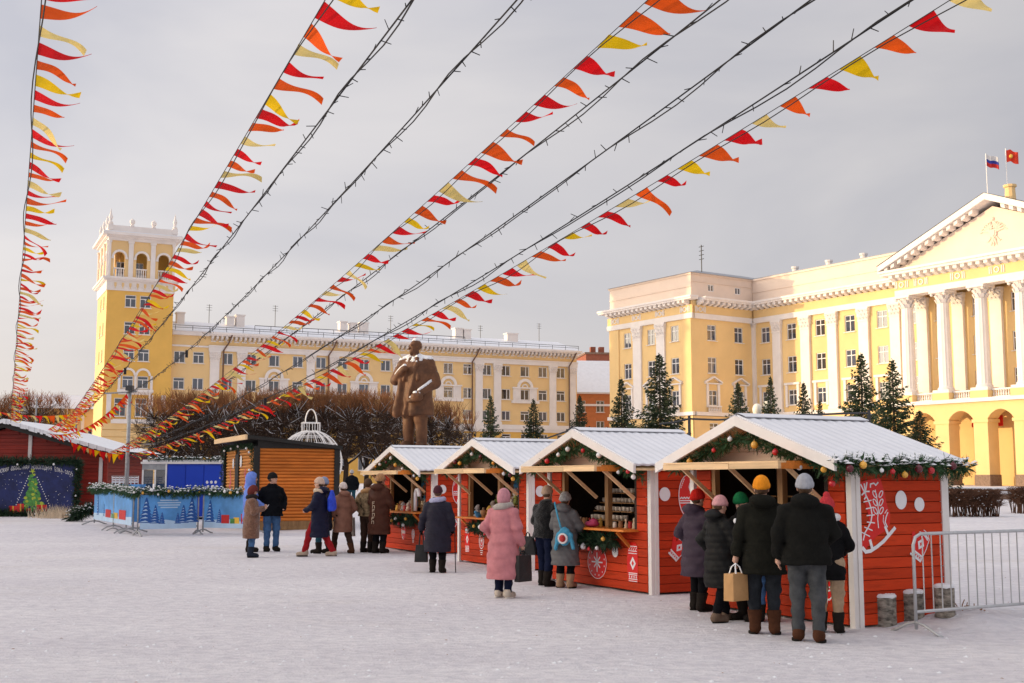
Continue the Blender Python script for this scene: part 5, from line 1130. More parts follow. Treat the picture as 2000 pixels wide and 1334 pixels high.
# ---------------------------------------------------------------- log cabin
def cabin():
    c = gpix(498, 1036); rz = R(24); w, dp, h0, h1 = 2.62, 5.0, 2.92, 2.60
    b = thing('log_cabin', 'small orange log cabin with a flat black trimmed roof behind the group of people', 'cabin', c, rz)
    z0 = 0.28; n = 22; ph = (h1-z0)/n
    def log(L): 
        m = MB(); k = 8; pts = [(-0.045*math.sin(math.pi*i/k)-0.0, ph*(0.03+0.94*i/k)) for i in range(k+1)]
        m.add([(x, y, z) for x in (-L/2, L/2) for y, z in pts], [(i, i+1, k+2+i, k+1+i) for i in range(k)] + [tuple(range(k+1)), tuple(range(2*k+1, k, -1))]); me = m.mesh('log', 'log_wood'); fixn(me); return me
    lf = log(w-0.16); ls1 = log(1.55); ls2 = log(2.35); 
    ls1.materials[0] = MATS['log_wood_yellow']; ls2.materials[0] = MATS['log_wood_yellow']
    for i in range(n):
        obj('log', lf, None, b, (w/2, 0, z0+i*ph))
        obj('log', ls1, None, b, (0, dp-0.1-0.85, z0+i*ph), (0,0,R(-90))); obj('log', ls2, None, b, (0, 0.1+1.25, z0+i*ph), (0,0,R(-90)))
    m = MB(); m.box(0.02, w-0.02, 0.02, dp, z0, h1-0.01); obj('core', m, 'tar_black', b)
    m = MB(); m.box(-0.05, w+0.05, -0.02, dp, 0.0, 0.12); m.box(0.0, w, 0.0, dp, 0.12, z0); obj('base_frame', m, 'brown_wood', b)
    for x, y in ((0,0),(w,0),(0,dp)): obj('corner_board', MB().box(x-0.09, x+0.09, y-0.075, y+0.07, z0-0.02, h1+0.05), 'tar_black', b)
    m = MB(); m.add([(-0.35,-0.18,h0-0.02),(w+0.15,-0.18,h1-0.02),(w+0.15,dp+0.2,h1-0.02),(-0.35,dp+0.2,h0-0.02),(-0.35,-0.18,h0+0.09),(w+0.15,-0.18,h1+0.09),(w+0.15,dp+0.2,h1+0.09),(-0.35,dp+0.2,h0+0.09)], [(0,3,2,1),(4,5,6,7),(0,1,5,4),(1,2,6,5),(2,3,7,6),(3,0,4,7)]); obj('roof', m, 'tar_black', b)
    m = MB(); m.box(-0.42, -0.352, -0.2, dp+0.22, h0-0.06, h0+0.10); obj('eave_board', m, 'pale_wood', b)
    m = MB(); m.add([(-0.3,-0.1,h0+0.095),(w+0.1,-0.1,h1+0.10),(w+0.1,dp+0.1,h1+0.10),(-0.3,dp+0.1,h0+0.095)], [(0,1,2,3)]); obj('roof_snow', m, 'snow', b)
    m = MB(); m.add([(0.02,-0.02,h1),(w,-0.02,h1),(0.02,-0.02,h0-0.03)], [(0,1,2)]); obj('gable_fill', m, 'tar_black', b)
    d = obj('door', MB().box(-0.06, 0.0, 2.62, 3.18, z0, 2.45), 'tar_black', b); obj('handle', MB().box(-0.1, -0.061, 2.68, 2.72, 1.2, 1.35), 'galvanised', d)
    A = Art(lambda u, v, dd: (-0.05-dd, u, v))
    for y in (1.4, 3.9): 
        A.line([(y, 1.95), (y+0.12, 1.8), (y-0.08, 1.6), (y+0.1, 1.4), (y-0.02, 1.2)], 0.06); A.line([(y-0.06,1.5),(y+0.2,1.35)], 0.05)
    obj('ribbon_sticker', A.w, 'toy_pink', b)
    A = Art(lambda u, v, dd: (-0.05-dd, u, v)); A.white(ellipse(2.2, 2.2, 0.16, 0.2)); A.white(ellipse(3.5, 2.15, 0.13, 0.18)); A.done(b, 'sticker_dot')
    hang_garland(b, [(-0.1,0.0,0.4),(-0.12,0.0,1.5),(-0.14,0.1,h0-0.25),(-0.16,dp*0.5,h0-0.2),(-0.14,dp-0.1,h0-0.25),(-0.12,dp,1.4),(-0.12,dp,0.5)], 0.13, 140, 'fir garland framing the door side of the log cabin', 'fir garlands', 12, kinds=('bauble_white',), front=(-1,0,0), dens=110, mat='fir_dark', loc=c, rz=rz)
cabin()

# ---------------------------------------------------------------- giant wire bauble
def wire_bauble():
    Y = 55; c = atY(606, 903, Y); r = 62/FPX*Y; g = gz(Y)
    b = thing('wire_bauble', 'giant white wire bauble sculpture standing behind the log cabin', 'sculpture', (c.x, Y, g), 0.3); zc = c.z-g
    n = 16
    mer = MB().tube([(r*math.sin(math.pi*i/20), 0, -r*math.cos(math.pi*i/20)) for i in range(1, 20)], 0.022, 5); mm = fixn(mer.mesh('meridian', 'trim_white'))
    for k in range(n):
        if k in (11, 12): continue                       # the doorway
        obj('meridian', mm, None, b, (0,0,zc), (0,0,2*math.pi*k/n))
    m = MB().tube([(r*math.sin(math.pi*i/20)*1.0, 0, -r*math.cos(math.pi*i/20)) for i in range(1, 20)], 0.008, 4); mm = fixn(m.mesh('thin_meridian', 'trim_white'))
    for k in range(n*2): obj('thin_meridian', mm, None, b, (0,0,zc), (0,0,2*math.pi*(k+0.5)/(n*2)))
    for i in range(2, 19, 2):
        a = math.pi*i/20; q = r*math.sin(a); obj('ring', MB().tube([(q*math.cos(2*math.pi*k/40), q*math.sin(2*math.pi*k/40), zc-r*math.cos(a)) for k in range(41)], 0.014, 5, False), 'trim_white', b)
    zt = zc+r*0.96; cw = 0.42
    for k in range(10):
        w = 2*math.pi*k/10; obj('collar_wire', MB().tube([(cw*math.cos(w), cw*math.sin(w), zt-0.05), (cw*math.cos(w), cw*math.sin(w), zt+0.42)], 0.016, 5), 'trim_white', b)
    for z in (zt, zt+0.4): obj('collar_ring', MB().tube([(cw*math.cos(2*math.pi*k/24), cw*math.sin(2*math.pi*k/24), z) for k in range(25)], 0.018, 5, False), 'trim_white', b)
    for dy in (-0.07, 0.07): obj('hanger', MB().tube([(0.26*math.cos(math.pi*k/12), dy, zt+0.4+0.62*math.sin(math.pi*k/12)) for k in range(13)], 0.022, 5), 'trim_white', b)
    for k in range(1, 12): obj('hanger_rung', MB().tube([(0.26*math.cos(math.pi*k/12), -0.07, zt+0.4+0.62*math.sin(math.pi*k/12)), (0.26*math.cos(math.pi*k/12), 0.07, zt+0.4+0.62*math.sin(math.pi*k/12))], 0.012, 4), 'trim_white', b)
    m = MB().lathe([(r*0.8,0),(r*0.8,zc-r*0.93),(0.3,zc-r*0.93)], 24); obj('plinth', m, 'white_board', b)
wire_bauble()

# ---------------------------------------------------------------- red hut with a New Year poster
def hut():
    Y = 50.0; g = gz(Y); ap = atY(18, 822, Y); re = atY(236, 884, Y); cr_ = atY(207, 900, Y)
    b = thing('red_hut', 'long dark red plank hut with a snowy low gable roof at the left edge', 'hut', (ap.x, Y, g), R(1)); ax = 0.0
    za, zr = ap.z-g, re.z-g; xr = cr_.x-ap.x; xe = re.x-ap.x; sl = (za-zr)/xe; W2 = xr; D = 6.0
    n = 26; ph = 0.155; z = 0.04
    while z < za-0.35:
        z1 = z+ph; half = W2 if z1 < za-0.28-sl*W2 else max(0.1, (za-0.28-z1)/sl)
        half = min(half, W2); L = half*2
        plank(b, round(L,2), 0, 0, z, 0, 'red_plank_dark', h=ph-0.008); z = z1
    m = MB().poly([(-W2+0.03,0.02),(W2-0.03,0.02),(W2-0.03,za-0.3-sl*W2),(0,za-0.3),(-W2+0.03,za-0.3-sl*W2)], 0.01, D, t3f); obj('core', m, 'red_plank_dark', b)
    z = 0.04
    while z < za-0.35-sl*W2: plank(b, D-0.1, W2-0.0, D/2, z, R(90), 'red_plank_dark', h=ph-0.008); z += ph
    for q in (-1, 1):
        m = MB(); m.poly([(0,za-0.16),(q*xe,zr-0.16),(q*xe,zr-0.02),(0,za-0.02)], -0.55, D+0.3, t3f); obj('roof', m, 'tar_black', b)
        rng = random.Random(5+q); m = MB(); k = 40; 
        for i in range(k):
            x0, x1 = q*xe*i/k, q*xe*(i+1)/k; dz = rng.uniform(-0.02,0.05); y0 = -0.60-rng.uniform(0,0.05); zz0, zz1 = za-sl*abs(x0), za-sl*abs(x1); th = 0.10+dz
            m.add([(x0,y0,zz0-0.10-dz),(x1,y0,zz1-0.10-dz),(x1,y0,zz1+0.06),(x0,y0,zz0+0.06),(x0,D+0.3,zz0+0.06),(x1,D+0.3,zz1+0.06)], [(0,1,2,3),(3,2,5,4)])
        obj('roof_snow', m, 'snow', b)
        m = MB(); m.poly([(0,za-0.30),(q*xe,zr-0.30),(q*xe,zr-0.165),(0,za-0.165)], -0.54, -0.48, t3f); obj('bargeboard', m, 'tar_black', b)
    for u0, v0, v1 in ((59, 848, 908), (196, 893, 1000)):
        p = atY(u0, v0, Y-0.1); q = atY(u0, v1, Y-0.1); obj('trim_board', MB().box(p.x-ap.x-0.07, p.x-ap.x+0.07, -0.09, -0.03, max(q.z-g, 0.02), p.z-g), 'white_board', b)
    obj('corner_post', MB().box(W2-0.08, W2+0.06, -0.07, 0.05, 0, za-0.3-sl*W2), 'red_plank_dark', b)
    # poster with fir frame in front of the hut
    Yp = 48.6; gp = gz(Yp); pl, pr = atY(-30, 1000, Yp).x, atY(143, 1000, Yp).x; zt, zb = atY(50, 906, Yp).z, atY(50, 1012, Yp).z
    c = thing('festive_poster', 'dark blue New Year poster with a decorated tree, framed in fir, before the red hut', 'poster', (0, Yp, gp), 0)
    zt -= gp; zb = max(zb-gp, 0.1)
    obj('board', MB().box(pl, pr, 0, 0.06, zb, zt), 'poster_night', c)
    P_ = lambda u, v: (atY(u, v, Yp).x, atY(u, v, Yp).z-gp)
    def flat(name, pts, mat, dd): obj(name, MB().poly([P_(*q) for q in pts], -0.003-dd, -0.001-dd, t3f), mat, c)
    flat('printed_snow', [(-30,1002),(-30,1010),(143,1010),(143,1000),(115,1003),(60,1006),(10,1004)], 'bauble_white', 0.0)
    m = MB(); rng = random.Random(8)
    for k in range(90):
        a, e = P_(rng.uniform(-28,141), rng.uniform(915,990)); m.poly(ellipse(a, e, *(2*[rng.uniform(0.006,0.016)]), 6), -0.003, -0.001, t3f)
    obj('printed_stars', m, 'bauble_white', c, kind='stuff')
    # the printed tree: tiers of blobs, lights, star, parcels
    mg, my, mw = MB(), MB(), MB()
    for k in range(150):
        t = rng.random()**0.6; y = 922+78*t; half = 3+20*t; a, e = P_(64+rng.uniform(-half, half), y); r = rng.uniform(0.04,0.10); (mg if rng.random() < 0.72 else my).poly(ellipse(a, e, r, r*0.8, 8), -0.006-0.00004*k, -0.002, t3f)
    for k in range(26):
        t = k/26; y = 930+60*t; a, e = P_(64+(8+26*t)*(1 if k % 2 else -1), y); mw.poly(ellipse(a, e, 0.022, 0.022, 6), -0.016, -0.002, t3f)
    a, e = P_(64, 920); my.poly([(a+(0.13 if k % 2 else 0.05)*math.sin(math.pi*k/5), e+(0.13 if k % 2 else 0.05)*math.cos(math.pi*k/5)) for k in range(10)], -0.017, -0.002, t3f)
    obj('printed_tree', mg, 'poster_green', c); obj('printed_lights', mw, 'bauble_white', c, kind='stuff'); obj('printed_gold', my, 'poster_lime', c)
    for x0, x1, y0, y1 in ((18,34,988,1003),(34,47,984,1002),(52,60,993,1003),(72,92,986,1003)):
        flat('printed_parcel', [(x0,y1),(x0,y0),(x1,y0),(x1,y1)], 'poster_red', 0.016); xm = (x0+x1)/2; flat('printed_ribbon', [(xm-1.2,y1),(xm-1.2,y0),(xm+1.2,y0),(xm+1.2,y1)], 'poster_gold', 0.018)
    # lettering along the arch
    txt = 'ЕНСКАЯ ОБЛАСТНАЯ НОВОГОДНЯЯ ЁЛКА-2025'
    n = len(txt)
    for k, ch in enumerate(txt):
        if ch == ' ': continue
        cu = bpy.data.curves.new('letter', 'FONT'); cu.body = ch; cu.size = 0.23; cu.extrude = 0.002; cu.align_x = 'CENTER'
        t = (k+0.5)/n; u_ = -8+152*t; v_ = 915+ (((u_-62)/80.0)**2)*13; x, zz = P_(u_, v_)
        tilt = -math.atan(2*(u_-62)/80.0**2*13)
        o = bpy.data.objects.new('letter', cu); COL.objects.link(o); dg = bpy.context.evaluated_depsgraph_get(); me = bpy.data.meshes.new_from_object(o.evaluated_get(dg)); bpy.data.objects.remove(o); me.materials.clear(); me.materials.append(MATS['bauble_white'])
        lo_ = obj('letter', me, None, c, (x, -0.012, zz-0.02), (R(90), tilt, 0)); lo_.scale = (0.5, 1, 1)
    fr = [(pl-0.18,-0.05,0.1),(pl-0.18,-0.05,zt+0.12),(pr+0.15,-0.05,zt+0.12),(pr+0.15,-0.05,0.1),(pl-0.18,-0.05,0.12)]
    g_ = hang_garland(b, fr, 0.24, 77, 'thick dark fir frame around the New Year poster', 'fir garlands', 10, kinds=('bauble_white',), dens=230, mat='fir_dark', loc=(0,Yp,gp), rz=0)
    # dry grass clump and small firs at its right foot
    m = MB(); q = gpix(112, 1012)
    for k in range(420):
        x, y = q.x+rng.gauss(0,0.45), q.y+rng.gauss(0,0.15); a = rng.uniform(-0.7,0.7); L = rng.uniform(0.2,0.6); z = gz(y); m.add([(x-0.01,y,z),(x+0.01,y,z),(x+L*math.sin(a),y+rng.uniform(-.1,.1),z+L*math.cos(a))], [(0,1,2)])
    o = obj('dry_grass', m, 'toy_cream', fix=False); tag(o, 'clump of dry pale grass at the foot of the poster', 'grass', kind='stuff')
    hang_garland(b, [(0,0,0.15),(0.35,0,0.35),(0.8,0,0.5)], 0.32, 79, 'small heap of snowy fir branches right of the poster', 'fir garlands', 0, snow=0.4, dens=330, mat='fir_dark', loc=gpix(138, 1018), rz=0)
hut()

# ---------------------------------------------------------------- blue kiosk, barriers with banners, table and chairs
def kiosk():
    Y = 46.0; g = gz(Y); xl, xm, xr = atY(277, 950, Y).x, atY(325, 950, Y).x, atY(432, 950, Y).x; zt = atY(350, 903, Y).z-g
    k = thing('blue_kiosk', 'bright blue panelled kiosk with a glazed porch behind the garlanded barriers', 'kiosk', (xl, Y, g), R(2)); w = xr-xl; xm -= xl
    obj('body', MB().box(xm, w, 0, 2.2, 0.1, zt-0.06), 'blue_panel', k)
    for i in range(3): 
        a = xm+0.03+(w-xm)*i/3; obj('panel', MB().cbox(a, a+(w-xm)/3-0.03, -0.03, 0, 0.12, zt-0.1, 0.01), 'blue_panel', k)
    obj('roof_edge', MB().box(-0.05, w+0.05, -0.08, 2.3, zt-0.06, zt+0.02), 'white_board', k); obj('roof_snow', MB().box(0.0, w, 0.0, 2.25, zt+0.021, zt+0.10), 'snow', k)
    for x in (0.0, xm*0.5, xm-0.06): obj('porch_post', MB().box(x, x+0.06, -0.04, 0.02, 0.1, zt-0.06), 'trim_white', k)
    obj('porch_beam', MB().box(0.0, xm-0.06, -0.045, 0.03, zt-0.28, zt-0.07), 'galv_dull', k)
    for i in range(2): obj('porch_glass', MB().box(0.06+i*xm*0.5, xm*0.5+i*xm*0.5-0.06, 0.0, 0.01, 0.15, zt-0.29), 'window_glass', k)
    obj('porch_back', MB().box(0, xm, 2.0, 2.1, 0.1, zt-0.07), 'blue_dark', k)
    A = Art(lambda u, v, d: (u, -0.031-d, v))
    for i in range(11): A.white(ellipse(w-0.55+0.16*(i % 3)+0.04*(i//3), zt-0.75-0.17*(i//3), 0.05, 0.06, 10))
    A.white(ellipse(xm+0.3, zt-1.2, 0.05, 0.09, 10)); A.done(k, 'sticker_dots')
    hang_garland(k, [(xm*0.2,-0.02,zt+0.1),(w*0.5,0.0,zt+0.16),(w,0.0,zt+0.12)], 0.13, 71, 'dark fir garland lying along the roof of the blue kiosk', 'fir garlands', 0, snow=0.3, dens=120, mat='fir_dark', loc=(xl,Y,g), rz=R(2))
    # table with a blue cover and stacked white chairs
    Y2 = 44.0; g2 = gz(Y2); x0, x1 = atY(209, 950, Y2).x, atY(272, 950, Y2).x; zc = atY(240, 946, Y2).z-g2
    t = thing('blue_counter', 'light blue topped counter with white chairs stacked on it behind the barriers', 'counter', (x0, Y2, g2)); obj('counter_top', MB().box(0, x1-x0, 0, 0.8, zc-0.10, zc), 'banner_blue', t); obj('counter_front', MB().box(0.05, x1-x0-0.05, 0.06, 0.75, 0, zc-0.10), 'banner_mid', t)
    for i in range(7):
        x = x0+0.14+i*(x1-x0-0.2)/7; c = thing('white_chair', ['first', 'second', 'third', 'fourth', 'fifth', 'sixth', 'last'][i]+' white chair from the left on the blue topped counter', 'chair', (x, Y2+0.3, g2+zc), 0, 'white chairs on the counter')
        obj('frame', MB().tube([(-0.06,0,0),(-0.07,0,0.30),(0.07,0,0.30),(0.06,0,0)], 0.013, 5), 'trim_white', c)
        for j in range(3): obj('slat', MB().box(-0.055, 0.055, -0.006, 0.006, 0.06+j*0.08, 0.11+j*0.08), 'trim_white', c)
kiosk()
def pine_print(m_, m2, cx, base, h, k, y, lift):
    for i in range(6):
        t = i/6; w = h*0.30*(1-t*0.82); z = base+h*(0.08+0.9*t*0.9); m_.poly([(cx-w, z), (cx+w, z), (cx+w*0.2, z+h*0.24), (cx-w*0.2, z+h*0.24)], y-lift-0.0004*i, y-lift+0.002, t3f)
        m2.poly([(cx-w*0.9, z+0.02), (cx+w*0.3, z+0.03), (cx-w*0.1, z+h*0.09)], y-lift-0.0035-0.0004*i, y-lift, t3f)
def banner_between(P0, P1, h, label, seed, kind):
    P0, P1 = Vector(P0), Vector(P1); L = (P1-P0).length; d = (P1-P0).normalized(); rz = math.atan2(d.y, d.x)
    b = thing('banner', label, 'banner', P0, rz, 'printed banners on the barriers'); z0, z1 = 0.18, h-0.04
    obj('sheet', MB().box(0.06, L-0.06, -0.035, -0.03, z0, z1), 'banner_blue', b)
    obj('printed_snow', MB().poly([(0.06,z0),(L-0.06,z0),(L-0.06,z0+0.26),(L*0.7,z0+0.20),(L*0.45,z0+0.27),(0.06,z0+0.22)], -0.038, -0.0355, t3f), 'banner_pale', b)
    g, s = MB(), MB(); rng = random.Random(seed)
    for cx, hh in ([(0.10,0.92),(0.26,0.66),(0.38,0.42),(0.66,0.40),(0.76,0.66),(0.91,0.9)] if kind == 'wood' else [(0.12,0.8),(0.3,0.5)]): pine_print(g, s, 0.06+cx*(L-0.12), z0+0.12, hh*(z1-z0)*0.88, 0, -0.038, 0.002+0.003*hh)
    obj('printed_firs', g, 'banner_deep', b, kind='stuff'); obj('printed_fir_snow', s, 'banner_pale', b, kind='stuff')
    if kind == 'wood':
        m = MB()
        for r_, (w, zz) in enumerate([(0.20,0.84),(0.26,0.77),(0.24,0.70),(0.19,0.63)]): m.box(L/2-w*L*0.75, L/2+w*L*0.75, -0.0395, -0.0385, z0+zz*(z1-z0)-0.018, z0+zz*(z1-z0)+0.018)
        obj('printed_text_lines', m, 'banner_pale', b, kind='stuff')
    else:
        for i, (a, c, mt) in enumerate([(0.42,0.14,'poster_red'),(0.62,0.10,'poster_gold'),(0.78,0.16,'poster_red'),(0.55,0.08,'poster_green')]):
            m = MB().poly([(a*L-c*L/2,z0+0.14),(a*L+c*L/2,z0+0.14),(a*L+c*L/2,z0+0.14+c*1.8),(a*L-c*L/2,z0+0.14+c*1.8)], -0.046-0.0004*i, -0.044, t3f); obj('printed_parcel', m, mt, b)
    return b
def fenced_row():
    pts = [gpix(184, 1024), gpix(222, 1034), gpix(247, 1040), gpix(262, 1046)]
    h = 1.22
    seq = [(gpix(184, 1024), gpix(259, 1045)), (gpix(268, 1046), gpix(386, 1042)), (gpix(396, 1042), gpix(505, 1046))]
    labs = ['barrier running back from the corner towards the red hut', 'middle barrier facing the camera before the blue kiosk', 'barrier beside the log cabin, left of the man in black hat']
    bl = ['banner with parcels on the barrier running back to the red hut', 'blue snowy forest banner on the middle barrier before the kiosk', 'blue banner with a red parcel beside the log cabin']
    for k, (a, c) in enumerate(seq):
        a.z, c.z = gz(a.y), gz(c.y); crowd_barrier(labs[k], a, c, h, 10, 0.42, 'crowd barriers', mat='galv_dull', r=0.024)
        banner_between(a, c, h, bl[k], k, ['toys', 'wood', 'toys'][k])
    a, c = gpix(218, 1033), gpix(240, 1039)
    for k, (u, v) in enumerate([(221, 1035), (246, 1041)]):
        q = gpix(u, v); s = thing('banner_stand', ['banner stand nearer the red hut with a curved foot', 'banner stand nearer the barrier corner with a curved foot'][k], 'stand', (q.x, q.y, gz(q.y)), R(30), 'banner stands')
        obj('pole', MB().tube([(0,0,0.1),(0,0,1.15)], 0.024, 8), 'galv_dull', s); obj('foot', MB().tube([(-0.36,0,0),(-0.2,0,0.10),(0,0,0.15),(0.2,0,0.10),(0.36,0,0)], 0.022, 6), 'galv_dull', s); obj('foot', MB().tube([(-0.20,0.04,-0.02),(-0.1,0.04,0.03),(0,0.04,0.06),(0.1,0.04,0.03),(0.20,0.04,-0.02)], 0.018, 6), 'galv_dull', s)
    top = []
    for u, v in [(176, 1024), (222, 1034), (262, 1046), (300, 1045), (345, 1044), (390, 1042), (440, 1044), (470, 1045)]:
        q = gpix(u, v); top.append((q.x, q.y, gz(q.y)+1.24+(0.05 if len(top) % 2 else 0)))
    hang_garland(None, top, 0.2, 88, 'long snow-dusted fir garland with white baubles along the barrier tops', 'fir garlands', 16, snow=0.6, kinds=('bauble_white','bauble_white','bauble_gold'), dens=200, loc=(0,0,0), rz=0, front=(0,-1,0))
fenced_row()

# ---------------------------------------------------------------- poles, lamps, garden edge
def poles():
    Y = 43.0; p = atY(247, 950, Y); g = gz(Y); zt = atY(247, 762, Y).z
    t = thing('lamp_pole', 'tall grey steel pole with a small floodlight where the bunting strings meet', 'lamp post', (p.x, Y, g)); h = zt-g
    obj('pole', MB().tube([(0,0,0),(0,0,h*0.55),(0,0,h)], [0.085,0.07,0.055], 10), 'galv_dull', t, smooth=True); obj('cross_arm', MB().tube([(-0.9,0,h-0.12),(0.25,0,h-0.05)], 0.03, 6), 'galv_dull', t); obj('floodlight', MB().box(-0.12,0.12,-0.14,0.1,h-0.02,h+0.16), 'dark_metal', t)
    for k, (u, Yk, vt, lab) in enumerate([(144, 62, 798, 'thin pole beyond the red hut roof'), (64, 64, 780, 'thin white pole far left beyond the red hut'), (22, 57.5, 800, 'bunting pole rising behind the red hut at the left edge')]):
        q = atY(u, 950, Yk); g = gz(Yk); s = thing('slim_pole', lab, 'pole', (q.x, Yk, g), 0, 'slim poles'); hh = atY(u, vt, Yk).z-g; obj('pole', MB().tube([(0,0,0),(0,0,hh)], 0.045, 7), 'galv_dull', s); obj('cap', MB().ball((0,0,hh), 0.07, 7, 5), 'galv_dull', s)
    pm('lamp_globe', (0.86,0.80,0.68), 0.3, 0.03, 4, 0, spec=0.4)
    for k, (u, v) in enumerate([(1479, 800), (1500, 793)]):
        Y = 88; q = atY(u, v, Y); g = gz(Y); s = thing('globe_lamp', ['left', 'right'][k]+' white globe street lamp before the cream government building', 'street lamp', (q.x, Y, g), 0, 'globe lamps'); zt = q.z-g
        obj('post', MB().lathe([(0.12,0),(0.09,0.8),(0.06,1.0),(0.05,zt-0.4),(0.12,zt-0.3)], 10), 'dark_metal', s)
        obj('globe', MB().ball((0,0,zt), 0.36, 16, 10, 1.25), 'lamp_globe', s, smooth=True)
        for e in (-1, 1): obj('side_globe', MB().ball((e*0.75,0,zt-1.4), 0.27, 14, 9, 1.1), 'lamp_globe', s, smooth=True); obj('arm', MB().tube([(0,0,zt-1.9),(e*0.5,0,zt-2.0),(e*0.75,0,zt-1.7)], 0.04, 6), 'dark_metal', s)
    # cable strung behind the stalls
    for k, pl in enumerate([[(990, 878), (1050, 862), (1108, 842), (1118, 832)], [(1288, 828), (1320, 824), (1346, 818), (1400, 820), (1470, 817), (1540, 812), (1640, 808), (1700, 806)]]):
        pts = [atY(u, v, 26 if k else 31) for u, v in pl]; c = thing('overhead_cable', ['sagging black cable with a short pole behind the third stall', 'black cable on short poles behind the nearest stall'][k], 'cable', (pts[0].x, pts[0].y, 0)); o = pts[0].copy(); o.z = 0
        obj('cable', MB().tube([q-o for q in pts], 0.022, 5), 'dark_metal', c)
        for u, v0 in ([(1108, 838)] if k == 0 else [(1346, 812), (1697, 800)]):
            q = atY(u, v0, 26 if k else 31)-o; obj('pole', MB().tube([(q.x,q.y,gz(26)),(q.x,q.y,q.z)], 0.035, 6), 'dark_metal', c)
poles()
# ================================================================ trees, hedges, statue
pm('bark', (0.055, 0.038, 0.028), 0.9, 0.4, 6, 0.4, 20); pm('twig', (0.24, 0.10, 0.038), 0.85, 0.35, 3, 0, rnd=0.1); pm('twig_shade_tone', (0.060, 0.034, 0.022), 0.85, 0.35, 3, 0, rnd=0.1)  # low sun painted in: orange twigs for crown tops, darkened ones below
pm('spruce', (0.040, 0.062, 0.030), 0.75, 0.45, 3, 0, rnd=0.12); pm('spruce_brown', (0.16, 0.06, 0.015), 0.8, 0.4, 3, 0, rnd=0.1)
def linden_meshes(seed, rx=1.55, ry=1.7, z0=2.0, z1=6.2, npts=330):
    rng = random.Random(seed); tr, cr_, tp, sn = MB(), MB(), MB(), MB()
    tr.tube([(0,0,-0.1),(rng.uniform(-.05,.05),0,1.0),(rng.uniform(-.08,.08),0.03,2.0),(rng.uniform(-.1,.1),0,2.9)], [0.17,0.13,0.12,0.08], 8)
    limbs = []
    for k in range(8):
        a = 2*math.pi*k/8+rng.uniform(-0.3,0.3); zz = rng.uniform(1.6, 2.5); p = [Vector((0.06*math.cos(a),0.06*math.sin(a),zz))]; el = rng.uniform(0.35, 1.0)
        for i in range(5):
            el += rng.uniform(0.0, 0.25); st = rng.uniform(0.4, 0.58); p.append(p[-1]+Vector((math.cos(a)*math.cos(el)*st, math.sin(a)*math.cos(el)*st, math.sin(el)*st))); a += rng.uniform(-0.3,0.3)
        tr.tube(p, [0.07,0.055,0.045,0.035,0.025,0.015], 5); limbs += p[1:]
        sn.tube([q+Vector((0,0,0.05)) for q in p[:4]], [0.03,0.035,0.03,0.01], 4)
    for k in range(npts):
        while True:
            x, y, t = rng.uniform(-1,1), rng.uniform(-1,1), rng.random()
            if abs(x)**2.6+abs(y)**2.6 < 1: break
        z = z0+0.4+(z1-z0-0.75)*t; q = Vector((x*rx*(0.75+0.25*t), y*ry*(0.75+0.25*t), z)); near = min(limbs, key=lambda l: (l-q).length + 0.6*max(0, l.z-q.z)); mid = near.lerp(q, 0.5)+Vector((rng.uniform(-.1,.1), rng.uniform(-.1,.1), rng.uniform(-.12,.12)))
        cr_.tube([near, mid, q], [0.018,0.013,0.009], 3, False)
        if rng.random() < 0.22: sn.tube([near+Vector((0,0,0.016)), mid+Vector((0,0,0.018)), q+Vector((0,0,0.016))], [0.012,0.018,0.008], 3, False)
        top = z > z1-1.35
        for _ in range(7 if top else 5):
            a = rng.uniform(0, 2*math.pi); el = rng.uniform(0.9, 1.5) if top else rng.uniform(-0.2, 1.4); L = rng.uniform(0.35, 0.85); d = Vector((math.cos(a)*math.cos(el), math.sin(a)*math.cos(el), math.sin(el))); e = q+d*L
            if e.z > z1+0.25: e.z = z1+0.25-rng.random()*0.3
            (tp if top else cr_).tube([q, q.lerp(e, 0.5)+Vector((rng.uniform(-.06,.06),rng.uniform(-.06,.06),0)), e], [0.010,0.008,0.005], 3, False)
    return [tr.mesh('trunk', 'bark'), cr_.mesh('branches', 'twig_shade_tone'), tp.mesh('crown', 'twig'), sn.mesh('snow', 'snow')]
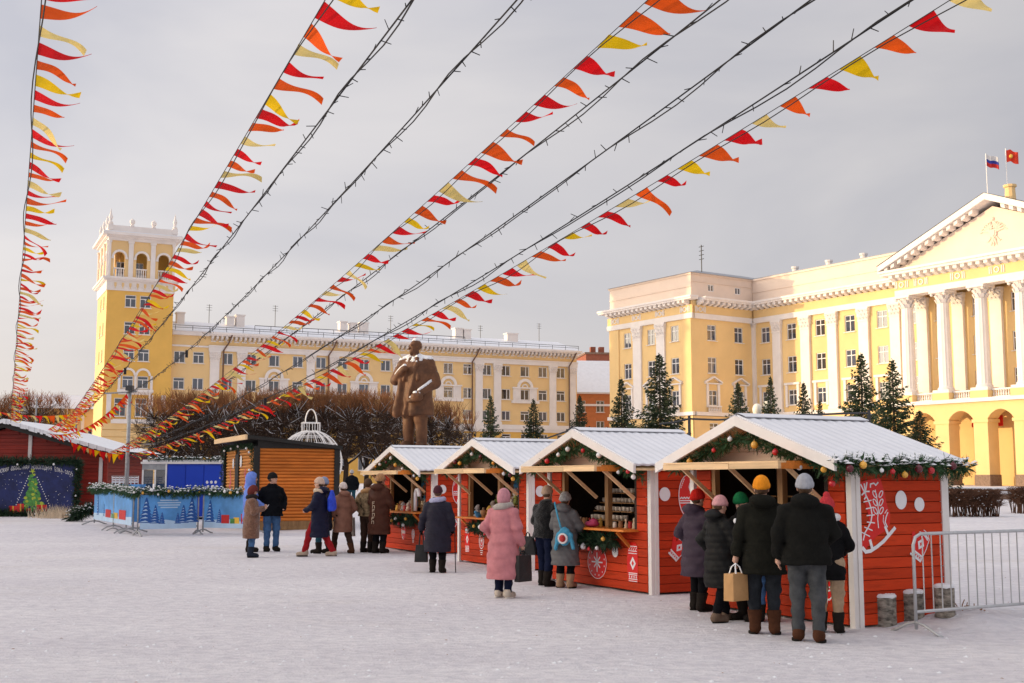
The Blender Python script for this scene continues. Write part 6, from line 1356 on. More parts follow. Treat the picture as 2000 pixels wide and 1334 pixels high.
def lindens():
    V = [linden_meshes(k) for k in range(3)]
    rng = random.Random(2); n = 0
    spots = [(u, 67+rng.uniform(-0.6,0.6)) for u in (318, 388, 458, 530, 602, 674, 746)] + [(u, 73+rng.uniform(-0.6,0.6)) for u in (350, 425, 500, 572, 645, 715, 790, 852)]
    for k, (u, Y) in enumerate(spots):
        p = atY(u, 900, Y); g = gz(Y)
        row, i = (('front', k) if k < 7 else ('back', k-7)); ordn = ['first','second','third','fourth','fifth','sixth','seventh','last'][i]
        lab = f'{ordn} bare clipped linden from the left in the {row} row'
        t = thing('linden_tree', lab, 'tree', (p.x, Y, g), rng.uniform(0,6.28), 'bare clipped lindens before the yellow building')
        s = 0.96 + 0.06*rng.random(); t.scale = (s*1.12, s*1.12, s*(0.93 if u in (318, 852) else 1.0))
        for me, nm in zip(V[k % 3], ('trunk', 'branches', 'crown', 'snow')):
            o = obj(nm, me, None, t)
            if nm != 'trunk': o['kind'] = 'stuff'
    # smaller round bare trees by the statue's right, far trees at the left
    W = linden_meshes(9, 1.7, 1.7, 1.2, 5.6, 300)
    for k, (u, Y, sc) in enumerate([(878, 78, 1.0)]):
        p = atY(u, 900, Y); t = thing('bare_tree', 'round bare tree just right of the statue', 'tree', (p.x, Y, gz(Y)), 1.0)
        for me, nm in zip(W, ('trunk', 'branches', 'crown', 'snow')): obj(nm, me, None, t)
    for k, (u, Y, sc) in enumerate([(5, 150, 1.7), (38, 158, 1.5), (72, 150, 1.8), (104, 156, 1.6), (-30, 150, 1.8)]):
        p = atY(u, 900, Y); t = thing('far_tree', ['far reddish bare tree at the left edge', 'second far bare tree behind the red hut roof', 'tallest far bare tree behind the red hut roof', 'far bare tree nearest the yellow annex', 'far bare tree beyond the left edge'][k], 'tree', (p.x, Y, gz(Y)), k*1.3, 'far bare trees at the left'); t.scale = (sc*1.25, sc*1.25, sc)
        for me, nm in zip(V[k % 3], ('trunk', 'branches', 'crown', 'snow')): obj(nm, me, None, t)
lindens()

def spruce_meshes(seed, H=9.0, rb=2.9):
    """irregular young spruce: scattered boughs that droop then lift at the tip, each carrying hanging and side sprays"""
    rng = random.Random(seed); tr, cr_, sn = MB(), MB(), MB()
    tr.tube([(0,0,-0.2),(0.03,0,H*0.5),(0,0,H*0.97)], [0.16,0.09,0.015], 7)
    nb = 190; ga = rng.uniform(0, 6)
    for k in range(nb):
        t = (k/nb)**0.80; z = 0.25+(H*0.96)*t; a = ga+k*2.39996+rng.uniform(-.5,.5)
        L = (rb*(1-t)**0.95*rng.uniform(0.55,1.12)+0.10)*(1+0.22*math.sin(3*a+seed)*(1-t)); sag = rng.uniform(0.10,0.34)*L
        u = Vector((math.cos(a), math.sin(a), 0)); s = Vector((-math.sin(a), math.cos(a), 0)); n = max(3, int(L/0.16))
        pts = [Vector((0,0,z))+u*(L*i/n)+Vector((0,0,-sag*math.sin(math.pi*0.55*i/n)+0.30*L*(i/n)**3+rng.uniform(-.03,.03))) for i in range(n+1)]
        tr.tube([pts[0], pts[n//2], pts[-1]], [0.024,0.015,0.006], 3, False)
        for i in range(1, n+1):
            p = pts[i]; w = (0.42*(1-0.6*i/n)+0.08)*min(1, L*0.6+0.25)
            for e in (-1, 1):
                for q in range(3):
                    ww = w*rng.uniform(0.5,1.25); tip = p+s*e*ww*rng.uniform(0.3,1.0)+u*ww*rng.uniform(0.1,0.9)+Vector((0,0,rng.uniform(-0.30,0.08)*min(1,L*0.7+.2))); b0 = p-u*0.05; wv = Vector((rng.uniform(-.02,.02),rng.uniform(-.02,.02),0.026))+u*0.030
                    cr_.add([b0-wv*0.5, b0.lerp(tip,0.5)+wv, tip, b0.lerp(tip,0.5)-wv], [(0,1,2,3)])
            if rng.random() < 0.07 and t < 0.7: c = p+Vector((0,0,0.05)); r = rng.uniform(0.05,0.11); sn.add([c+Vector((r*math.cos(q), r*math.sin(q), -0.02)) for q in (0,1.25,2.5,3.8,5.0)]+[c+Vector((0,0,0.03))], [(i_,(i_+1)%5,5) for i_ in range(5)])
    for k in range(16): z = H*0.90+k*H*0.006; a = k*2.4; q = 0.16-0.007*k; cr_.add([(0,0,z),(q*math.cos(a),q*math.sin(a),z+0.10),(0.02,0,z+0.10)], [(0,1,2)])
    return tr.mesh('trunk', 'bark'), cr_.mesh('crown', 'spruce'), sn.mesh('snow', 'snow')
def spruces():
    V = [spruce_meshes(k+20) for k in range(4)]
    L = [(958, 771, 92, 0.9, 'slender young spruce left of the gap, before the long yellow building'), (1042, 778, 92, 1.0, 'young spruce second from the left before the long yellow building'), (1132, 770, 92, 0.85, 'narrow spruce in front of the orange brick house'), (1213, 737, 84, 1.0, 'spruce at the left corner of the cream building'), (1287, 688, 76, 1.15, 'tallest broad spruce before the left wing of the cream building'), (1441, 745, 82, 1.0, 'spruce just right of the wing corner, above the nearest stall roof'), (1504, 733, 86, 0.75, 'very slender spruce beside the globe lamps'), (1569, 745, 84, 0.9, 'spruce behind the ridge of the nearest stall'), (1601, 780, 90, 0.8, 'small spruce peeping over the nearest stall roof'), (1681, 688, 70, 1.05, 'tall dense spruce left of the portico'), (1742, 700, 66, 1.1, 'nearest spruce right above the snowy eave of the near stall'), (1795, 800, 64, 1.3, 'low bushy spruce against the arcade')]
    for k, (u, vt, Y, wd, lab) in enumerate(L):
        g = gz(Y); p = atY(u, vt, Y); H = p.z-g; t = thing('spruce_tree', lab, 'tree', (p.x, Y, g), k*1.7, 'spruces along the square'); s = H/9.0; t.scale = (s*wd*0.95 if k not in (11,) else s*1.5, s*wd*0.95 if k != 11 else s*1.5, s)
        tm, cm, sm = V[k % 4]; obj('trunk', tm, None, t); o = obj('crown', cm, None, t); o['kind'] = 'stuff'; o = obj('snow', sm, None, t); o['kind'] = 'stuff'
spruces()
def hedges():
    pm('hedge_twig', (0.10, 0.045, 0.025), 0.85, 0.4, 4, 0, rnd=0.05)
    def hedge(name, lab, u0, u1, v, h, d, n, Yo=0):
        rng = random.Random(int(u0)); a, b = gpix(u0, v), gpix(u1, v); m, st, sn = MB(), MB(), MB(); c = (a+b)/2; w = (b-a).length
        t = thing(name, lab, 'hedge', (c.x, c.y, gz(c.y)), math.atan2(b.y-a.y, b.x-a.x), 'bare hedges before the cream building')
        for k in range(int(n*0.12)): x = rng.uniform(-w/2,w/2); y = rng.uniform(-d/2,d/2); st.tube([(x,y,-0.05),(x+rng.uniform(-.15,.15),y,h*0.6)], 0.014, 4)
        for k in range(n):
            x, y, z = rng.uniform(-w/2,w/2), rng.uniform(-d/2,d/2), h*rng.uniform(0.35,0.95)
            for _ in range(4): 
                q = Vector((x,y,z)); e = q+Vector((rng.gauss(0,.16), rng.gauss(0,.14), rng.uniform(-0.05,0.26))); e.z = min(e.z, h*1.08); m.tube([q, q.lerp(e,.5)+Vector((rng.uniform(-.03,.03),0,0.02)), e], [0.010,0.008,0.005], 3, False)
            if rng.random() < 0.10: sn.ball((x, y, z+0.03), rng.uniform(0.02,0.045), 5, 4, 0.5)
        obj('stems', st, 'hedge_twig', t); o = obj('twigs', m, 'hedge_twig', t, fix=False, kind='stuff'); obj('snow', sn, 'snow', t, fix=False, kind='stuff')
    hedge('bare_hedge', 'clipped bare brown hedge right of the nearest stall', 1838, 1948, 1008, 1.02, 1.1, 1500)
    hedge('bare_hedge', 'clipped bare brown hedge cut off by the right edge', 1980, 2075, 1002, 1.05, 1.1, 1300)
    # low snowy terrace walls before the arcade
    for k, (v, u0, u1, h, lab) in enumerate([(975, 1800, 2150, 0.30, 'nearer low snow-covered terrace wall beyond the hedge'), (966, 1780, 2200, 0.34, 'farther low snow-covered terrace wall before the arcade')]):
        a = gpix(u0, v); Y = a.y; x0, x1 = atY(u0, v, Y).x, atY(u1, v, Y).x; t = thing('terrace_wall', lab, 'wall', (x0, Y, gz(Y)), R(-4), 'terrace walls'); t['kind'] = 'thing'; obj('stone', MB().box(0, x1-x0, 0, 0.6, -0.3, h), 'granite', t); obj('snow', MB().box(-0.03, x1-x0, -0.05, 1.6, h, h+0.16), 'snow', t)
hedges()

# ---------------------------------------------------------------- the statue
def statue():
    Y = 62.0; p = atY(812, 800, Y); zt = atY(812, 664, Y).z; zf = atY(812, 872, Y).z; g = gz(Y); S = (zt-zf)/1.74
    pm('statue_stone', (0.135, 0.056, 0.024), 0.6, 0.35, 2, 0.6, 12, rnd=0, dirt=((0.045, 0.022, 0.013), 0.8, 1.6))
    t = thing('statue', 'tall brown stone statue of a standing man in an open coat, snow on his shoulders', 'statue', (p.x, Y, g), R(160)); zb = zf-g
    M = Matrix.Translation((0,0,zb)) @ Matrix.Scale(S, 4)
    def quant(d): return d
    def body(X, Y_, Z):
        # coat: broad box-like column, open in front, flaring to the knee
        d = column(X, Y_, Z, [(0.50,0.30,0.22),(0.66,0.285,0.21),(0.95,0.265,0.20),(1.18,0.285,0.19),(1.34,0.255,0.16),(1.43,0.12,0.11),(1.47,0.085,0.085)])
        d = smin(d, rcone(X,Y_,Z,(0,0,1.42),(-0.21,0,1.34),0.08,0.10), 0.03); d = smin(d, rcone(X,Y_,Z,(0,0,1.42),(0.21,0,1.34),0.08,0.10), 0.03)
        # right arm (his): bent up to the lapel; left arm: down, forearm forward holding a cap at the hip
        d = smin(d, rcone(X,Y_,Z,(0.23,0,1.33),(0.345,0.05,1.08),0.095,0.08), 0.025); d = smin(d, rcone(X,Y_,Z,(0.345,0.05,1.08),(0.13,0.24,1.22),0.078,0.05), 0.02); d = smin(d, ell(X,Y_,Z,(0.09,0.255,1.245),(0.06,0.045,0.05)), 0.01)
        d = smin(d, rcone(X,Y_,Z,(-0.23,0,1.33),(-0.34,-0.02,1.02),0.10,0.085), 0.025); d = smin(d, rcone(X,Y_,Z,(-0.34,-0.02,1.02),(-0.17,0.25,0.84),0.082,0.05), 0.02); d = smin(d, ell(X,Y_,Z,(-0.12,0.27,0.80),(0.085,0.06,0.045)), 0.01)
        d = smin(d, rcone(X,Y_,Z,(-0.18,0.27,0.78),(0.02,0.27,0.72),0.055,0.025), 0.01)
        # open coat flap swinging back, deep slit in front
        d = smin(d, rcone(X,Y_,Z,(0.16,0.14,1.25),(0.27,0.16,0.52),0.05,0.07), 0.03)
        d = np.maximum(d, -np.maximum(rcone(X,Y_,Z,(0.03,0.24,0.95),(0.06,0.22,0.40),0.015,0.075), -0.02-Y_*0))
        d = smin(d, rcone(X,Y_,Z,(-0.09,0.18,1.32),(0.03,0.22,0.75),0.03,0.03), 0.02)
        d = smin(d, rcone(X,Y_,Z,(0.06,0.10,1.42),(0.13,0.205,1.05),0.035,0.022), 0.008); d = smin(d, rcone(X,Y_,Z,(-0.06,0.10,1.42),(-0.13,0.20,1.08),0.035,0.022), 0.008)
        d = np.maximum(d, -rcone(X,Y_,Z,(0.0,0.21,1.36),(0.02,0.235,0.95),0.03,0.022))
        for q, fy in ((-1, 0.03), (1, -0.02)):
            d = smin(d, rcone(X,Y_,Z,(q*0.105,0,0.75),(q*0.115,fy+0.02,0.42),0.12,0.10), 0.03); d = smin(d, rcone(X,Y_,Z,(q*0.115,fy+0.02,0.42),(q*0.12,fy,0.06),0.10,0.082), 0.03); d = smin(d, rcone(X,Y_,Z,(q*0.12,fy-0.03,0.04),(q*0.14,fy+0.16,0.03),0.06,0.05), 0.02)
        d -= 0.010*np.sin(14*X+9*Z)*np.sin(11*Y_-7*Z) + 0.006*np.abs(np.sin(24*X+3*np.sin(5*Z)))*(Z < 1.3)
        # head turned to one side; bald crown, short beard, collar
        d = smin(d, rcone(X,Y_,Z,(0,0.01,1.42),(0.0,0.03,1.52),0.075,0.065), 0.02)
        c, s = math.cos(-0.75), math.sin(-0.75); a, b = X*c+(Y_-0.03)*s, -X*s+(Y_-0.03)*c; e = Z-1.61
        h = smin(ell(a,b,e,(0,-0.01,0.04),(0.082,0.10,0.092)), ell(a,b,e,(0,0.03,-0.05),(0.06,0.07,0.075)), 0.03); h = smin(h, rcone(a,b,e,(0,0.092,0.02),(0,0.115,-0.018),0.01,0.018), 0.012); h = smin(h, rcone(a,b,e,(0,0.075,-0.075),(0,0.09,-0.125),0.03,0.012), 0.02)
        for q in (-1, 1): h = smin(h, ell(a,b,e,(q*0.083,-0.01,0.0),(0.013,0.024,0.034)), 0.008); h = smin(h, ell(a,b,e,(q*0.034,0.088,0.04),(0.03,0.016,0.012)), 0.01); h = np.maximum(h, -ell(a,b,e,(q*0.034,0.105,0.012),(0.018,0.014,0.012)))
        col = np.abs(np.sqrt(X**2+(Y_-0.0)**2)-0.105)-0.018; col = np.maximum(col, np.maximum(1.40-Z, Z-1.49-0.05*(-Y_*4))); col = np.maximum(col, Y_-0.06)
        d = smin(d, col, 0.015)
        return smin(d, h, 0.012)
    lo, hi = (-0.5,-0.4,-0.02), (0.5,0.45,1.78)
    me = net('figure', body, lo, hi, 0.016, 'statue_stone'); me.transform(M); obj('figure', me, None, t)
    def snow(X, Y_, Z): return np.maximum(np.maximum(body(X,Y_,Z-0.055)+0.022, -body(X,Y_,Z)-0.004), 0.62-Z)
    me = net('snow', snow, lo, hi, 0.014, 'snow'); me.transform(M); obj('snow', me, None, t)
    m = MB(); w = 1.5; m.box(-w*0.62, w*0.62, -w*0.5, w*0.5, 0.5, zb); m.box(-w*0.7, w*0.7, -w*0.58, w*0.58, zb-0.35, zb-0.12); m.box(-w*0.85, w*0.85, -w*0.75, w*0.75, -0.2, 0.5); obj('pedestal', m, 'granite', t)
statue()
# ================================================================ people
FAB = {}
def fabric(name, col, rough=0.8, kind='cloth'):
    if name in MATS: return name
    if kind == 'fur': pm(name, col, 0.95, 0.35, 26, 0.9, 70, rnd=0, sheen=0.3, spec=0.1)
    elif kind == 'knit': pm(name, col, 0.9, 0.14, 30, 0.6, 55, stretch=(1, 1, 0.5), rnd=0, spec=0.1)
    elif kind == 'puffer': pm(name, col, 0.6, 0.16, 6, 0.3, 16, rnd=0, spec=0.15)
    elif kind == 'denim': pm(name, col, 0.85, 0.35, 7, 0.3, 40, rnd=0, spec=0.1)
    elif kind == 'camo': pm(name, col, 0.85, 0.85, 9, 0.3, 40, rnd=0, spec=0.1, detail=2)
    else: pm(name, col, rough, 0.22, 9, 0.45, 26, rnd=0, spec=0.08)
    return name
pm('skin', (0.62, 0.36, 0.26), 0.5, 0.08, 8, 0.05, rnd=0.02); pm('lips', (0.45, 0.14, 0.12), 0.5, 0.05, 8, 0); pm('eye_dark', (0.03, 0.02, 0.02), 0.3, 0, 8, 0)
pm('hair_brown', (0.10, 0.055, 0.03), 0.6, 0.3, 30, 0.5, 60); pm('hair_light', (0.45, 0.28, 0.14), 0.6, 0.3, 30, 0.5, 60)

def hand_mesh(side, grip):
    """palm and five separate fingers, hanging from the wrist at the origin; thumb on the side of the palm, facing forward (+y)"""
    m = MB(); m.tube([(0,0,0.01),(0,0,-0.03),(0,0.002,-0.075),(0,0.006,-0.092)], [0.024,0.034,0.036,0.022], 8)
    c = 1.0 if grip else 0.45
    for i, (y, ln) in enumerate([(0.030,0.072),(0.011,0.08),(-0.009,0.075),(-0.027,0.058)]):
        p0 = Vector((0, y, -0.082)); a1, a2 = -side*c*0.5, -side*c*1.6
        p1 = p0 + Vector((math.sin(a1), 0, -math.cos(a1)))*ln*0.45; p2 = p1 + Vector((math.sin((a1+a2)/2), 0, -math.cos((a1+a2)/2)))*ln*0.32; p3 = p2 + Vector((math.sin(a2), 0, -math.cos(a2)))*ln*0.25
        m.tube([p0, p1, p2, p3], [0.0098,0.0092,0.0085,0.006], 6)
    m.tube([(0,0.022,-0.03),(-side*0.012,0.048,-0.055),(-side*0.02,0.052,-0.082),(-side*0.024,0.046,-0.1)], [0.013,0.0115,0.010,0.007], 6)
    return m

def person(u, v, vtop, yaw, label, coat, hem, hat, hatkind='beanie', trousers=('trousers_black', (0.006,0.006,0.008)), boots=('boots_dark', (0.03,0.022,0.018)), coatkind='cloth', bulk=1.0, arms=('down','down'), stride=0.0, hood=None, scarf=None, quilt=None, res=0.02, glove=None, lean=0.0, headturn=0.0, headdown=0.0, hair='hair_brown', foot=None, skirt=1.0, group=None, hatpom=False, coatcat='coat', trkind='cloth', footkind='boot'):
    """u, v: pixel between the feet; vtop: pixel row of the hat's top. coat/hat/... are (material name, colour)."""
    base = gpix(u, v); H = atY(u, vtop, base.y).z - base.z; s = H/1.76
    t = thing('person', label, 'person', (base.x, base.y, gsnow(base.x, base.y)), yaw, group)
    t.scale = (s, s, s); rng = random.Random(int(u*7+v))
    ph = [rng.uniform(0, 6.28) for _ in range(6)]
    # joints in a 1.76 m frame (hat included); forward is +y
    HC = np.array([0.0, 0.03+lean*0.16, 1.615]); SH = 1.42
    hips = [(-0.10, 0, 0.90), (0.10, 0, 0.90)]
    st = [stride, -stride]
    feet = [(-0.105, st[0], 0.09), (0.105, st[1], 0.09)]
    knees = [(hips[i][0]*1.05, (hips[i][1]+feet[i][1])*0.5+0.035+0.12*abs(stride)*(1 if st[i] < 0 else 0.5), 0.49) for i in (0, 1)]
    wrist, elbow = [], []
    for i, q in enumerate((-1, 1)):
        a = arms[i]
        if a == 'down': e, w = (q*0.285, -0.03, 1.12), (q*0.295, 0.05, 0.87)
        elif a == 'swing': e, w = (q*0.27, -0.10*q, 1.12), (q*0.27, -0.12*q+0.1, 0.88)
        elif a == 'pocket': e, w = (q*0.30, -0.07, 1.13), (q*0.235, 0.11, 0.93)
        elif a == 'phone': e, w = (q*0.25, 0.06, 1.12), (q*0.10, 0.30, 1.20)
        elif a == 'front': e, w = (q*0.27, 0.05, 1.13), (q*0.16, 0.27, 1.02)
        elif a == 'behind': e, w = (q*0.30, -0.10, 1.13), (q*0.20, -0.16, 0.92)
        else: e, w = a
        elbow.append(e); wrist.append(w)
    sho = [(-0.165*bulk, 0.0+lean*0.12, 1.352-0.03*(bulk-1)), (0.165*bulk, 0.0+lean*0.12, 1.352-0.03*(bulk-1))]
    # ---- continuous body
    def f_body(X, Y, Z):
        d = column(X, Y, Z, [(0.84,0.15,0.10),(1.0,0.14,0.095),(1.25,0.165,0.11,lean*0.06),(1.42,0.14,0.08,lean*0.1),(1.46,0.06,0.06,lean*0.12)])
        for i in (0, 1):
            d = smin(d, rcone(X,Y,Z,hips[i],knees[i],0.085,0.055), 0.04); d = smin(d, rcone(X,Y,Z,knees[i],feet[i],0.055,0.04), 0.02)
            d = smin(d, rcone(X,Y,Z,(feet[i][0],feet[i][1]-0.02,0.05),(feet[i][0]*1.1,feet[i][1]+0.14,0.035),0.042,0.035), 0.02)
            d = smin(d, rcone(X,Y,Z,sho[i],elbow[i],0.05,0.042), 0.03); d = smin(d, rcone(X,Y,Z,elbow[i],wrist[i],0.042,0.028), 0.015)
        d = smin(d, rcone(X,Y,Z,(0,0.0+lean*0.12,1.42),(HC[0],HC[1]-0.015,1.54),0.062,0.056), 0.03)
        c, q = math.cos(headturn), math.sin(headturn); Xh, Yh = (X-HC[0])*c+(Y-HC[1])*q, -(X-HC[0])*q+(Y-HC[1])*c; Zh = Z-HC[2]
        c, q = math.cos(headdown), math.sin(headdown); Yh, Zh = Yh*c-Zh*q, Yh*q+Zh*c
        h = smin(ell(Xh,Yh,Zh,(0,-0.01,0.03),(0.076,0.092,0.09)), ell(Xh,Yh,Zh,(0,0.025,-0.045),(0.056,0.066,0.068)), 0.03)
        h = smin(h, rcone(Xh,Yh,Zh,(0,0.085,0.015),(0,0.108,-0.022),0.008,0.015), 0.012)             # nose
        h = smin(h, ell(Xh,Yh,Zh,(0,0.075,-0.095),(0.025,0.02,0.016)), 0.02)                        # chin
        for e in (-1, 1):
            h = smin(h, ell(Xh,Yh,Zh,(e*0.077,-0.01,-0.01),(0.012,0.022,0.032)), 0.008)             # ears
            h = smin(h, ell(Xh,Yh,Zh,(e*0.032,0.078,0.03),(0.026,0.012,0.008)), 0.01)               # brows
            h = np.maximum(h, -ell(Xh,Yh,Zh,(e*0.031,0.096,0.006),(0.017,0.014,0.010)))             # eye hollows
        return smin(d, h, 0.015)
    obj('body', net('body', f_body, (-0.42,-0.45,0.0), (0.42,0.5,1.76), max(res, 0.02), 'skin'), None, t)
    Rh = Matrix.Translation(HC) @ Matrix.Rotation(headturn, 4, 'Z') @ Matrix.Rotation(-headdown, 4, 'X')
    for e in (-1, 1): obj('eye', MB().ball(Rh @ Vector((e*0.031, 0.083, 0.006)), 0.010, 8, 5), 'eye_dark', t)
    obj('mouth', MB().tube([Rh @ Vector((-0.022,0.083,-0.058)), Rh @ Vector((0,0.092,-0.056)), Rh @ Vector((0.022,0.083,-0.058))], 0.005, 5), 'lips', t)
    # ---- trousers
    def f_tr(X, Y, Z):
        d = None
        for i in (0, 1):
            a = smin(rcone(X,Y,Z,hips[i],knees[i],0.112,0.080), rcone(X,Y,Z,knees[i],(feet[i][0],feet[i][1],0.10),0.080,0.066), 0.04); d = a if d is None else smin(d, a, 0.03)
        d = smin(d, ell(X,Y,Z,(0,0,0.93),(0.19,0.14,0.12)), 0.05)
        d -= 0.008*np.sin(23*Z+5*X+ph[0])*np.sin(9*Y+14*Z+ph[1]) + 0.004*np.sin(52*Z+17*X+ph[2])*np.sin(21*Y+ph[3])*(Z < 0.62)
        return np.maximum(d, (0.225 if footkind == 'boot' else 0.085)-Z)
    obj('trousers', net('trousers', f_tr, (-0.30,-0.48,0.06), (0.30,0.48,1.04), res, fabric(*trousers, kind=trkind)), None, t)
    # ---- boots / shoes
    hi = 0.27 if footkind == 'boot' else 0.15
    for i in (0, 1):
        fx, fy, _ = feet[i]; toe = 1.2 if fx > 0 else 1.2
        sh_top = (fx+(knees[i][0]-fx)*(hi-0.09)/0.4, fy+(knees[i][1]-fy)*(hi-0.09)/0.4, hi)
        def f_b(X, Y, Z):
            d = smin(rcone(X,Y,Z,(fx,fy-0.025,0.062),(fx*1.13,fy+0.15,0.045),0.062,0.052), rcone(X,Y,Z,(fx,fy-0.015,0.08),sh_top,0.06,0.085 if footkind == 'boot' else 0.062), 0.03)
            return np.maximum(np.maximum(d, 0.002-Z), Z-hi)
        o = obj(footkind, net(footkind, f_b, (fx-0.14,fy-0.14,-0.01), (fx+0.16,fy+0.25,hi+0.02), min(res, 0.02), fabric(*boots)), None, t)
        sole = MB(); n = 14; pts = [(fx+0.02*math.copysign(1,fx)+0.056*math.cos(a), fy+0.055+0.135*math.sin(a)) for a in [2*math.pi*k/n for k in range(n)]]
        sole.poly(pts, 0.0, 0.022, lambda a, b, d: (a, b, d)); obj('sole', sole, fabric('sole_'+('white' if foot == 'white' else 'dark'), (0.7,0.66,0.6) if foot == 'white' else (0.02,0.018,0.016)), o)
    # ---- coat
    b = bulk; hb = [(hem, 0.225*b*skirt, 0.175*b*skirt)]
    prof = hb + [z for z in [(0.80,0.215*b*max(1,(skirt+1)/2),0.168*b),(1.02,0.198*b,0.150*b,lean*0.03),(1.24,0.205*b,0.152*b,lean*0.08),(1.35,0.165*b,0.13*b,lean*0.11),(1.43,0.115,0.105,lean*0.12),(1.50,0.092,0.092,lean*0.13)] if z[0] > hem+0.05]
    def f_coat(X, Y, Z):
        d = column(X, Y, Z, prof)
        d = smin(d, rcone(X,Y,Z,(0,lean*0.12,1.435),sho[0],0.075,0.075*b), 0.05); d = smin(d, rcone(X,Y,Z,(0,lean*0.12,1.435),sho[1],0.075,0.075*b), 0.05)
        for i in (0, 1):
            a = smin(rcone(X,Y,Z,sho[i],elbow[i],0.080*b,0.070*b), rcone(X,Y,Z,elbow[i],wrist[i],0.073*b,0.056*b), 0.03)
            wx, wy, wz = wrist[i]; ex, ey, ez = elbow[i]; L = math.sqrt((wx-ex)**2+(wy-ey)**2+(wz-ez)**2)
            cut = ((X-wx)*(wx-ex)+(Y-wy)*(wy-ey)+(Z-wz)*(wz-ez))/L
            d = smin(d, np.maximum(a, cut-0.005), 0.010)
        if hood == 'down': d = smin(d, ell(X,Y,Z,(0,-0.085+lean*0.12,1.475),(0.145,0.11,0.085)), 0.03); d = np.maximum(d, -ell(X,Y,Z,(HC[0],HC[1]-0.015,1.60),(0.088,0.10,0.14)))
        if quilt:
            p, am = quilt; d -= am*np.abs(np.sin(math.pi*Z/p + 0.3*np.sin(6*X+ph[2])))**0.6
        d -= 0.011*np.sin(11*X+16*Z+ph[3])*np.sin(13*Y-9*Z+ph[4]) + 0.0065*np.sin(34*Z+21*X+2*np.sin(9*X+ph[0])+ph[5])*np.sin(27*Y+13*X+ph[1])
        if not quilt and coatkind == 'cloth': d += 0.006*np.exp(-((Z-1.02)/0.012)**2) + 0.006*np.exp(-((Z-hem-0.06)/0.010)**2)
        if coatkind == 'fur': d -= 0.006*np.sin(60*X+3*np.sin(40*Z))*np.sin(55*Z+ph[0])*np.sin(50*Y)
        return np.maximum(np.maximum(d, hem-Z), -(Z-1.44) - 10)
    cname = coat[0]; fabric(*coat, kind=coatkind)
    o = obj(coatcat, net(coatcat, f_coat, (-0.50,-0.42,hem-0.03), (0.50,0.50,1.62), res, cname), None, t)
    if coatkind in ('puffer', 'cloth') and hem < 0.75: obj('zip', MB().tube([(0, 0.16*b+0.012+lean*0.05, 1.38), (0, 0.165*b+0.012, 1.0), (0, 0.178*b*max(skirt,1)+0.012, hem+0.05)], 0.006, 4), 'boots_dark' if 'boots_dark' in MATS else cname, o)
    if hood == 'up' or hood == 'fur_up':
        def f_hood(X, Y, Z):
            d = smin(ell(X,Y,Z,(HC[0],HC[1]-0.02,HC[2]+0.02),(0.118,0.138,0.145)), rcone(X,Y,Z,(0,lean*0.1-0.02,1.44),(HC[0],HC[1]-0.03,1.56),0.125,0.11), 0.05)
            c, q = math.cos(headturn), math.sin(headturn); Xh, Yh = (X-HC[0])*c+(Y-HC[1])*q, -(X-HC[0])*q+(Y-HC[1])*c
            return np.maximum(d, -ell(Xh,Yh,Z,(0,0.13,HC[2]-0.01),(0.075,0.11,0.105)))
        obj('hood', net('hood', f_hood, (-0.26,-0.3,1.36), (0.26,0.3,1.82), min(res, 0.02), cname), None, t)
    # ---- hair and hat
    def hz(X, Y, Z):
        c, q = math.cos(headturn), math.sin(headturn); Xh, Yh = (X-HC[0])*c+(Y-HC[1])*q, -(X-HC[0])*q+(Y-HC[1])*c; Zh = Z-HC[2]
        c, q = math.cos(headdown), math.sin(headdown); return Xh, Yh*c-Zh*q, Yh*q+Zh*c
    def f_hair(X, Y, Z):
        a, c, e = hz(X, Y, Z); return np.maximum(ell(a,c,e,(0,-0.02,0.02),(0.085,0.095,0.10)), np.maximum(c-0.02-0.5*(e-0.02), -0.075-e))
    if hood not in ('up', 'fur_up'): obj('hair', net('hair', f_hair, (-0.15,-0.18+HC[1]-0.03,1.48), (0.15,0.2+HC[1],1.8), 0.016, hair), None, t)
    if hat:
        fabric(*hat, kind='knit' if hatkind != 'fur' else 'fur')
        big = 1.0 if hatkind != 'fur' else 1.12
        def f_hat(X, Y, Z):
            a, c, e = hz(X, Y, Z)
            d = ell(a,c,e,(0,-0.012,0.045),(0.094*big,0.112*big,0.112*big)); cut = 0.018 - e + 0.22*c*0 - 0.25*(c)*-0.35
            d = np.maximum(d, 0.012+0.18*c-e)
            br = np.maximum(ell(a,c,e,(0,-0.012,0.04),(0.101*big,0.120*big,0.14)), np.maximum(0.005+0.18*c-e, e-0.055-0.18*c)); d = smin(d, br, 0.008)
            d -= 0.004*np.abs(np.sin(22*np.arctan2(a, c+0.012)))*(hatkind == 'beanie')
            if hatkind == 'fur': d -= 0.008*np.sin(50*a)*np.sin(47*c)*np.sin(45*e)
            if hatkind == 'bonnet': d = smin(d, np.maximum(ell(a,c,e,(0,-0.02,-0.02),(0.105,0.118,0.14)), 0.0+c-0.04), 0.03)
            if hatpom: d = smin(d, ell(a,c,e,(0,-0.02,0.17),(0.045,0.045,0.042)), 0.01)
            return d
        obj('hat', net('hat', f_hat, (-0.2,-0.2+HC[1]-0.03,1.44), (0.2,0.22+HC[1],1.86), min(res, 0.016), hat[0]), None, t)
    if scarf:
        fabric(*scarf, kind='knit')
        def f_sc(X, Y, Z):
            y0 = lean*0.12; k = np.sqrt((X/1.15)**2+(Y-y0)**2); d = np.sqrt((k-0.105)**2+((Z-1.47-0.02*np.sin(7*X))/1.15)**2)-0.048
            return d - 0.006*np.sin(30*X+20*Z)*np.sin(25*Y)
        obj('scarf', net('scarf', f_sc, (-0.24,-0.22,1.36), (0.24,0.24,1.6), min(res, 0.018), scarf[0]), None, t)
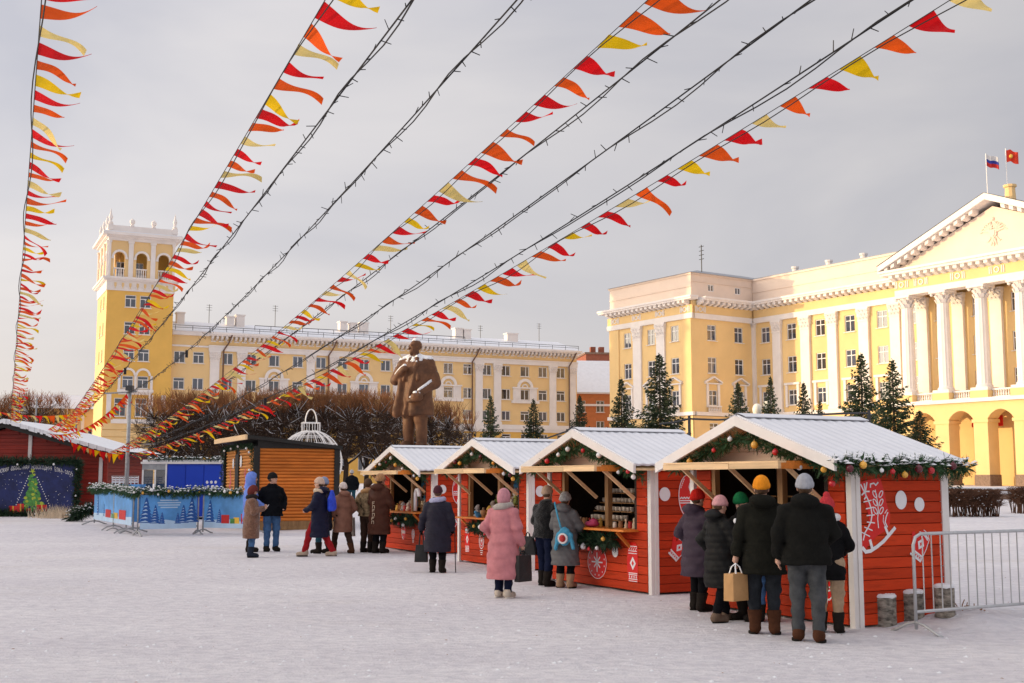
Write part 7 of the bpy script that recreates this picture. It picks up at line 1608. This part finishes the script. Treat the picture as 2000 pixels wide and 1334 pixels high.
    for i, q in enumerate((-1, 1)):
        if arms[i] == 'pocket': continue
        hm = hand_mesh(q, arms[i] in ('phone', 'front') or glove == 'grip'); wv = Vector(wrist[i]); ev = Vector(elbow[i]); dr = (wv-ev).normalized()
        rot = Vector((0,0,-1)).rotation_difference(dr).to_matrix().to_4x4(); sc = 1.08 if glove else 0.98
        apply(hm, Matrix.Translation(wv - dr*0.012) @ rot @ Matrix.Scale(sc, 4)); obj('hand' if not glove else 'glove', hm, 'skin' if not glove else fabric('glove_black', (0.006,0.006,0.008)), t, smooth=True)
    t['_s'] = s
    return t, base, s, [tuple(w) for w in wrist]
def at_person(P, p):                                # a point in a person's frame, in world space
    t, base, s, w = P; M = Matrix.Translation(t.location) @ Matrix.Rotation(t.rotation_euler.z, 4, 'Z') @ Matrix.Scale(s, 4); return M @ Vector(p)
JEANS = ('jeans_blue', (0.06,0.13,0.27)); BLACKT = ('trousers_black', (0.006,0.006,0.008)); NAVYT = ('trousers_navy', (0.008,0.012,0.034)); GREYJ = ('jeans_grey', (0.062,0.066,0.07)); DKJ = ('jeans_dark', (0.024,0.028,0.034))
BROWNB = ('boots_brown', (0.075,0.03,0.016)); DARKB = ('boots_dark', (0.018,0.014,0.012)); BEIGEB = ('boots_beige', (0.45,0.36,0.28))
def crowd():
    G1 = 'shoppers crowding the nearest stall'
    P = {}
    A = R
    P['grey'] = person(1580, 1252, 925, A(-14), 'man in black parka and grey knit hat standing with his back turned, closest to camera', ('parka_black', (0.009,0.009,0.008)), 0.80, ('hat_grey', (0.36,0.37,0.41)), bulk=1.22, arms=('down','front'), hood='down', trousers=GREYJ, trkind='denim', boots=BROWNB, res=0.015, coatcat='parka', footkind='shoe', stride=0.05, group=G1, hatkind='cap')
    P['orange'] = person(1494, 1236, 927, A(-10), 'man in bright orange hat and dark olive parka carrying a brown paper bag', ('parka_olive', (0.012,0.012,0.009)), 0.66, ('hat_orange', (0.80,0.28,0.02)), bulk=1.12, arms=(((-0.26,-0.03,1.10), (-0.30,-0.02,0.86)),'front'), hood='down', trousers=DKJ, trkind='denim', boots=BROWNB, res=0.015, coatcat='parka', stride=0.02, group=G1, hatkind='cap')
    P['pink'] = person(1408, 1212, 966, A(-62), 'person in pale pink knit hat and long black quilted coat at the nearest stall', ('coat_black_quilted', (0.010,0.010,0.010)), 0.48, ('hat_pink', (0.66,0.34,0.35)), bulk=1.12, arms=('pocket','front'), coatkind='puffer', quilt=(0.085,0.011), trousers=BLACKT, boots=('shoes_taupe', (0.16,0.11,0.08)), res=0.016, footkind='shoe', stride=0.16, hood='down', group=G1, headdown=0.2)
    P['purple'] = person(1364, 1192, 955, A(-58), 'person in red hat and long dull purple down coat beside the nearest stall', ('coat_purple', (0.050,0.034,0.052)), 0.50, ('hat_red', (0.52,0.02,0.015)), bulk=1.12, arms=('pocket','front'), coatkind='puffer', quilt=(0.13,0.010), trousers=BLACKT, boots=DARKB, res=0.016, skirt=1.12, hood='down', stride=0.03, group=G1, glove='grip')
    P['green'] = person(1462, 1210, 961, A(125), 'man in green knit hat with his face turned down towards the counter', ('coat_black_plain', (0.007,0.007,0.008)), 0.60, ('hat_green', (0.010,0.13,0.045)), bulk=1.05, arms=('down','front'), trousers=BLACKT, boots=DARKB, res=0.016, hood='down', headturn=0.1, headdown=0.35, lean=0.45, group=G1)
    P['bluejeans'] = person(1500, 1213, 985, A(-20), 'shopper in blue jeans mostly hidden behind the man in the orange hat', ('coat_black_plain', (0.007,0.007,0.008)), 0.70, ('hat_black', (0.015,0.015,0.016)), trousers=JEANS, trkind='denim', boots=DARKB, res=0.02, group=G1, arms=('front','front'))
    P['redwhite'] = person(1622, 1234, 968, A(-20), 'shopper in red and white pompom hat half hidden at the nearest stall counter', ('coat_black_plain', (0.007,0.007,0.008)), 0.68, ('hat_red_white', (0.55,0.05,0.06)), hatpom=True, trousers=('trousers_beige', (0.42,0.30,0.20)), boots=DARKB, res=0.018, scarf=('scarf_white', (0.75,0.74,0.74)), group=G1, arms=('front','front'), glove='grip')
    G2 = 'shoppers at the farther stalls'
    P['greycoat'] = person(1104, 1146, 960, A(-28), 'person in grey quilted coat and grey hat with a light blue shoulder bag', ('coat_grey', (0.13,0.13,0.135)), 0.42, ('hat_wool_grey', (0.30,0.30,0.30)), hatkind='fur', bulk=1.1, coatkind='puffer', quilt=(0.10,0.009), hood='down', trousers=BLACKT, boots=('boots_tan', (0.35,0.22,0.14)), res=0.017, skirt=1.08, arms=('front','front'), group=G2)
    P['blackfur'] = person(1064, 1143, 947, A(-42), 'man in black shaggy jacket and tan hat at the third stall', ('jacket_black_fur', (0.006,0.006,0.007)), 0.84, ('hat_tan', (0.45,0.32,0.23)), coatkind='fur', bulk=1.12, trousers=NAVYT, boots=DARKB, res=0.018, arms=('front','front'), coatcat='jacket', hatkind='cap', stride=0.06, group=G2, lean=0.35)
    P['pinkcoat'] = person(983, 1166, 953, A(-30), 'person in long dusty pink down coat and pink hat holding a black bag', ('coat_pink', (0.52,0.20,0.22)), 0.30, ('hat_pink_knit', (0.56,0.26,0.30)), hatkind='bonnet', bulk=1.14, coatkind='puffer', quilt=(0.21,0.008), trousers=NAVYT, boots=('sneakers_pale', (0.55,0.48,0.40)), footkind='shoe', foot='white', res=0.016, skirt=1.12, scarf=('scarf_grey', (0.42,0.38,0.35)), arms=('pocket', ((0.27,-0.03,1.12),(0.29,0.10,0.84))), group=G2, stride=0.04)
    P['cane'] = person(854, 1117, 947, A(-8), 'person in long dark quilted coat with pale scarf, carrying a black bag and cane', ('coat_slate_quilted', (0.022,0.020,0.034)), 0.42, ('hat_burgundy', (0.07,0.025,0.035)), bulk=1.14, coatkind='puffer', quilt=(0.055,0.009), trousers=BLACKT, boots=DARKB, res=0.018, skirt=1.10, scarf=('scarf_lilac', (0.42,0.42,0.60)), arms=(((-0.29,0.02,1.12),(-0.36,0.12,0.88)),'down'), group=G2, stride=0.05, glove='grip', hatkind='cap')
    P['brown'] = person(740, 1080, 926, A(-35), 'person in long brown puffer coat with pale letters down the back', ('coat_brown_puffer', (0.065,0.022,0.013)), 0.42, ('hat_ginger', (0.42,0.22,0.10)), hatkind='fur', bulk=1.15, coatkind='puffer', quilt=(0.17,0.012), hood='down', trousers=BLACKT, boots=DARKB, res=0.02, skirt=1.05, group=G2, arms=('front','front'))
    P['camo'] = person(716, 1078, 934, A(-30), 'person in mottled brown jacket with a fur collar next to the brown coat', ('jacket_camo', (0.20,0.14,0.08)), 0.86, ('hat_dark_brown', (0.10,0.06,0.04)), coatkind='camo', bulk=1.12, trousers=('trousers_brown', (0.045,0.025,0.018)), boots=DARKB, res=0.02, coatcat='jacket', scarf=('collar_fur', (0.45,0.26,0.12)), group=G2, arms=('pocket','front'))
    G3 = 'people walking across the square'
    P['tan'] = person(669, 1079, 941, A(38), 'person in light brown coat and white hat walking near the log cabin', ('coat_tan', (0.26,0.125,0.085)), 0.52, ('hat_white', (0.70,0.60,0.56)), bulk=1.08, coatkind='puffer', quilt=(0.16,0.007), hood='down', trousers=('trousers_brown', (0.045,0.025,0.018)), boots=BROWNB, res=0.02, arms=('pocket','pocket'), stride=0.27, group=G3)
    P['navy'] = person(623, 1086, 932, A(78), 'person in dark navy coat and red trousers walking with a blue drawstring bag', ('coat_navy', (0.011,0.012,0.034)), 0.42, ('hat_beige', (0.62,0.45,0.36)), bulk=1.1, coatkind='puffer', quilt=(0.14,0.007), hood='down', trousers=('trousers_red', (0.32,0.015,0.02)), boots=BEIGEB, footkind='shoe', res=0.02, arms=('front','pocket'), stride=0.30, skirt=1.05, scarf=('collar_cream', (0.60,0.48,0.36)), group=G3)
    P['teal'] = person(632, 1080, 931, A(70), 'person with blue grey hat hidden behind the walker in navy', ('coat_navy_dark', (0.016,0.018,0.03)), 0.52, ('hat_blue_grey', (0.25,0.30,0.45)), trousers=('jeans_teal', (0.02,0.07,0.10)), boots=DARKB, res=0.022, stride=0.08, group=G3)
    P['phone'] = person(489, 1088, 947, A(-75), 'person in brown shearling coat and maroon hat looking at a phone', ('coat_shearling', (0.21,0.11,0.072)), 0.46, ('hat_maroon', (0.15,0.035,0.03)), hatkind='bonnet', bulk=1.18, coatkind='fur', trousers=JEANS, trkind='denim', boots=('boots_navy', (0.02,0.025,0.04)), res=0.02, arms=('phone','phone'), headdown=0.35, scarf=('scarf_black', (0.03,0.025,0.025)), group=G3)
    P['bluehood'] = person(487, 1077, 921, A(-80), 'person in sky blue hooded jacket behind the one looking at a phone', ('jacket_sky', (0.16,0.26,0.70)), 0.62, None, bulk=1.05, hood='up', trousers=NAVYT, boots=DARKB, res=0.022, arms=('front','front'), coatcat='jacket', group=G3)
    P['blackhat'] = person(529, 1076, 922, A(-150), 'man in black hat, black jacket and blue jeans standing by the log cabin', ('jacket_black', (0.006,0.007,0.010)), 0.78, ('hat_black', (0.015,0.015,0.016)), hatkind='cap', bulk=1.15, trousers=JEANS, trkind='denim', boots=DARKB, footkind='shoe', res=0.018, arms=('pocket','pocket'), coatcat='jacket', headturn=0.9, group=G3)
    P['far'] = person(686, 990, 917, A(10), 'man in dark coat and teal jeans seen from behind, far away near the wire bauble', ('jacket_black', (0.006,0.007,0.010)), 0.80, ('hat_white_far', (0.45,0.43,0.44)), trousers=('jeans_teal', (0.02,0.07,0.10)), boots=DARKB, res=0.03, bulk=1.15, coatcat='jacket', stride=0.1, group=G3)
    for k, (u, c) in enumerate([(221, (0.02,0.018,0.022)), (233, (0.03,0.02,0.02)), (243, (0.05,0.03,0.03)), (262, (0.015,0.015,0.02))]):
        person(u, 982, 917+k % 2*2, A(20*k-30), ['first dark figure beside the red hut in the distance', 'second dark figure from the red hut in the distance', 'dark brown figure left of the grey lamp pole in the distance', 'black figure just right of the grey lamp pole in the distance'][k], ('far_coat_%d' % k, c), 0.55, ('hat_black', (0.015,0.015,0.016)), res=0.035, group='distant people beyond the barriers')
    person(205, 985, 903, A(170), 'distant figure in red robe and white cap by the red hut corner', ('far_robe_red', (0.42,0.02,0.02)), 0.15, ('far_cap_white', (0.75,0.72,0.72)), hatkind='fur', res=0.035, bulk=1.15, skirt=1.2, group='distant people beyond the barriers')
    # ---- things they carry
    pm('kraft_paper', (0.55,0.31,0.13), 0.75, 0.10, 5, 0.2, 18, rnd=0); pm('bag_black', (0.014,0.014,0.015), 0.5, 0.2, 6, 0.3, 20); pm('bag_blue', (0.02,0.06,0.55), 0.5, 0.3, 12, 0.3, 20); pm('bag_lightblue', (0.06,0.30,0.48), 0.8, 0.2, 14, 0.6, 50); pm('bag_grey', (0.35,0.31,0.28), 0.7, 0.1, 6, 0.2)
    def bag(P_, wrist_i, label, name, mat, w, d, h, drop, cat='bag', off=(0,0,0), taper=1.0, rz=0.0):
        q = at_person(P_, P_[3][wrist_i]) + Vector(off); s = P_[2]; rzw = P_[0].rotation_euler.z + rz
        b = thing(name, label, cat, (q.x, q.y, q.z-drop-h), rzw)
        m = MB(); x, y = w/2, d/2; X, Y = x*taper, y*taper
        g = 0.012
        m.add([(-x,-y,0),(x,-y,0),(x,y,0),(-x,y,0),(-X,-Y,h),(X,-Y,h),(X,Y,h),(-X,Y,h),(-x*1.05,0,h*0.5),(x*1.05,0,h*0.5),(0,-y-g,h*0.45),(0,y+g,h*0.5)], [(0,3,2,1),(4,5,6,7),(0,1,10),(1,5,10),(5,4,10),(4,0,10),(2,3,11),(3,7,11),(7,6,11),(6,2,11),(0,8,3),(3,8,7),(7,8,4),(4,8,0),(1,2,9),(2,6,9),(6,5,9),(5,1,9)])
        obj('bag_body', m, mat, b)
        for yy in (-Y*0.8, Y*0.8): obj('handle', MB().tube([(-X*0.45,yy,h-0.02),(-X*0.3,yy*0.5,h+drop*0.8),(0,0,h+drop+0.02),(X*0.3,yy*0.5,h+drop*0.8),(X*0.45,yy,h-0.02)], 0.008, 5), 'bauble_white' if mat == 'kraft_paper' else mat, b)
        return b
    bag(P['orange'], 0, 'brown kraft paper bag with white handles held by the man in orange hat', 'paper_bag', 'kraft_paper', 0.26, 0.14, 0.30, 0.09, off=(-0.02,-0.06,-0.10), taper=0.96, rz=R(50))
    bag(P['pinkcoat'], 1, 'black laptop style bag held by the person in the pink coat', 'handbag', 'bag_black', 0.30, 0.09, 0.38, 0.05, off=(0.02,-0.02,-0.09), taper=0.92, rz=R(80))
    bag(P['cane'], 0, 'black shopping bag held in the left hand of the person with the cane', 'handbag', 'bag_black', 0.24, 0.12, 0.32, 0.24, off=(0,0,-0.06), taper=0.8)
    bag(P['camo'], 0, 'pale grey tote bag hanging beside the person in mottled jacket', 'tote_bag', 'bag_grey', 0.26, 0.08, 0.45, 0.10, off=(-0.28,0,0.0), taper=0.85)
    bag(P['blackfur'], 0, 'dark handbag hanging at the side of the man in black shaggy jacket', 'handbag', 'bag_black', 0.30, 0.10, 0.30, 0.05, off=(-0.33,-0.12,-0.10), taper=0.6, rz=R(20))
    # cane
    q = at_person(P['cane'], P['cane'][3][1]); g = gsnow(q.x, q.y)
    c = thing('walking_cane', 'thin black walking cane in the right hand of the person in dark quilted coat', 'cane', (q.x+0.05, q.y-0.03, g))
    hh = q.z-g-0.06; obj('shaft', MB().tube([(0.02,0,0),(0,0,hh)], 0.010, 6), 'bag_black', c); obj('handle', MB().tube([(0,-0.06,hh),(0,0,hh+0.015),(0,0.05,hh)], 0.013, 6), 'bag_black', c)
    # blue drawstring backpack
    Pn = P['navy']; q = at_person(Pn, (0.02,-0.27,1.00)); b = thing('drawstring_bag', 'bright blue drawstring backpack on the walker in navy coat', 'backpack', q, Pn[0].rotation_euler.z)
    def f_bp(X, Y, Z): return column(X, Y, Z, [(0.0,0.12,0.05),(0.05,0.17,0.09),(0.25,0.165,0.085),(0.42,0.09,0.05),(0.48,0.05,0.03)]) - 0.012*np.sin(17*X+5*Z)*np.sin(13*Z)
    obj('bag_body', net('bag_body', f_bp, (-0.25,-0.2,-0.05), (0.25,0.2,0.55), 0.018, 'bag_blue'), None, b)
    for e in (-1, 1): obj('strap', MB().tube([(e*0.05,0.03,0.46),(e*0.12,0.12,0.47),(e*0.13,0.26,0.42)], 0.008, 5), 'bag_black', b)
    # plush shoulder bag, light blue with a red pocket
    Pg = P['greycoat']; q = at_person(Pg, (0.10,-0.235,0.80)); b = thing('shoulder_bag', 'light blue plush shoulder bag with a red patch on the grey coat', 'bag', q, Pg[0].rotation_euler.z)
    def f_sb(X, Y, Z): return smin(smin(ell(X,Y,Z,(0,0,0.14),(0.115,0.06,0.15)), rcone(X,Y,Z,(-0.11,0,0.16),(-0.15,-0.01,-0.06),0.035,0.03), 0.03), rcone(X,Y,Z,(0.11,0,0.16),(0.16,-0.01,-0.04),0.035,0.03), 0.03) - 0.004*np.sin(50*X)*np.sin(45*Z)
    obj('bag_body', net('bag_body', f_sb, (-0.25,-0.12,-0.14), (0.25,0.12,0.33), 0.012, 'bag_lightblue'), None, b)
    m = MB().ball((0,-0.062,0.11), 0.060, 12, 8); obj('pocket', m, 'toy_red', b); m = MB(); arc_ring(m, 0, 0.11, 0.052, 0.085, -0.075, -0.03, 0, 2*math.pi, 18); obj('pocket_trim', m, 'bauble_white', b)
    obj('strap', MB().tube([(-0.05,-0.02,0.27),(-0.12,0.01,0.45),(-0.20,0.06,0.68)], 0.016, 6), 'bag_lightblue', b)
    # phone
    Pp = P['phone']; q = at_person(Pp, (0.02,0.37,1.22)); m = MB().box(-0.036,0.036,-0.005,0.005,-0.07,0.07); o = obj('phone', m, 'bauble_white', None, q, (R(-35),0,Pp[0].rotation_euler.z)); tag(o, 'white phone held up by the person in shearling coat', 'phone')
    # letters printed down the back of the brown coat
    Pb = P['brown']; A_ = Art(lambda a, v, d: (a, -0.196-d-0.02*(v < 0.8), v)); rr = random.Random(5)
    for k in range(6):
        z = 0.66+k*0.085; A_.line([(-0.03,z),(-0.03,z+0.06),(0.03,z+0.06)], 0.012); A_.line([(-0.03,z+0.03),(0.02,z+0.03)], 0.010) if k % 2 else A_.line([(0.03,z),(0.03,z+0.05)], 0.012)
    obj('coat_lettering', A_.w, 'collar_cream', Pb[0])
    # shoulder badge
    Po = P['orange']; obj('sleeve_badge', MB().ball((-0.30,-0.02,1.25), 0.022, 8, 5, 1.4), 'bauble_white', Po[0])
    return P
PEOPLE = crowd()
# ================================================================ bunting and strings of lights over the square
for nm, c in {'flag_r': (0.72,0.006,0.010), 'flag_o': (0.80,0.10,0.008), 'flag_y': (0.86,0.55,0.005), 'flag_p': (0.80,0.62,0.22)}.items(): pm(nm, c, 0.6, 0.08, 6, 0.05, rnd=0.06, spec=0.15, trans=0.38)
pm('cable_black', (0.012,0.012,0.014), 0.6, 0.1, 6, 0)
FLAGM = {}
def bunting_flag(var, mat):
    if (var, mat) in FLAGM: return FLAGM[(var, mat)]
    rng = random.Random(100+var); nx, ny = 4, 12; b, L = rng.uniform(0.115,0.14), rng.uniform(0.32,0.42); a1, a2, k1, k2, curl = rng.uniform(0.02,0.06), rng.uniform(0,6), rng.uniform(3,6), rng.uniform(-0.08,0.08), rng.uniform(-0.3,0.7)
    vs, fs = [], []
    for j in range(ny+1):
        t = j/ny; w = b*(1-t)**0.92; ang = curl*t*t
        for i in range(nx+1):
            u = -1+2*i/nx; x = u*w + k2*t*t*0.8; s = t*L; yy = s*math.cos(ang*0.7); zz = a1*t*math.sin(k1*t+a2+u*0.6) - s*math.sin(ang*0.7)*0.55
            vs.append((x, yy, zz))
    fs = [(j*(nx+1)+i, j*(nx+1)+i+1, (j+1)*(nx+1)+i+1, (j+1)*(nx+1)+i) for j in range(ny) for i in range(nx)]
    m = MB(); m.v, m.f = vs, fs; me = m.mesh('flag', mat); me.shade_smooth(); FLAGM[(var, mat)] = me; return me
def curve3(p0, p1, pm_, Y0, Y1, s_ext=0.25, n=120, Ym=None):
    A, B = atY(*p0, Y0), atY(*p1, Y1); d = ray(*pm_); k = d.x/d.y
    s = (A.x-k*A.y)/((k*(B.y-A.y))-(B.x-A.x)) if abs((k*(B.y-A.y))-(B.x-A.x)) > 1e-9 else 0.5
    if Ym: s = (Ym-Y0)/(Y1-Y0)
    s = min(max(s, 0.05), 0.95); P = A.lerp(B, s); z = atY(*pm_, P.y).z; c = (z-P.z)/(s*(s-1))
    out = []
    for i in range(n+1):
        t = -s_ext+(1+s_ext)*i/n; q = A.lerp(B, t); q.z += c*t*(t-1); out.append(q)
    return out
def resample(pts, step):
    out, acc, nxt = [], 0.0, 0.0
    for a, b in zip(pts, pts[1:]):
        L = (b-a).length
        while nxt <= acc+L: t = (nxt-acc)/L; out.append((a.lerp(b, t), (b-a).normalized())); nxt += step
        acc += L
    return out
WIND = Vector((0.93, 0.22, -0.20))
def bunting(label, pts, step, seed, size=1.0, companion=True, droop=0.0, s_min=None):
    rng = random.Random(seed); o = pts[-1].copy(); t = thing('bunting_string', label, 'bunting', o, 0, 'strings of triangular flags')
    loc = [p-o for p in pts]
    obj('cord', MB().tube(loc, 0.0045, 4, False), 'cable_black', t, fix=False)
    if companion: obj('light_cable', MB().tube([p+Vector((0.03*math.sin(i*0.6), 0, -0.05-0.025*math.sin(i*0.9))) for i, p in enumerate(loc)], 0.006, 4, False), 'cable_black', t, fix=False)
    seqs = ['flag_r','flag_o','flag_y','flag_r','flag_o','flag_p']
    for k, (p, tg) in enumerate(resample(pts, step)):
        if p.y < 6.5: continue
        mt = seqs[k % 6] if rng.random() > 0.12 else rng.choice(seqs); w = WIND + Vector((rng.gauss(0,0.16), rng.gauss(0,0.35), rng.gauss(-droop,0.16)-0.05)); w = (w-tg*w.dot(tg)*0.85).normalized()
        ex = tg; ey = (w-ex*w.dot(ex)*0.6).normalized(); ez = ex.cross(ey).normalized(); ex = ey.cross(ez)
        sc = size*rng.uniform(0.82,1.2); Mx = Matrix((( ex.x*sc, ey.x*sc, ez.x*sc, p.x-o.x), (ex.y*sc, ey.y*sc, ez.y*sc, p.y-o.y), (ex.z*sc, ey.z*sc, ez.z*sc, p.z-o.z), (0,0,0,1)))
        f = obj('flag', bunting_flag(rng.randrange(9), mt), None, t); f.matrix_local = Mx
    return t
def light_string(label, pts, seed, step=0.22):
    rng = random.Random(seed); o = pts[-1].copy(); t = thing('light_string', label, 'string lights', o, 0, 'strings of unlit lights'); loc = [p-o for p in pts]
    obj('cable', MB().tube(loc, 0.0085, 4, False), 'cable_black', t, fix=False)
    obj('second_cable', MB().tube([p+Vector((0.022*math.sin(i*1.1+seed), 0, -0.02-0.022*math.cos(i*0.8+seed))) for i, p in enumerate(loc)], 0.0075, 4, False), 'cable_black', t, fix=False)
    m = MB()
    for p, tg in resample(loc, step):
        if p.y+o.y < 6: continue
        d = Vector((rng.gauss(0,1), rng.gauss(0,0.5), rng.gauss(-0.4,1))).normalized(); m.tube([p, p+d*rng.uniform(0.05,0.10)], [0.005,0.004], 4)
    obj('bulbs', m, 'cable_black', t, fix=False, kind='stuff')
    j = MB()
    p, tg = resample(loc, 0.5)[58 + seed % 3 * 4]; j.box(p.x-0.025, p.x+0.025, p.y-0.025, p.y+0.025, p.z-0.14, p.z+0.02); obj('connector', j, 'cable_black', t)
    return t
def build_bunting():
    A = curve3((82,-12), (20,822), (50,430), 9.0, 49.0, Ym=15.8); bunting('leftmost flag string hanging almost upright at the left edge', A, 0.40, 1)
    B = curve3((642,-12), (110,842), (345,490), 9.0, 47.5); bunting('flag string crossing in front of the tower', B, 0.40, 2)
    C = curve3((1278,-12), (212,884), (660,548), 9.0, 45.5); bunting('middle flag string running from top centre down to the lamp pole', C, 0.42, 3)
    D = curve3((1875,-12), (252,888), (938,560), 9.0, 43.2); bunting('longest flag string sweeping from the top right to the lamp pole', D, 0.42, 4)
    light_string('first bare light string from the left, right of the tower flags', curve3((808,-5), (160,812), (400,528), 8.6, 46), 11)
    light_string('second bare light string from the left ending at the lamp pole', curve3((1014,-5), (247,768), (485,572), 8.6, 43), 12)
    light_string('bare light string just right of the middle flag string', curve3((1412,-5), (246,868), (738,526), 8.8, 43), 13)
    light_string('fourth bare light string passing above the statue', curve3((1590,-5), (252,872), (740,606), 8.8, 43), 14)
    light_string('rightmost bare light string above the longest flags', curve3((1790,-5), (256,876), (905,562), 8.8, 43), 15)
    # short sagging runs by the hut and the pole
    bunting('short sagging flag run from the lamp pole to the hut roof', curve3((245,772), (92,846), (190,822), 43, 48, 0.0, 40), 0.16, 21, 0.8, False, 0.3)
    bunting('flag run hanging along the right eave of the red hut', curve3((238,888), (140,864), (190,880), 48.9, 49.0, 0.0, 30), 0.13, 22, 0.85, False, 0.9)
    bunting('flag run strung across at the far left behind the hut roof', curve3((-20,800), (160,806), (70,812), 58, 56, 0.0, 40), 0.24, 23, 1.0, False, 0.4)
    bunting('lower flag run strung at the far left over the hut roof', curve3((-20,828), (150,836), (60,838), 55, 53, 0.0, 40), 0.24, 24, 1.0, False, 0.5)
    bunting('flag run climbing from the hut roof towards the tower foot', curve3((95,838), (205,745), (150,800), 50, 62, 0.0, 40), 0.22, 25, 0.95, False, 0.4)
build_bunting()
